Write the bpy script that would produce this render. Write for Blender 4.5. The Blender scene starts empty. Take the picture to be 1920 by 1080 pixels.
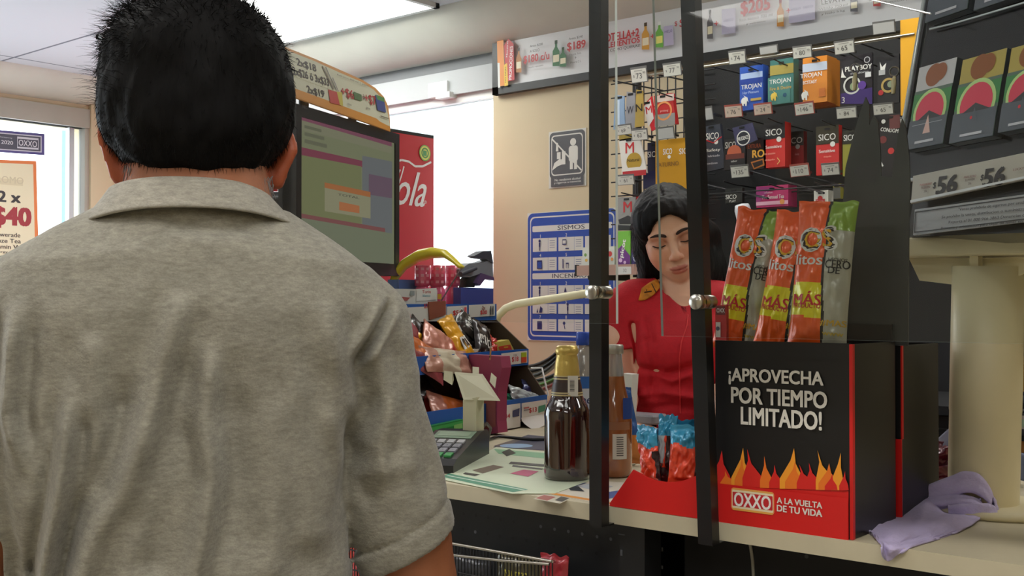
import bpy, bmesh, math, random
import numpy as np
from mathutils import Vector, Matrix, noise

random.seed(7)
sc = bpy.context.scene
COL = sc.collection
PI = math.pi

# ---------------------------------------------------------------- camera
FPX = 2100.0
CAMP = Vector((0, 0, 1.32))
YAW = math.radians(40.1)
PITCH = math.atan(29 / FPX)
FWD = Vector((-math.sin(YAW) * math.cos(PITCH), math.cos(YAW) * math.cos(PITCH), math.sin(PITCH)))
RIGHT = Vector((math.cos(YAW), math.sin(YAW), 0))
UP = RIGHT.cross(FWD)
cam_d = bpy.data.cameras.new('camera')
cam = bpy.data.objects.new('camera', cam_d)
COL.objects.link(cam)
cam_d.sensor_width = 36
cam_d.lens = 36 * FPX / 1920
cam_d.clip_start = 0.02
cam.matrix_world = Matrix(((RIGHT.x, UP.x, -FWD.x, CAMP.x), (RIGHT.y, UP.y, -FWD.y, CAMP.y), (RIGHT.z, UP.z, -FWD.z, CAMP.z), (0, 0, 0, 1)))
sc.camera = cam
sc.view_settings.view_transform = 'Standard'
sc.view_settings.look = 'None'
sc.view_settings.gamma = 1
sc.view_settings.exposure = 0.38
sc.cycles.max_bounces = 8
sc.cycles.transparent_max_bounces = 16
sc.cycles.caustics_reflective = False
sc.cycles.caustics_refractive = False
sc.cycles.sample_clamp_indirect = 4

def ray(x, y):
    return FWD + RIGHT * ((x - 960) / FPX) + UP * ((540 - y) / FPX)
def at_d(x, y, d):
    return CAMP + ray(x, y) * d
def hit(x, y, o, n):
    r = ray(x, y)
    return CAMP + r * ((Vector(o) - CAMP).dot(n) / r.dot(n))
def on_y(x, y, Y): return hit(x, y, (0, Y, 0), Vector((0, 1, 0)))
def on_x(x, y, X): return hit(x, y, (X, 0, 0), Vector((1, 0, 0)))
def on_z(x, y, Z): return hit(x, y, (0, 0, Z), Vector((0, 0, 1)))

# ---------------------------------------------------------------- materials
def lin(c):
    return tuple(((v / 255) / 12.92 if v <= 10 else (((v / 255) + 0.055) / 1.055) ** 2.4) for v in c)
MATS = {}
def mat(name, rgb, rough=0.5, metal=0.0, noise_amt=0.0, nscale=40, bump=0.0, bscale=60, coat=0.0, emit=0.0, stretch=None, spec=0.5, trans=0.0, sss=0.0, vcol=False):
    if name in MATS: return MATS[name]
    m = bpy.data.materials.new(name); m.use_nodes = True
    nt = m.node_tree; b = nt.nodes['Principled BSDF']
    c = lin(rgb)
    b.inputs['Base Color'].default_value = (*c, 1)
    b.inputs['Roughness'].default_value = rough
    b.inputs['Metallic'].default_value = metal
    b.inputs['Specular IOR Level'].default_value = spec
    if coat: b.inputs['Coat Weight'].default_value = coat; b.inputs['Coat Roughness'].default_value = 0.08
    if trans: b.inputs['Transmission Weight'].default_value = trans
    if sss: b.inputs['Subsurface Weight'].default_value = sss; b.inputs['Subsurface Radius'].default_value = (0.02, 0.008, 0.005); b.inputs['Subsurface Scale'].default_value = 0.5
    if emit:
        b.inputs['Emission Color'].default_value = (*c, 1); b.inputs['Emission Strength'].default_value = emit
    if noise_amt or bump:
        tc = nt.nodes.new('ShaderNodeTexCoord'); mp_ = nt.nodes.new('ShaderNodeMapping')
        nt.links.new(tc.outputs['Object'], mp_.inputs['Vector'])
        if stretch: mp_.inputs['Scale'].default_value = stretch
    if noise_amt or vcol:
        mixc = None
        if noise_amt:
            n = nt.nodes.new('ShaderNodeTexNoise'); n.inputs['Scale'].default_value = nscale; n.inputs['Detail'].default_value = 5
            nt.links.new(mp_.outputs['Vector'], n.inputs['Vector'])
            r = nt.nodes.new('ShaderNodeMapRange')
            r.inputs['From Min'].default_value = 0.3; r.inputs['From Max'].default_value = 0.7
            r.inputs['To Min'].default_value = 1 - noise_amt; r.inputs['To Max'].default_value = 1 + noise_amt
            nt.links.new(n.outputs['Fac'], r.inputs['Value'])
            mx = nt.nodes.new('ShaderNodeVectorMath'); mx.operation = 'SCALE'
            mx.inputs[0].default_value = c
            nt.links.new(r.outputs['Result'], mx.inputs['Scale'])
            out = mx.outputs['Vector']
        else:
            rgbn = nt.nodes.new('ShaderNodeRGB'); rgbn.outputs[0].default_value = (*c, 1); out = rgbn.outputs[0]
        if vcol:
            at = nt.nodes.new('ShaderNodeVertexColor'); at.layer_name = 'tint'
            mm = nt.nodes.new('ShaderNodeVectorMath'); mm.operation = 'MULTIPLY'
            nt.links.new(out, mm.inputs[0]); nt.links.new(at.outputs['Color'], mm.inputs[1]); out = mm.outputs['Vector']
        nt.links.new(out, b.inputs['Base Color'])
    if bump:
        n2 = nt.nodes.new('ShaderNodeTexNoise'); n2.inputs['Scale'].default_value = bscale; n2.inputs['Detail'].default_value = 4
        nt.links.new(mp_.outputs['Vector'], n2.inputs['Vector'])
        bp = nt.nodes.new('ShaderNodeBump'); bp.inputs['Strength'].default_value = bump; bp.inputs['Distance'].default_value = 0.002
        nt.links.new(n2.outputs['Fac'], bp.inputs['Height']); nt.links.new(bp.outputs['Normal'], b.inputs['Normal'])
    MATS[name] = m
    return m
def paper(c, rough=0.45):
    if not isinstance(c, tuple): return c
    c = tuple(int(v) for v in c)
    return mat('printed_%02x%02x%02x_%d' % (*c, int(rough * 100)), c, rough)
def foil(c):
    c = tuple(int(v) for v in c)
    return mat('foil_%02x%02x%02x' % c, c, 0.30, 0.12, bump=0.5, bscale=70, coat=0.4)
def glow(name, rgb, s):
    if name in MATS: return MATS[name]
    m = bpy.data.materials.new(name); m.use_nodes = True; nt = m.node_tree
    nt.nodes.clear(); o = nt.nodes.new('ShaderNodeOutputMaterial'); e = nt.nodes.new('ShaderNodeEmission')
    e.inputs[0].default_value = (*lin(rgb), 1); e.inputs[1].default_value = s
    nt.links.new(e.outputs[0], o.inputs[0]); MATS[name] = m
    return m
def sheet_glass(name, tint=(245, 250, 248), k=1.0, rough=0.02):
    if name in MATS: return MATS[name]
    m = bpy.data.materials.new(name); m.use_nodes = True; nt = m.node_tree
    nt.nodes.clear(); o = nt.nodes.new('ShaderNodeOutputMaterial')
    t = nt.nodes.new('ShaderNodeBsdfTransparent'); t.inputs[0].default_value = (*lin(tint), 1)
    g = nt.nodes.new('ShaderNodeBsdfGlossy'); g.inputs['Roughness'].default_value = rough
    f = nt.nodes.new('ShaderNodeFresnel'); f.inputs[0].default_value = 1.45
    s = nt.nodes.new('ShaderNodeMath'); s.operation = 'MULTIPLY'; s.inputs[1].default_value = k
    nt.links.new(f.outputs[0], s.inputs[0])
    mx = nt.nodes.new('ShaderNodeMixShader')
    nt.links.new(s.outputs[0], mx.inputs[0]); nt.links.new(t.outputs[0], mx.inputs[1]); nt.links.new(g.outputs[0], mx.inputs[2])
    nt.links.new(mx.outputs[0], o.inputs[0]); MATS[name] = m
    return m

# ---------------------------------------------------------------- planes and meshes
class Plane:
    """a flat face in the room: origin, right axis u, up axis v; points are read off it through ray hits or in millimetres"""
    def __init__(s, o, u, v, mm=False):
        s.o = Vector(o); s.u = Vector(u).normalized(); s.v = Vector(v).normalized(); s.n = s.u.cross(s.v).normalized(); s.mm = mm
    def ab(s, x, y):
        if s.mm: return (x / 1000, -y / 1000)
        p = hit(x, y, s.o, s.n) - s.o
        vv = s.v; uu = s.u
        return (p.dot(uu), p.dot(vv))
    def pt(s, a, b, e=0.0):
        return s.o + s.u * a + s.v * b + s.n * e
def PY(Y): return Plane((0, Y, 0), (1, 0, 0), (0, 0, 1))           # faces the counter side
def PZ(Z): return Plane((0, 0, Z), (1, 0, 0), (0, 1, 0))
def PX(X): return Plane((X, 0, 0), (0, 1, 0), (0, 0, 1))           # faces +X

_tc = {}
def text2d(s, bold=0.0):
    key = (s, bold)
    if key in _tc: return _tc[key]
    cu = bpy.data.curves.new('t', 'FONT'); cu.body = s; cu.size = 1; cu.resolution_u = 3; cu.offset = 0
    cu.align_x = 'CENTER'
    ob = bpy.data.objects.new('t', cu); COL.objects.link(ob)
    dg = bpy.context.evaluated_depsgraph_get(); dg.update()
    me = ob.evaluated_get(dg).to_mesh()
    vs = [(v.co.x, v.co.y) for v in me.vertices]; fs = [tuple(p.vertices) for p in me.polygons]
    if fs:
        nz = me.polygons[0].normal.z
        if nz < 0: fs = [tuple(reversed(f)) for f in fs]
    bpy.data.objects.remove(ob, do_unlink=True); bpy.data.curves.remove(cu)
    if not vs: vs = [(0, 0)]
    xs = [v[0] for v in vs]; ys = [v[1] for v in vs]
    cx, cy = (min(xs) + max(xs)) / 2, (min(ys) + max(ys)) / 2
    w, h = max(max(xs) - min(xs), 1e-3), max(max(ys) - min(ys), 1e-3)
    _tc[key] = ([((x - cx), (y - cy)) for x, y in vs], fs, w, h)
    return _tc[key]

class MB:
    def __init__(s): s.v = []; s.f = []; s.m = []; s.mats = []; s.sm = []
    def mi(s, m):
        if isinstance(m, tuple): m = paper(m)
        if m not in s.mats: s.mats.append(m)
        return s.mats.index(m)
    def add(s, vs, fs, m, smooth=False):
        b = len(s.v); s.v += [Vector(p) for p in vs]; i = s.mi(m)
        for f in fs: s.f.append(tuple(b + k for k in f)); s.m.append(i); s.sm.append(smooth)
    def quad(s, a, b, c, d, m): s.add([a, b, c, d], [(0, 1, 2, 3)], m)
    def box(s, lo, hi, m, R=None, c=None):
        lo = Vector(lo); hi = Vector(hi)
        vs = [Vector((x, y, z)) for x in (lo.x, hi.x) for y in (lo.y, hi.y) for z in (lo.z, hi.z)]
        if R is not None: vs = [c + R @ p for p in vs]
        s.add(vs, [(0, 1, 3, 2), (4, 6, 7, 5), (0, 4, 5, 1), (2, 3, 7, 6), (0, 2, 6, 4), (1, 5, 7, 3)], m)
    def rbox(s, c, half, r, m, R=None, seg=3):
        """box with rounded vertical-axis corners and small top/bottom bevel"""
        hx, hy, hz = half; pts = []
        for cx, cy, a0 in ((hx - r, hy - r, 0), (-hx + r, hy - r, 90), (-hx + r, -hy + r, 180), (hx - r, -hy + r, 270)):
            for k in range(seg + 1):
                a = math.radians(a0 + 90 * k / seg); pts.append((cx + r * math.cos(a), cy + r * math.sin(a)))
        n = len(pts); b = min(r * 0.4, hz * 0.5)
        rings = [(-hz, 1 - b / max(hx, hy)), (-hz + b, 1), (hz - b, 1), (hz, 1 - b / max(hx, hy))]
        vs = []
        for z, k in rings:
            for x, y in pts: vs.append(Vector((x * k, y * k, z)))
        fs = []
        for j in range(3):
            for i in range(n): fs.append((j * n + i, j * n + (i + 1) % n, (j + 1) * n + (i + 1) % n, (j + 1) * n + i))
        fs.append(tuple(range(n - 1, -1, -1))); fs.append(tuple(3 * n + i for i in range(n)))
        R = R or Matrix.Identity(3)
        s.add([Vector(c) + R @ p for p in vs], fs, m)
    def slab(s, pl, pts, th, m, e=0.0, side=None, raw=False):
        """polygon given on a plane, extruded backwards by th"""
        ab = pts if raw else [pl.ab(*p) for p in pts]
        area = sum(ab[i][0] * ab[(i + 1) % len(ab)][1] - ab[(i + 1) % len(ab)][0] * ab[i][1] for i in range(len(ab)))
        if area < 0: ab = ab[::-1]
        n = len(ab)
        F = [pl.pt(a, b, e) for a, b in ab]; B = [pl.pt(a, b, e - th) for a, b in ab]
        s.add(F, [tuple(range(n))], m)
        s.add(F + B, [(i, n + i, n + (i + 1) % n, (i + 1) % n) for i in range(n)] + [tuple(range(2 * n - 1, n - 1, -1))], side or m)
    def rect(s, pl, x0, y0, x1, y1, th, m, e=0.0, side=None):
        a0, b0 = pl.ab(x0, y0); a1, b1 = pl.ab(x1, y1)
        s.slab(pl, [(a0, b1), (a1, b1), (a1, b0), (a0, b0)], th, m, e, side, raw=True)
    def poly(s, pl, ab, m, e):
        area = sum(ab[i][0] * ab[(i + 1) % len(ab)][1] - ab[(i + 1) % len(ab)][0] * ab[i][1] for i in range(len(ab)))
        if area < 0: ab = ab[::-1]
        s.add([pl.pt(a, b, e) for a, b in ab], [tuple(range(len(ab)))], m)
    def text(s, pl, t, x, y, h, m, w=None, rot=0, e=0.001, bold=0.012, shear=0.0, metric=False):
        vs, fs, tw, th = text2d(t)
        a, b = pl.ab(x, y)
        if metric: H = h; W = w
        else:
            p0 = pl.ab(x, y - h / 2); p1 = pl.ab(x, y + h / 2); H = math.dist(p0, p1)
            W = None
            if w:
                q0 = pl.ab(x - w / 2, y); q1 = pl.ab(x + w / 2, y); W = abs(q0[0] - q1[0]) if not rot else w * H / h
        sy = H / th; sx = (W / tw) if W else sy
        cr, sr = math.cos(rot), math.sin(rot)
        offs = [(0, 0)] if bold <= 0 else ([(-bold, 0), (bold, 0)] if bold < .025 else [(-bold, -bold * .6), (bold, -bold * .6), (-bold, bold * .6), (bold, bold * .6), (0, 0)])
        for k, (ox, oy) in enumerate(offs):
            out = []
            for vx, vy in vs:
                px, py = (vx + ox * .8) * sx + vy * sy * shear, (vy + oy * .8) * sy
                out.append(pl.pt(a + px * cr - py * sr, b + px * sr + py * cr, e + k * 2e-6))
            s.add(out, fs, m)
    def art(s, pl, items, e0=0.0006, de=0.00025):
        e = e0; de = min(de, 0.003 / max(1, len(items)))
        for it in items:
            k = it[0]; e += de
            if k == 'q':
                a0, b0 = pl.ab(it[1], it[2]); a1, b1 = pl.ab(it[3], it[4])
                s.poly(pl, [(a0, b1), (a1, b1), (a1, b0), (a0, b0)], it[5], e)
            elif k == 'rr':
                a0, b0 = pl.ab(it[1], it[2]); a1, b1 = pl.ab(it[3], it[4]); r = it[6] * min(abs(a1 - a0), abs(b1 - b0))
                pts = []
                for cx, cy, A in ((max(a0, a1) - r, max(b0, b1) - r, 0), (min(a0, a1) + r, max(b0, b1) - r, 90), (min(a0, a1) + r, min(b0, b1) + r, 180), (max(a0, a1) - r, min(b0, b1) + r, 270)):
                    for q in range(6):
                        t = math.radians(A + 18 * q); pts.append((cx + r * math.cos(t), cy + r * math.sin(t)))
                s.poly(pl, pts, it[5], e)
            elif k == 'p':
                s.poly(pl, [pl.ab(*p) for p in it[1]], it[2], e)
            elif k == 'l':   # line: points, width in same units
                pts = [Vector(pl.ab(*p)) for p in it[1]]
                w0 = pl.ab(it[1][0][0], it[1][0][1]); w1 = pl.ab(it[1][0][0], it[1][0][1] + it[2]); hw = math.dist(w0, w1) / 2
                for p, q in zip(pts[:-1], pts[1:]):
                    d = (q - p).normalized(); nn = Vector((-d.y, d.x)) * hw
                    s.poly(pl, [tuple(p + nn), tuple(p - nn), tuple(q - nn), tuple(q + nn)], it[3], e)
            elif k in ('c', 'o'):
                a, b = pl.ab(it[1], it[2]); p1 = pl.ab(it[1], it[2] + it[3]); R = math.dist((a, b), p1)
                n = 24
                if k == 'c': s.poly(pl, [(a + R * math.cos(2 * PI * i / n), b + R * math.sin(2 * PI * i / n)) for i in range(n)], it[4], e)
                else:
                    r2 = R * it[5]
                    V = [pl.pt(a + q * math.cos(2 * PI * i / n), b + q * math.sin(2 * PI * i / n), e) for q in (R, r2) for i in range(n)]
                    s.add(V, [(i, (i + 1) % n, n + (i + 1) % n, n + i) for i in range(n)], it[4])
            elif k == 't':
                kw = it[6] if len(it) > 6 else {}
                s.text(pl, it[1], it[2], it[3], it[4], it[5], e=e, **kw)
    def tube(s, pts, r, m, n=8, closed=False, smooth=True):
        pts = [Vector(p) for p in pts]; N = len(pts)
        rs = r if isinstance(r, (list, tuple)) else [r] * N
        vs = []; ref = None
        for i, p in enumerate(pts):
            a = pts[(i - 1) % N] if (closed or i > 0) else p
            b = pts[(i + 1) % N] if (closed or i < N - 1) else p
            t = (b - a).normalized()
            if ref is None:
                ref = Vector((0, 0, 1)) if abs(t.z) < 0.9 else Vector((1, 0, 0))
            x = (ref - t * ref.dot(t)).normalized(); ref = x; y = t.cross(x)
            for k in range(n):
                A = 2 * PI * k / n; vs.append(p + (x * math.cos(A) + y * math.sin(A)) * rs[i])
        fs = []
        for i in range(N if closed else N - 1):
            j = (i + 1) % N
            for k in range(n): fs.append((i * n + k, i * n + (k + 1) % n, j * n + (k + 1) % n, j * n + k))
        s.add(vs, fs, m, smooth)
        if not closed:
            s.add(vs[:n], [tuple(range(n - 1, -1, -1))], m); s.add(vs[-n:], [tuple(range(n))], m)
    def lathe(s, o, prof, m, n=40, axis=None, smooth=True, squash=1.0):
        o = Vector(o); ax = (Vector(axis) if axis else Vector((0, 0, 1))).normalized()
        x = ax.orthogonal().normalized() if axis else Vector((1, 0, 0)); y = ax.cross(x)
        vs = []
        for r, z in prof:
            for k in range(n):
                A = 2 * PI * k / n; vs.append(o + ax * z + (x * math.cos(A) + y * math.sin(A) * squash) * max(r, 1e-5))
        fs = []
        for i in range(len(prof) - 1):
            for k in range(n): fs.append((i * n + k, i * n + (k + 1) % n, (i + 1) * n + (k + 1) % n, (i + 1) * n + k))
        s.add(vs, fs, m, smooth)
    def grid(s, fn, nu, nv, matfn, smooth=True):
        vs = [fn(i / nu, j / nv) for j in range(nv + 1) for i in range(nu + 1)]
        b = len(s.v); s.v += [Vector(p) for p in vs]
        for j in range(nv):
            for i in range(nu):
                q = j * (nu + 1) + i
                s.f.append((b + q, b + q + 1, b + q + nu + 2, b + q + nu + 1)); s.sm.append(smooth)
                s.m.append(s.mi(matfn((i + .5) / nu, (j + .5) / nv) if callable(matfn) else matfn))
    def build(s, name, parent=None, label=None):
        off = Vector((0, 0, 0)); p = parent
        while p is not None: off = off + p.location; p = p.parent
        me = bpy.data.meshes.new(name)
        me.from_pydata([tuple(v - off) for v in s.v], [], s.f)
        for m in s.mats: me.materials.append(m)
        me.polygons.foreach_set('material_index', s.m); me.polygons.foreach_set('use_smooth', s.sm)
        me.update()
        ob = bpy.data.objects.new(name, me); COL.objects.link(ob)
        if parent is not None: ob.parent = parent
        if label: ob['label'] = label
        return ob

def tag(o, label, cat, group=None, kind=None):
    o['label'] = label; o['category'] = cat
    if group: o['group'] = group
    if kind: o['kind'] = kind
    return o
def thing(name, loc, label, cat, group=None):
    o = bpy.data.objects.new(name, None); COL.objects.link(o); o.location = Vector(loc); o.empty_display_size = 0.05
    return tag(o, label, cat, group)
def structure(o, label=None, cat=None):
    o['kind'] = 'structure'
    if label: o['label'] = label
    if cat: o['category'] = cat
    return o

# ---------------------------------------------------------------- signed distance modelling
class SDF:
    def __init__(s, lo, hi, h):
        s.lo = np.array(lo, float); s.h = h
        s.n = np.ceil((np.array(hi) - s.lo) / h).astype(int) + 1
        s.F = np.full(s.n, 1.0, np.float32)
    def _box(s, lo, hi):
        a = np.clip(np.floor((np.array(lo) - s.lo) / s.h).astype(int), 0, s.n); b = np.clip(np.ceil((np.array(hi) - s.lo) / s.h).astype(int) + 1, 0, s.n)
        if np.any(b <= a): return None
        g = [s.lo[i] + s.h * np.arange(a[i], b[i]) for i in range(3)]
        X, Y, Z = np.meshgrid(*g, indexing='ij', sparse=True)
        return (slice(a[0], b[0]), slice(a[1], b[1]), slice(a[2], b[2])), X, Y, Z
    def comb(s, lo, hi, fn, k, op='add'):
        mg = k + 0.02
        bx = s._box(np.array(lo) - mg, np.array(hi) + mg)
        if bx is None: return
        sl, X, Y, Z = bx
        d = fn(X, Y, Z).astype(np.float32); A = s.F[sl]
        if op == 'add':
            hh = np.maximum(k - np.abs(A - d), 0) / k; s.F[sl] = np.minimum(A, d) - hh * hh * k * .25
        else:
            d = -d; hh = np.maximum(k - np.abs(A - d), 0) / k; s.F[sl] = np.maximum(A, d) + hh * hh * k * .25
    def ell(s, c, r, k=0.01, R=None, op='add'):
        c = np.array(c, float); r = np.array(r, float); m = r.max() if R is not None else r
        def fn(X, Y, Z):
            x, y, z = X - c[0], Y - c[1], Z - c[2]
            if R is not None:
                x, y, z = (R[0][0] * x + R[1][0] * y + R[2][0] * z), (R[0][1] * x + R[1][1] * y + R[2][1] * z), (R[0][2] * x + R[1][2] * y + R[2][2] * z)
            k0 = np.sqrt((x / r[0]) ** 2 + (y / r[1]) ** 2 + (z / r[2]) ** 2); k1 = np.sqrt((x / r[0] ** 2) ** 2 + (y / r[1] ** 2) ** 2 + (z / r[2] ** 2) ** 2)
            return k0 * (k0 - 1) / np.maximum(k1, 1e-6)
        s.comb(c - m, c + m, fn, k, op)
    def cone(s, a, b, ra, rb, k=0.01, op='add'):
        a = np.array(a, float); b = np.array(b, float); d = b - a; L2 = max((d * d).sum(), 1e-9)
        def fn(X, Y, Z):
            t = np.clip(((X - a[0]) * d[0] + (Y - a[1]) * d[1] + (Z - a[2]) * d[2]) / L2, 0, 1)
            return np.sqrt((X - a[0] - t * d[0]) ** 2 + (Y - a[1] - t * d[1]) ** 2 + (Z - a[2] - t * d[2]) ** 2) - (ra + (rb - ra) * t)
        R = max(ra, rb)
        s.comb(np.minimum(a, b) - R, np.maximum(a, b) + R, fn, k, op)
    def chain(s, pts, k=0.01, op='add'):
        for p, q in zip(pts[:-1], pts[1:]): s.cone(p[:3], q[:3], p[3], q[3], k, op)
    def torso(s, rows, k=0.03, p=2.4):
        """rows: z, cx, cy, half width, half depth"""
        rows = sorted(rows); z = np.array([r[0] for r in rows]); A = np.array(rows)
        def fn(X, Y, Z):
            Zf = np.asarray(Z).ravel()
            cx, cy, a, b = (np.interp(Zf, z, A[:, i]).reshape(1, 1, -1) for i in (1, 2, 3, 4))
            q = (np.abs((X - cx) / a) ** p + np.abs((Y - cy) / b) ** p) ** (1 / p)
            d = (q - 1) * np.minimum(a, b)
            dz = np.maximum(z[0] - Z, Z - z[-1])
            return np.maximum(d, dz)
        m = A[:, 3:5].max(0)
        s.comb((A[:, 1].min() - m[0], A[:, 2].min() - m[1], z[0]), (A[:, 1].max() + m[0], A[:, 2].max() + m[1], z[-1]), fn, k)
    def cut(s, o, n, lo=None, hi=None, k=0.004):
        """keep the side where (p-o).n < 0"""
        o = np.array(o, float); n = np.array(n, float); n /= np.linalg.norm(n)
        bx = s._box(lo if lo is not None else s.lo, hi if hi is not None else s.lo + s.h * s.n)
        if bx is None: return
        sl, X, Y, Z = bx
        d = ((X - o[0]) * n[0] + (Y - o[1]) * n[1] + (Z - o[2]) * n[2]).astype(np.float32)
        s.F[sl] = np.maximum(s.F[sl], d)
    def disp(s, fn, band=0.04):
        I = np.nonzero(np.abs(s.F) < band)
        P = [s.lo[i] + s.h * I[i] for i in range(3)]
        s.F[I] -= fn(*P).astype(np.float32)
    def sample(s, p):
        q = (np.array(p) - s.lo) / s.h; i = np.clip(np.floor(q).astype(int), 0, s.n - 2); f = q - i; v = 0
        for dx in (0, 1):
            for dy in (0, 1):
                for dz in (0, 1):
                    v += s.F[i[0] + dx, i[1] + dy, i[2] + dz] * (f[0] if dx else 1 - f[0]) * (f[1] if dy else 1 - f[1]) * (f[2] if dz else 1 - f[2])
        return v
    def mesh(s):
        F = s.F.copy()
        for ax in range(3):
            sl = [slice(None)] * 3
            for e in (0, -1): sl[ax] = e; F[tuple(sl)] = np.maximum(F[tuple(sl)], 0.001)
        S = F < 0
        cnt = np.zeros(np.array(F.shape) - 1, np.uint8)
        cs = [(a, b, c) for a in (0, 1) for b in (0, 1) for c in (0, 1)]
        sh = F.shape
        for a, b, c in cs: cnt += S[a:sh[0] - 1 + a, b:sh[1] - 1 + b, c:sh[2] - 1 + c]
        mix = (cnt > 0) & (cnt < 8)
        I, J, K = np.nonzero(mix); idx = np.full(mix.shape, -1, np.int32); idx[I, J, K] = np.arange(len(I))
        V = np.zeros((len(I), 3)); W = np.zeros(len(I))
        for a, b, c in cs:
            for ax in range(3):
                if (a, b, c)[ax]: continue
                q = [a, b, c]; q[ax] = 1
                f0 = F[I + a, J + b, K + c]; f1 = F[I + q[0], J + q[1], K + q[2]]
                m = (f0 < 0) != (f1 < 0); t = np.where(m, f0 / np.where(m, f0 - f1, 1), 0)
                base = np.array([a, b, c], float)[None, :].repeat(len(I), 0); base[:, ax] += t
                V += base * m[:, None]; W += m
        V = V / W[:, None] + np.stack([I, J, K], 1); V = V * s.h + s.lo
        faces = []
        for ax in range(3):
            A = S.take(range(0, sh[ax] - 1), ax); B = S.take(range(1, sh[ax]), ax)
            P = np.stack(np.nonzero(A != B), 1); o1, o2 = (ax + 1) % 3, (ax + 2) % 3
            P = P[(P[:, o1] > 0) & (P[:, o2] > 0) & (P[:, o1] < sh[o1] - 1) & (P[:, o2] < sh[o2] - 1)]
            ins = A[tuple(P.T)]
            q = []
            for d1, d2 in ((-1, -1), (0, -1), (0, 0), (-1, 0)):
                T = P.copy(); T[:, o1] += d1; T[:, o2] += d2; q.append(idx[tuple(T.T)])
            q = np.stack(q, 1); q[~ins] = q[~ins][:, ::-1]; faces.append(q)
        return V, np.concatenate(faces)

def np_object(name, V, Fc, m, parent, M, tint=None, smooth=True):
    """mesh from arrays; M maps local to world, parent sits at its location without rotation"""
    off = Vector((0, 0, 0)); p = parent
    while p is not None: off = off + p.location; p = p.parent
    A = np.array(M.to_3x3()); t = np.array(M.translation - off)
    W = V @ A.T + t
    me = bpy.data.meshes.new(name)
    me.vertices.add(len(W)); me.vertices.foreach_set('co', W.astype(np.float32).ravel())
    me.loops.add(len(Fc) * 4); me.loops.foreach_set('vertex_index', Fc.astype(np.int32).ravel())
    me.polygons.add(len(Fc)); me.polygons.foreach_set('loop_start', np.arange(0, len(Fc) * 4, 4, dtype=np.int32))
    try: me.polygons.foreach_set('loop_total', np.full(len(Fc), 4, np.int32))
    except Exception: pass
    me.polygons.foreach_set('use_smooth', np.ones(len(Fc), bool))
    me.materials.append(m); me.update(calc_edges=True); me.validate()
    if tint is not None:
        at = me.color_attributes.new('tint', 'FLOAT_COLOR', 'POINT')
        at.data.foreach_set('color', np.concatenate([tint, np.ones((len(tint), 1))], 1).astype(np.float32).ravel())
    ob = bpy.data.objects.new(name, me); COL.objects.link(ob); ob.parent = parent
    return ob
def pynoise(P, sc_, seed=0):
    """cheap smooth noise on arrays"""
    x, y, z = [p * sc_ + seed * 3.7 for p in P]
    return (np.sin(x * 1.0 + 1.7 * np.sin(y * 1.3 + seed)) * np.cos(y * 1.1 + 1.3 * np.sin(z * 0.9)) + np.sin(z * 1.2 + 1.5 * np.sin(x * 0.8 + seed * 2)) * np.cos(x * .7 + y * .9)) * 0.5
# ================================================================ the room
CZ = 2.42; WY = 3.2; LX = -5.3; RX = 2.6; BY = -2.8
m_wall = mat('cream_wall_paint', (214, 198, 166), 0.7, noise_amt=0.04, nscale=3, bump=0.1, bscale=40)
m_soff = mat('off_white_cove', (222, 219, 208), 0.6, noise_amt=0.06, nscale=4)
m_gray = mat('gray_painted_metal', (176, 172, 160), 0.5, noise_amt=0.05, nscale=6)
m_dkgray = mat('dark_gray_recess', (128, 130, 134), 0.6)
m_white = mat('white_paint', (232, 232, 230), 0.5)
m_black = mat('black_powder_coat', (26, 27, 29), 0.42, noise_amt=0.15, nscale=30)
m_blackg = mat('black_gloss_board', (20, 21, 23), 0.3, noise_amt=0.1, nscale=10)
m_blackm = mat('black_matte_board', (24, 24, 26), 0.75)
m_chrome = mat('brushed_steel', (190, 186, 176), 0.28, 1.0, noise_amt=0.08, nscale=200)
m_wire = mat('dark_wire', (58, 58, 60), 0.4, 0.6)
m_tan = mat('beige_laminate', (200, 190, 162), 0.5, noise_amt=0.05, nscale=18)
m_cream = mat('cream_enamel', (224, 212, 174), 0.4, noise_amt=0.05, nscale=12, bump=0.05, bscale=20)

def tilemat(name, base, line, sx, sy, ox, oy, lw, rough):
    m = bpy.data.materials.new(name); m.use_nodes = True; nt = m.node_tree; b = nt.nodes['Principled BSDF']; b.inputs['Roughness'].default_value = rough
    tc = nt.nodes.new('ShaderNodeTexCoord'); sep = nt.nodes.new('ShaderNodeSeparateXYZ'); nt.links.new(tc.outputs['Object'], sep.inputs[0])
    outs = []
    for ax, sz, of in ((0, sx, ox), (1, sy, oy)):
        a = nt.nodes.new('ShaderNodeMath'); a.operation = 'SUBTRACT'; a.inputs[1].default_value = of; nt.links.new(sep.outputs[ax], a.inputs[0])
        p = nt.nodes.new('ShaderNodeMath'); p.operation = 'PINGPONG'; p.inputs[1].default_value = sz / 2; nt.links.new(a.outputs[0], p.inputs[0])
        l = nt.nodes.new('ShaderNodeMath'); l.operation = 'LESS_THAN'; l.inputs[1].default_value = lw; nt.links.new(p.outputs[0], l.inputs[0]); outs.append(l)
    mx = nt.nodes.new('ShaderNodeMath'); mx.operation = 'MAXIMUM'; nt.links.new(outs[0].outputs[0], mx.inputs[0]); nt.links.new(outs[1].outputs[0], mx.inputs[1])
    cm = nt.nodes.new('ShaderNodeMix'); cm.data_type = 'RGBA'; cm.inputs[6].default_value = (*lin(base), 1); cm.inputs[7].default_value = (*lin(line), 1)
    nt.links.new(mx.outputs[0], cm.inputs[0]); nt.links.new(cm.outputs[2], b.inputs['Base Color'])
    return m
m_ceil = tilemat('ceiling_tiles', (216, 216, 224), (120, 122, 134), 1.22, 0.61, -3.70, 2.385, 0.006, 0.8)
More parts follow.
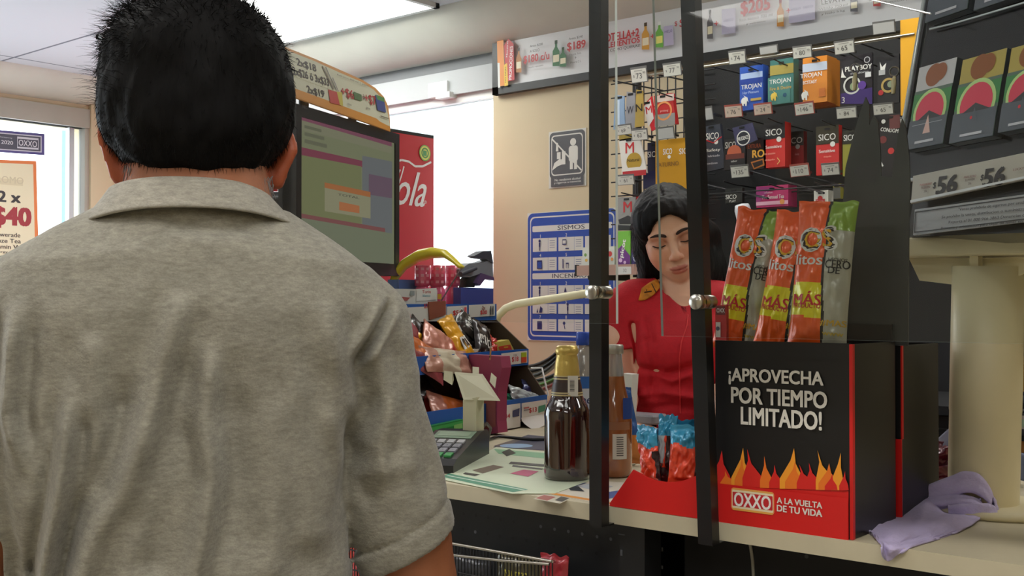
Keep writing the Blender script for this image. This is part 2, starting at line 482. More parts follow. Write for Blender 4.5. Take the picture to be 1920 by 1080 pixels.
m_floor = tilemat('floor_tiles', (188, 182, 170), (120, 116, 108), 0.4, 0.4, 0, 0, 0.003, 0.3)

b = MB(); b.box((LX - .2, BY - .2, -.1), (RX + .2, WY + .2, 0), m_floor); structure(b.build('floor'), 'pale tiled shop floor')
b = MB(); b.box((LX - .2, BY - .2, CZ), (RX + .2, WY + .2, CZ + .1), m_ceil); structure(b.build('ceiling'), 'white tiled suspended ceiling')
WX = on_y(925, 180, WY).x                                    # right jamb of the window behind the counter
zw = on_y(925, 165, WY).z; zh = on_y(925, 118, WY).z; zr = on_y(925, 90, WY).z
b = MB()
b.box((WX, WY, 0), (RX, WY + .15, CZ), m_wall)
b.box((LX - .2, WY, 0), (-4.95, WY + .15, CZ), m_wall)
b.box((-4.95, WY, 0), (WX, WY + .15, 0.45), m_wall)
b.box((-4.95, WY, zw), (WX, WY + .15, zh), mat('header_grey', (178, 181, 184), .6))
b.box((-4.95, WY + .05, zh), (WX, WY + .15, CZ), m_dkgray)
structure(b.build('wall_back'), 'cream wall behind the counter')
b = MB(); zc = on_x(155, 240, LX).z; yc = on_x(157, 300, LX).y; yp = on_x(165, 300, LX).y; zt = on_x(155, 205, LX).z
b.box((LX - .15, yp, 0), (LX, WY, CZ), m_wall)
b.box((LX - .15, BY, 0), (LX, -.6, CZ), m_wall)
b.box((LX - .15, -.6, zc), (LX, yp, CZ), m_wall)
b.box((LX - .15, -.6, 0), (LX, yp, .12), m_wall)
b.box((LX - .02, yp, 0), (LX + .03, yp + .12, zt + .1), m_wall)
structure(b.build('wall_left'), 'cream wall holding the shop front glass')
b = MB(); b.box((RX, BY, 0), (RX + .15, WY, CZ), m_wall); structure(b.build('wall_right'))
b = MB(); b.box((LX - .15, BY - .15, 0), (RX + .15, BY, CZ), m_wall); structure(b.build('wall_front'))
# coves along the ceiling
def strip(name, prof, axis, lo, hi, m, label=None):
    b = MB(); vs = []
    for t in (lo, hi):
        for p, z in prof: vs.append(Vector((t, p, z)) if axis == 'x' else Vector((p, t, z)))
    n = len(prof); b.add(vs, [(i, i + 1, n + i + 1, n + i) for i in range(n - 1)], m, True)
    return structure(b.build(name), label)
strip('trim_1', [(2.985, CZ + .002), (2.99, 2.405), (3.03, 2.375), (3.09, 2.335), (3.15, 2.305), (3.2, zr), (3.26, zr)], 'x', LX, RX, m_soff, 'rounded off-white cove above the back wall')
strip('trim_2', [(-5.035, CZ + .002), (-5.04, 2.405), (-5.08, 2.38), (-5.16, 2.35), (-5.24, 2.335), (-5.3, 2.325), (-5.31, 2.325)], 'y', BY, WY, m_soff, 'rounded off-white cove above the shop front')
# window 1, behind the counter
m_pane = sheet_glass('window_glass', (250, 253, 255), 0.6)
b = MB()
b.box((-4.95, WY + .02, zw - .03), (WX, WY + .08, zw + .005), m_white)
b.box((-4.95, WY + .02, .45), (WX, WY + .08, .5), m_gray)
b.box((-4.95, WY + .02, .45), (-4.9, WY + .08, zw), m_gray)
w1 = structure(b.build('window_1'), 'bright window behind the counter')
b = MB(); b.box((-4.9, WY + .045, .5), (WX, WY + .052, zw - .03), m_pane); b.build('window_pane', w1)
# window 2: shop front on the left
b = MB()
b.box((LX - .06, -.6, zc), (LX + .02, yp, zt), m_gray)
b.box((LX - .05, yc, .12), (LX + .01, yp, zc), m_gray)
b.box((LX - .07, yc - .06, .12), (LX - .03, yc - .035, zc), m_white)
b.box((LX - .05, -.6, .12), (LX, yc, .2), m_gray)
b.box((LX - .05, .55, .12), (LX - .0, .6, zc), m_gray)
w2 = structure(b.build('window_2'), 'glazed shop front at the left')
b = MB(); b.box((LX - .035, -.6, .2), (LX - .027, yc, zc), m_pane); b.build('window_pane', w2)
# blue post outside the shop front
b = MB(); q = on_x(137, 300, LX - .3); q2 = on_x(152, 300, LX - .3)
b.box((LX - .42, q.y, 0), (LX - .3, q2.y, 2.6), mat('blue_outdoor_paint', (120, 178, 214), 0.6)); tag(b.build('outdoor_post'), 'pale blue post standing outside the shop front glass', 'post')

# ceiling lamps
m_lamp = glow('lamp_diffuser', (255, 253, 248), 9.0)
def lamp(x0, y0, x1, y1, label):
    t = thing('ceiling_light', ((x0 + x1) / 2, (y0 + y1) / 2, CZ), label, 'ceiling light', 'flat ceiling light panels')
    b = MB(); w = .02
    for lo, hi in (((x0, y0), (x1, y0 + w)), ((x0, y1 - w), (x1, y1)), ((x0, y0), (x0 + w, y1)), ((x1 - w, y0), (x1, y1))):
        b.box((lo[0], lo[1], CZ - .018), (hi[0], hi[1], CZ - .0005), m_white)
    b.build('frame', t)
    b = MB(); b.box((x0 + w, y0 + w, CZ - .012), (x1 - w, y1 - w, CZ - .001), m_lamp); b.build('diffuser', t)
lamp(-4.25, 2.40, -2.84, 2.96, 'added ceiling light panel standing in for a lamp reflection in the guard glass')  # added panel; replaces the white lamp reflection seen in the left guard glass
lamp(-1.9, 2.2, -.7, 2.5, 'ceiling light panel above the hanging packs')
lamp(-.2, 2.2, 1.0, 2.5, 'ceiling light panel at the far right above the wall rack')
lamp(-2.6, .1, -1.4, .45, 'ceiling light panel above the customer')
lamp(-.6, .15, .6, .5, 'ceiling light panel above the right end of the counter')
lamp(-2.2, -1.6, -1.0, -1.25, 'ceiling light panel behind the customer')
lamp(.2, -1.6, 1.4, -1.25, 'ceiling light panel at the back of the shop')
# small bracket over the window
b = MB(); p = Plane((0, WY - .012, 0), (1, 0, 0), (0, 0, 1))
b.rect(p, 803, 157, 838, 178, .05, m_white); b.rect(p, 820, 176, 846, 182, .06, m_white, e=.01)
tag(b.build('window_bracket'), 'small white bracket box fixed to the header over the window', 'bracket')

# world
w = bpy.data.worlds.new('world'); sc.world = w; w.use_nodes = True
bg = w.node_tree.nodes['Background']; bg.inputs[0].default_value = (0.90, 0.96, 1.0, 1); bg.inputs[1].default_value = 3.4

# ================================================================ stickers on the shop front glass
GP = PX(LX + .003)
SP = Plane((LX - .02, 0, 0), (0, 1, 0), (0, 0, 1))
b = MB()
b.slab(SP, [(-80, 237), (83.5, 251), (83.5, 291), (-80, 280)], .001, (84, 76, 138))
b.art(SP, [('p', [(-76, 242), (78, 255), (78, 286), (-76, 276)], (206, 206, 216)), ('p', [(-74, 244), (76, 257), (76, 284), (-74, 274)], (76, 76, 90)),
    ('p', [(32, 256), (72, 259.5), (72, 281), (32, 278)], (206, 206, 216)), ('p', [(33, 260), (71, 263), (71, 277.5), (33, 275)], (76, 76, 90)),
    ('t', 'OXXO', 52, 269, 11, (225, 225, 232), {'w': 34}), ('t', '2020', 13, 267, 7, (225, 225, 232), {'w': 22}), ('t', 'Monterrey', 10, 258, 3.5, (190, 190, 200), {'w': 26}), ('t', 'Sucursal', -22, 263, 7, (225, 225, 232), {'w': 34})])
tag(b.build('window_sticker'), 'dark grey and violet sticker with a year and logo on the shop front glass', 'sticker')
b = MB()
b.slab(SP, [(-90, 296), (68, 302), (74, 530), (-90, 530)], .001, (228, 128, 62))
b.art(SP, [('p', [(-88, 302), (62, 308), (67, 530), (-88, 530)], (232, 224, 190)), ('q', -60, 329, 43, 349, (218, 208, 172)),
    ('t', 'PROMO', 14, 337, 13, (206, 196, 162), {'w': 60}),
    ('t', '2 x', 17, 369, 20, (40, 34, 32), {'w': 42, 'bold': .04}), ('t', '$40', 22, 408, 38, (158, 34, 44), {'w': 70, 'bold': .06}),
    ('t', 'Powerade', 12, 440, 8, (60, 54, 50), {'w': 52}), ('t', 'Fuze Tea', 14, 451.5, 8, (60, 54, 50), {'w': 50}), ('t', 'Vitamin Water', 20, 463, 8, (60, 54, 50), {'w': 84}),
    ('t', 'Energy 500 ml', 16, 473, 5, (80, 74, 70), {'w': 60}), ('t', 'IGUALOS COMO QUIERAS', 8, 482, 5, (60, 54, 50), {'w': 70})])
tag(b.build('promotion_poster'), 'cream poster with orange edge and big red price on the shop front glass', 'poster')

# ================================================================ back wall signs
SB = PY(WY - .03)
t = thing('promotion_banner', on_y(925, 180, WY - .02), 'long black framed white banner of bottle promotions under the ceiling', 'banner')
b = MB()
fr = [(921, 58), (1745, -83), (1745, 45), (925, 178)]
z1 = SB.ab(921, 58)[1]; z0 = SB.ab(925, 178)[1]; xa = SB.ab(923, 120)[0]; xb = SB.ab(1750, 0)[0] + .2
fw = .028
for q in ([(xa, z0), (xb, z0), (xb, z0 + fw), (xa, z0 + fw)], [(xa, z1 - fw * 1.2), (xb, z1 - fw * 1.2), (xb, z1), (xa, z1)], [(xa, z0), (xa + .03, z0), (xa + .03, z1), (xa, z1)]):
    b.slab(SB, q, .025, m_black, raw=True)
b.build('frame', t)
b = MB(); b.slab(SB, [(xa + .02, z0 + fw * .8), (xb, z0 + fw * .8), (xb, z1 - fw), (xa + .02, z1 - fw)], .004, (226, 226, 230), e=-.008, raw=True)
RED = (190, 38, 46); GRN = (46, 110, 62); AMB = (176, 112, 44)
def bottle2d(x, y, h, w, c, cap, lab=(230, 220, 190)):
    return [('p', [(x - w / 2, y + h / 2), (x + w / 2, y + h / 2), (x + w / 2, y - h * .08), (x + w * .16, y - h * .25), (x + w * .16, y - h / 2), (x - w * .16, y - h / 2), (x - w * .16, y - h * .25), (x - w / 2, y - h * .08)], c),
            ('q', x - w * .2, y - h / 2, x + w * .2, y - h * .38, cap), ('q', x - w * .42, y + h * .08, x + w * .42, y + h * .32, lab)]
SBF = Plane((0, WY - .0375, 0), (1, 0, 0), (0, 0, 1))
items = [('p', [(932, 75), (944, 73), (947, 160), (934, 163)], (226, 140, 52)), ('p', [(933, 118), (937, 118), (938, 164), (934, 165)], (225, 225, 225)),
    ('p', [(945, 86), (953, 72), (963, 82), (965, 150), (950, 153)], RED), ('p', [(945, 122), (951, 118), (953, 160), (946, 162)], (232, 190, 40)),
    ('t', 'PROMOCIONES', 958, 118, 7, (240, 240, 240), {'rot': PI / 2 - .05, 'w': 62}), ('t', 'Nuestras', 951, 92, 4, (240, 240, 240), {'rot': PI / 2 - .05, 'w': 30}), ('t', 'NO DEJES', 948.5, 140, 3.5, (60, 50, 20), {'rot': PI / 2, 'w': 30})]
items += bottle2d(973, 113, 46, 10, AMB, (60, 40, 30)) + bottle2d(1043, 100, 48, 13, GRN, (40, 70, 40)) + bottle2d(1056, 107, 36, 12, GRN, (40, 70, 40))
items += [('t', 'Antes $208', 1006, 85, 5, (70, 70, 70), {'w': 24}), ('t', 'A SOLO', 1003, 95, 5, (70, 70, 70), {'w': 18}), ('t', '$180 c/u', 1006, 109, 16, RED, {'w': 48, 'bold': .03}), ('t', 'Tequila reposado', 1004, 125, 4, (130, 130, 130), {'w': 30}),
    ('t', 'Antes $240', 1080, 71, 5, (70, 70, 70), {'w': 26}), ('t', '$189', 1081, 86, 17, RED, {'w': 34, 'bold': .03}), ('t', 'Mezcla lista', 1079, 101, 4, (130, 130, 130), {'w': 22}), ('t', '+', 1080, 108, 4, (90, 90, 90)), ('t', 'Mineral 2 L', 1080, 116, 4, (130, 130, 130), {'w': 20}),
    ('t', 'BOTELLA+2', 1163, 67, 15, RED, {'w': 70, 'bold': .04}), ('t', 'COMPLEMENTOS', 1152, 83, 10, RED, {'w': 94, 'bold': .03}), ('t', 'IGUALALOS COMO QUIERAS!', 1152, 94, 6, (60, 60, 60), {'w': 96}),
    ('t', '+', 1224, 68, 7, RED, {'bold': .04})]
items += bottle2d(1211, 68, 50, 14, (206, 150, 50), (70, 50, 20)) + bottle2d(1237, 65, 48, 14, (110, 180, 70), (240, 240, 240), (240, 230, 120))
items += [('p', [(1245, 50), (1262, 47), (1264, 84), (1246, 87)], (190, 180, 210)), ('t', 'HIELO', 1254, 59, 5, (80, 70, 130), {'w': 14}), ('t', '$', 1268, 45, 10, RED), ('t', '$99', 1290, 42, 18, RED, {'w': 30})]
items += bottle2d(1332, 46, 54, 11, (96, 92, 96), (40, 40, 44)) + bottle2d(1464, 25, 50, 13, (196, 130, 40), (150, 30, 30)) + bottle2d(1602, 2, 40, 14, (80, 80, 90), (40, 40, 44)) + bottle2d(1645, -5, 34, 14, (180, 50, 50), (200, 200, 200))
for x, y in ((1367, 40), (1493, 19), (1516, 15)): items += [('p', [(x - 13, y - 22), (x + 13, y - 25), (x + 13, y + 22), (x - 13, y + 25)], (186, 180, 206)), ('t', 'HIELO', x, y - 2, 5, (80, 70, 130), {'w': 18})]
items += [('t', '+', 1344, 44, 8, RED, {'bold': .04}), ('t', '+', 1479, 20, 8, RED, {'bold': .04}), ('t', '$205', 1417, 13, 27, RED, {'w': 54, 'bold': .04}), ('t', 'Ron blanco 700 ml', 1418, 33, 6, (120, 120, 120), {'w': 62}), ('t', 'y refresco', 1418, 43, 5, (120, 120, 120), {'w': 36}),
    ('t', 'LEVATE', 1563, 1, 10, (90, 90, 90), {'w': 44}), ('t', 'Whisky 750 ml', 1563, 14, 6, (120, 120, 120), {'w': 54}), ('t', 'y hielo 5 kg', 1563, 24, 5, (120, 120, 120), {'w': 44}), ('t', 'Promociones del mes', 1690, 0, 6, (120, 120, 120), {'w': 60})]
b.art(SBF, items); b.build('printed_banner', t)

# no alcohol sign
SG = Plane((0, WY - .003, 0), (1, 0, 0), (0, 0, 1))
b = MB(); b.rect(SG, 1029, 248, 1099, 348, .0025, (216, 214, 208))
D = (84, 86, 92)
b.art(SG, [('rr', 1031, 250, 1097, 330, D, .1), ('rr', 1034, 255, 1093, 325, (220, 218, 212), .1), ('rr', 1035.5, 257, 1091.5, 323, D, .1),
    ('c', 1075, 266, 7, (222, 220, 214)), ('rr', 1067, 274, 1084, 302, (222, 220, 214), .25), ('q', 1069, 298, 1074.5, 317, (222, 220, 214)), ('q', 1077, 298, 1082.5, 317, (222, 220, 214)),
    ('p', [(1036, 320), (1040, 306), (1050, 298), (1058, 300), (1056, 308), (1046, 312)], (222, 220, 214)), ('q', 1045, 286, 1052, 298, (222, 220, 214)), ('q', 1054, 284, 1061, 308, (222, 220, 214)), ('p', [(1043, 284), (1048, 284), (1047, 268), (1044, 268)], (222, 220, 214)),
    ('l', [(1036, 261), (1091, 319)], 3, (222, 220, 214)), ('q', 1034, 332, 1095, 346, D), ('t', 'No vendemos alcohol', 1065, 336, 4.5, (225, 225, 220), {'w': 48}), ('t', 'y cigarros a menores', 1065, 342, 4.5, (225, 225, 220), {'w': 50})])
tag(b.build('no_alcohol_sign'), 'grey square pictogram sign with diagonal bar on the cream wall', 'sign')
# earthquake and fire sign
SG2 = Plane((0, WY - .004, 0), (1, 0, 0), (0, 0, 1))
BL = (44, 84, 176); WH = (222, 222, 218); NV = (40, 52, 110)
xl, xr = SG2.ab(989, 500)[0], SG2.ab(1158, 500)[0]; zt_, zb_ = SG2.ab(989, 400)[1], SG2.ab(989, 638)[1]
SGm = Plane(SG2.pt(xl, zt_), (1, 0, 0), (0, 0, 1), mm=True); Wm = (xr - xl) * 1000; Hm = (zt_ - zb_) * 1000
b = MB(); b.rect(SGm, 0, 0, Wm, Hm, .0025, WH)
it = [('rr', 2, 2, Wm - 2, Hm - 2, BL, .06), ('rr', 13, 15, Wm - 13, Hm - 15, WH, .05), ('rr', 17, 20, Wm - 17, Hm - 20, BL, .05)]
X0 = 24; X1 = Wm - 22; cw = (X1 - X0) / 3; sc_y = Hm / 238.0
def row(y0, y1, nums):
    out = []
    for k in range(3):
        xx = X0 + cw * k + 2
        out += [('q', xx, y0 * sc_y, xx + cw - 8, y1 * sc_y, WH), ('q', xx + cw * .6, y0 * sc_y, xx + cw * .6 + 1, y1 * sc_y, BL),
                ('t', nums[k], xx + cw * .3, (y0 - 4) * sc_y, 6 * sc_y, WH)]
        for j in range(4): out.append(('q', xx + cw * .66, (y0 + 5 + j * 4) * sc_y, xx + cw * .86, (y0 + 6 + j * 4) * sc_y, (120, 130, 160)))
    return out
def man2d(x, y): return [('c', x, (y - 8) * sc_y, 2.6 * sc_y, NV), ('q', x - 3.4, (y - 5) * sc_y, x + 3.4, (y + 3) * sc_y, NV), ('q', x - 2.6, (y + 3) * sc_y, x - .4, (y + 10) * sc_y, NV), ('q', x + .4, (y + 3) * sc_y, x + 2.6, (y + 10) * sc_y, NV)]
it += [('rr', X0, 25 * sc_y, X1, 36 * sc_y, WH, .2), ('t', 'SISMOS', Wm * .5, 30.5 * sc_y, 8 * sc_y, (60, 64, 84), {'w': Wm * .3}),
       ('rr', X0, 113 * sc_y, X1, 124 * sc_y, WH, .2), ('t', 'INCENDIOS', Wm * .5, 118.5 * sc_y, 8 * sc_y, (60, 64, 84), {'w': Wm * .42})]
rows = [(48, 73, '123'), (84, 108, '456'), (136, 160, '123'), (170, 188, '456'), (198, 220, '789')]
for y0, y1, nn in rows: it += row(y0, y1, nn)
cx = [X0 + cw * k + 2 + cw * .28 for k in range(3)]
it += man2d(cx[0], 61) + man2d(cx[0], 148) + man2d(cx[1] + 10, 179) + man2d(cx[2], 148) + man2d(cx[2], 61)
it += [('q', cx[0] - 12, 89 * sc_y, cx[0] + 12, 105 * sc_y, NV), ('q', cx[0] - 9, 92 * sc_y, cx[0] + 9, 103 * sc_y, BL), ('q', cx[0] - 11, 202 * sc_y, cx[0] + 11, 217 * sc_y, NV),
       ('q', cx[1] - 14, 52 * sc_y, cx[1] + 4, 62 * sc_y, NV), ('q', cx[1] - 12, 54 * sc_y, cx[1] + 2, 60 * sc_y, WH), ('q', cx[1], 68 * sc_y, cx[1] + 16, 70 * sc_y, NV),
       ('q', cx[1] - 13, 88 * sc_y, cx[1] - 9, 105 * sc_y, NV), ('q', cx[1] + 2, 95 * sc_y, cx[1] + 15, 97 * sc_y, NV), ('q', cx[1] + 3, 95 * sc_y, cx[1] + 5, 105 * sc_y, NV), ('q', cx[1] + 12, 95 * sc_y, cx[1] + 14, 105 * sc_y, NV),
       ('q', cx[1] - 10, 150 * sc_y, cx[1] + 8, 158 * sc_y, NV), ('p', [(cx[1] - 6, 148 * sc_y), (cx[1] - 1, 139 * sc_y), (cx[1] + 5, 148 * sc_y)], NV),
       ('p', [(cx[0] - 14, 186 * sc_y), (cx[0] - 10, 178 * sc_y), (cx[0] - 6, 186 * sc_y)], NV), ('p', [(cx[0] - 2, 186 * sc_y), (cx[0] + 4, 174 * sc_y), (cx[0] + 14, 178 * sc_y), (cx[0] + 12, 186 * sc_y)], NV),
       ('c', cx[1] - 6, 205 * sc_y, 3 * sc_y, NV), ('l', [(cx[1] - 6, 208 * sc_y), (cx[1] - 2, 216 * sc_y)], 3, NV),
       ('q', cx[2] - 8, 90 * sc_y, cx[2] + 8, 104 * sc_y, NV), ('q', cx[2] - 8, 200 * sc_y, cx[2] + 8, 216 * sc_y, NV), ('q', cx[2] - 8, 174 * sc_y, cx[2] + 8, 186 * sc_y, NV)]
b.art(SGm, it, e0=.0004, de=.0001)
tag(b.build('emergency_sign'), 'blue and white safety instruction sign with two headings on the cream wall', 'sign')

# ================================================================ red drinks cooler behind the monitor
CX = -2.95; CP = PX(CX); cy1 = on_x(813, 300, CX).y; cz1 = on_x(813, 260, CX).z; cy0 = on_x(520, 300, CX).y
t = thing('drinks_cooler', (CX - .35, cy0 + .36, 0), 'tall red drinks cooler with white script lettering beside the window', 'cooler')
REDC = mat('cooler_red', (206, 40, 62), 0.35)
b = MB(); b.box((CX - .68, cy0, .04), (CX, cy1, cz1), REDC); 
b.art(CP, [('q', 520.5, 180, 552, 620, (226, 226, 232)), ('p', [(526, 180), (533, 184), (533, 640), (526, 640)], (206, 40, 52)),
    ('t', 'Cola', 757, 352, 66, (240, 238, 240), {'w': 92, 'shear': .35, 'bold': .015, 'rot': .0}),
    ('l', [(738, 306), (752, 300), (766, 303), (778, 312), (792, 312), (808, 304)], 4, (240, 238, 240)), ('l', [(750, 318), (744, 330), (747, 345), (752, 330), (757, 312)], 3, (240, 238, 240)),
    ('t', '®', 797, 379, 6, (240, 238, 240)), ('c', 796, 287, 15, (120, 190, 90)), ('c', 796, 287, 13, (240, 226, 120)), ('o', 796, 287, 10, (90, 160, 90), .7), ('q', 792, 282, 799, 293, (90, 160, 100))])
b.build('cabinet', t)
b = MB(); b.box((CX - .66, cy0 - .05, .2), (CX - .02, cy0 - .002, cz1 - .2), m_blackg); b.box((CX - .62, cy0 - .055, .25), (CX - .06, cy0 - .048, cz1 - .25), mat('cooler_glass', (60, 66, 74), .1)); b.build('door', t)
b = MB(); b.box((CX - .66, cy0 + .02, 0), (CX - .02, cy1 - .02, .04), m_blackm); b.build('base', t)
b = MB(); b.box((CX - .67, cy0 - .01, cz1), (CX, cy1, cz1 + .012), m_blackm); b.build('added_bounce_cap', t)  # black cap added on the cooler to keep its red bounce off the cove

# ================================================================ counter
CT = 1.05; CY0 = 1.225; CY1 = 1.86
t = thing('counter', (-.9, 1.5, 0), 'long beige-topped black counter between the customer and the cashier', 'counter')
b = MB(); b.box((-2.3, CY0, CT - .022), (.7, CY1, CT), m_tan); b.box((-2.3, CY1 + .0005, CT - .022), (-1.44, 2.4, CT), m_tan); b.build('countertop', t)
b = MB(); b.box((-2.28, CY0 + .03, 0.02), (-.86, CY0 + .05, CT - .022), m_black)
PF = PY(CY0 + .0295)
hm = (8, 8, 9); h2 = (84, 86, 90)
dots = [(870, 963, 0), (893, 966, 0), (916, 970, 0), (939, 974, 0), (964, 978, 0), (1015, 987, 1), (1041, 992, 1), (1067, 996, 1), (1093, 1001, 1), (1121, 1006, 1), (870, 992, 0), (893, 997, 1), (916, 1000, 0), (939, 1005, 0), (964, 1009, 0), (989, 1013, 0), (1014, 1018, 0), (1041, 1023, 0), (1067, 1028, 0), (1093, 1033, 0), (1121, 1037, 0), (1148, 1010, 1)]
b.art(PF, [('c', x, y, 3.2, paper(h2 if k else hm)) for x, y, k in dots]); b.build('pegboard_panel', t)
b = MB(); b.box((-.86, CY0 + .02, 0.02), (-.82, CY0 + .06, CT - .022), m_black)
PU = PY(CY0 + .0195)
b.art(PU, [('q', *q, h2) for q in ((1160, 1000, 1172, 1004), (1164, 1030, 1168, 1042))]); b.build('upright', t)
b = MB(); b.box((-.82, CY0 + .12, 0.02), (.7, CY0 + .14, CT - .022), m_blackm)
PV = PY(CY0 + .1195)
b.art(PV, [('q', 1241, 1026, 1244, 1034, (150, 150, 150)), ('q', 1241, 1060, 1244, 1067, (150, 150, 150)), ('c', 1513, 1043, 4, (60, 60, 62))]); b.build('front_panel', t)
b = MB(); b.box((-2.28, CY1 - .04, 0.02), (.7, CY1 - .02, CT - .022), m_blackm); b.box((-2.28, CY0 + .05, .02), (-2.26, CY1 - .04, CT - .022), m_blackm); b.box((.68, CY0 + .14, .02), (.7, CY1 - .04, CT - .022), m_blackm); b.build('carcass', t)
b = MB(); b.box((-2.28, CY1, .02), (-1.46, 2.38, CT - .0225), m_blackm); b.build('side_unit', t)
b = MB(); p0 = on_y(1405, 1010, CY0 + .1); b.tube([p0 + Vector((0, 0, .02)), p0, on_y(1411, 1050, CY0 + .1), on_y(1414, 1100, CY0 + .09), on_y(1414, 1200, CY0 + .1)], .0022, (150, 148, 140)); tag(b.build('cable'), 'thin grey cable hanging under the right part of the counter', 'cable')

# guard posts, glass and standoffs
m_post = mat('black_post', (24, 24, 25), 0.35, noise_amt=0.1, nscale=8)
xs = on_y(1105, 985, 1.195).x; zb = on_y(1105, 985, 1.195).z
t = thing('guard_post', (xs + .012, 1.21, zb), 'upright black guard post, the left of the two on the counter edge', 'post', 'black posts carrying the guard glass')
b = MB(); wL = on_y(1128, 985, 1.195).x - xs
b.box((xs, 1.195, zb), (xs + wL, 1.212, 2.05), m_post); b.build('bar', t)
b = MB(); b.box((xs + .001, 1.2122, zb + .001), (xs + wL - .001, 1.25, CT - .023), m_post); b.build('mounting_tab', t)
A0 = on_y(1308, 990, 1.195); A1 = on_y(1276, 0, 1.195); lean = (A1 - A0) / (A1.z - A0.z)
wR = on_y(1335, 1020, 1.195).x - A0.x; zb2 = on_y(1310, 1020, 1.195).z
t = thing('guard_post', (A0.x + .012, 1.21, zb2), 'upright black guard post leaning slightly left, nearest the cashier', 'post', 'black posts carrying the guard glass')
b = MB(); base = A0 + lean * (zb2 - A0.z); top = A0 + lean * (2.05 - A0.z)
vs = [base + Vector((dx, dy, 0)) for dx, dy in ((0, 0), (wR, 0), (wR, .017), (0, .017))] + [top + Vector((dx, dy, 0)) for dx, dy in ((0, 0), (wR, 0), (wR, .017), (0, .017))]
b.add(vs, [(3, 2, 1, 0), (4, 5, 6, 7), (0, 1, 5, 4), (1, 2, 6, 5), (2, 3, 7, 6), (3, 0, 4, 7)], m_post); b.build('bar', t)
b = MB(); b.box((base.x + .001, 1.2122, zb2 + .001), (base.x + wR - .001, 1.25, CT - .023), m_post); b.build('mounting_tab', t)

m_glass = sheet_glass('guard_glass', (244, 248, 246), 0.75, 0.015)
m_edge = mat('glass_edge', (226, 238, 234), 0.25, coat=.3)
def panel(pts3, th, label):
    """four corners on the customer side, thickness towards the counter; polished edges are a part"""
    c = sum(pts3, Vector()) / 4
    t = thing('guard_glass', c, label, 'glass panel', 'clear guard glass panels')
    P = pts3; Q = [p + Vector((0, th, 0)) for p in P]
    b = MB(); b.add(P, [(0, 1, 2, 3)], m_glass); b.build('pane', t)
    b = MB()
    for i in range(4):
        j = (i + 1) % 4; b.add([P[i], Q[i], Q[j], P[j]], [(0, 1, 2, 3)], m_edge)
    b.build('polished_edge', t)
GYL = 1.165
zL = on_y(1155, 607, GYL).z; xL1 = on_y(1155, 607, GYL).x; xL1t = on_y(1152, 0, GYL).x
panel([Vector((-1.62, GYL, zL)), Vector((xL1, GYL, zL)), Vector((xL1t, GYL, 2.0)), Vector((-1.62, GYL, 2.0))], .005, 'clear glass guard panel on the left, edge beside the brown bottle')
zR = on_y(1240, 630, GYL).z; p0 = on_y(1240, 630, GYL); p1 = on_y(1223, 0, GYL); dz = (2.0 - p0.z) / (p1.z - p0.z)
panel([Vector((p0.x, GYL, zR)), Vector((.35, GYL, zR)), Vector((.35, GYL, 2.0)), Vector((p0.x + (p1.x - p0.x) * dz, GYL, 2.0))], .005, 'clear glass guard panel on the right, in front of the chip bags')
def standoff(x, y, label):
    c = on_y(x, y, GYL - .009)
    t = thing('glass_standoff', c, label, 'standoff', 'steel glass standoffs')
    b = MB(); r = .0092
    b.lathe(c, [(0, 0), (r * .9, 0), (r, .0015), (r, .008), (r * .9, .0088)], m_chrome, axis=(0, 1, 0), n=32); b.build('cap', t)
    b = MB(); b.lathe(c + Vector((0, .0145, 0)), [(r * .9, 0), (r * .9, .008), (r * .8, .009), (r * .9, .01), (r * .9, .0245)], m_chrome, axis=(0, 1, 0), n=32); b.build('barrel', t)
standoff(1107, 548, 'round steel standoff holding the left glass panel to its post')
standoff(1303, 566, 'round steel standoff holding the right glass panel, beside the cashier\'s chin')
# ================================================================ wall rack of hanging packs
RY = 2.86
bx0 = on_y(1186, 200, RY).x; bx1 = on_y(1760, 200, RY).x + .8
bt = on_y(1330, 126, RY).z
t = thing('wall_rack', (0, RY, .9), 'black wall rack with wire grid and hooks behind the cashier', 'rack')
xd = on_y(1290, 200, RY).x
b = MB(); b.box((xd, RY, .9), (bx1, RY + .03, bt), m_blackm)
b.box((bx0, RY, 1.4), (bx0 + .02, RY + .02, bt), m_black); b.box((bx0 + .0, RY - .0, 1.5), (xd, RY + .02, 1.52), m_black)
b.build('backboard', t)
b = MB()
for i in range(8):
    x = bx0 + .02 + i * (xd - bx0) / 7; b.tube([(x, RY - .01, 1.5), (x, RY - .01, bt)], .0022, m_wire, n=5)
for j in range(12):
    z = 1.52 + j * (bt - 1.53) / 11; b.tube([(bx0 - .07, RY - .014, z), (xd + .1, RY - .014, z)], .0022, m_wire, n=5)
b.build('wire_grid', t)
TY = 2.60                       # plane of the tag holders
ra = on_y(1180, 166, TY); rb = on_y(1700, 65, TY)
b = MB(); zz = on_y(1500, 97, TY).z
b.tube([(on_y(1186, 150, TY).x, TY, zz), (on_y(1715, 60, TY).x, TY, zz)], .0032, m_chrome, n=6)
for x in (1150, 1230, 1330, 1400, 1470, 1540, 1610, 1680):
    q = on_y(x, 120, TY); b.tube([(q.x, TY, zz), (q.x, RY, zz + .01)], .0024, m_wire, n=5)
b.build('front_rail', t)
for x, y in ((1408, 128), (1463, 118), (1530, 110), (1605, 108), (1663, 100), (1377, 248), (1453, 228), (1553, 232), (1455, 350), (1540, 348), (1187, 258), (1180, 366), (1246, 178), (1371, 345), (1392, 222)):
    b = MB(); q = on_y(x, y, 2.64); b.tube([(q.x, 2.6, q.z + .004), (q.x, 2.66, q.z), (q.x, RY, q.z)], .002, m_wire, n=5)
    b.build('hook', t)
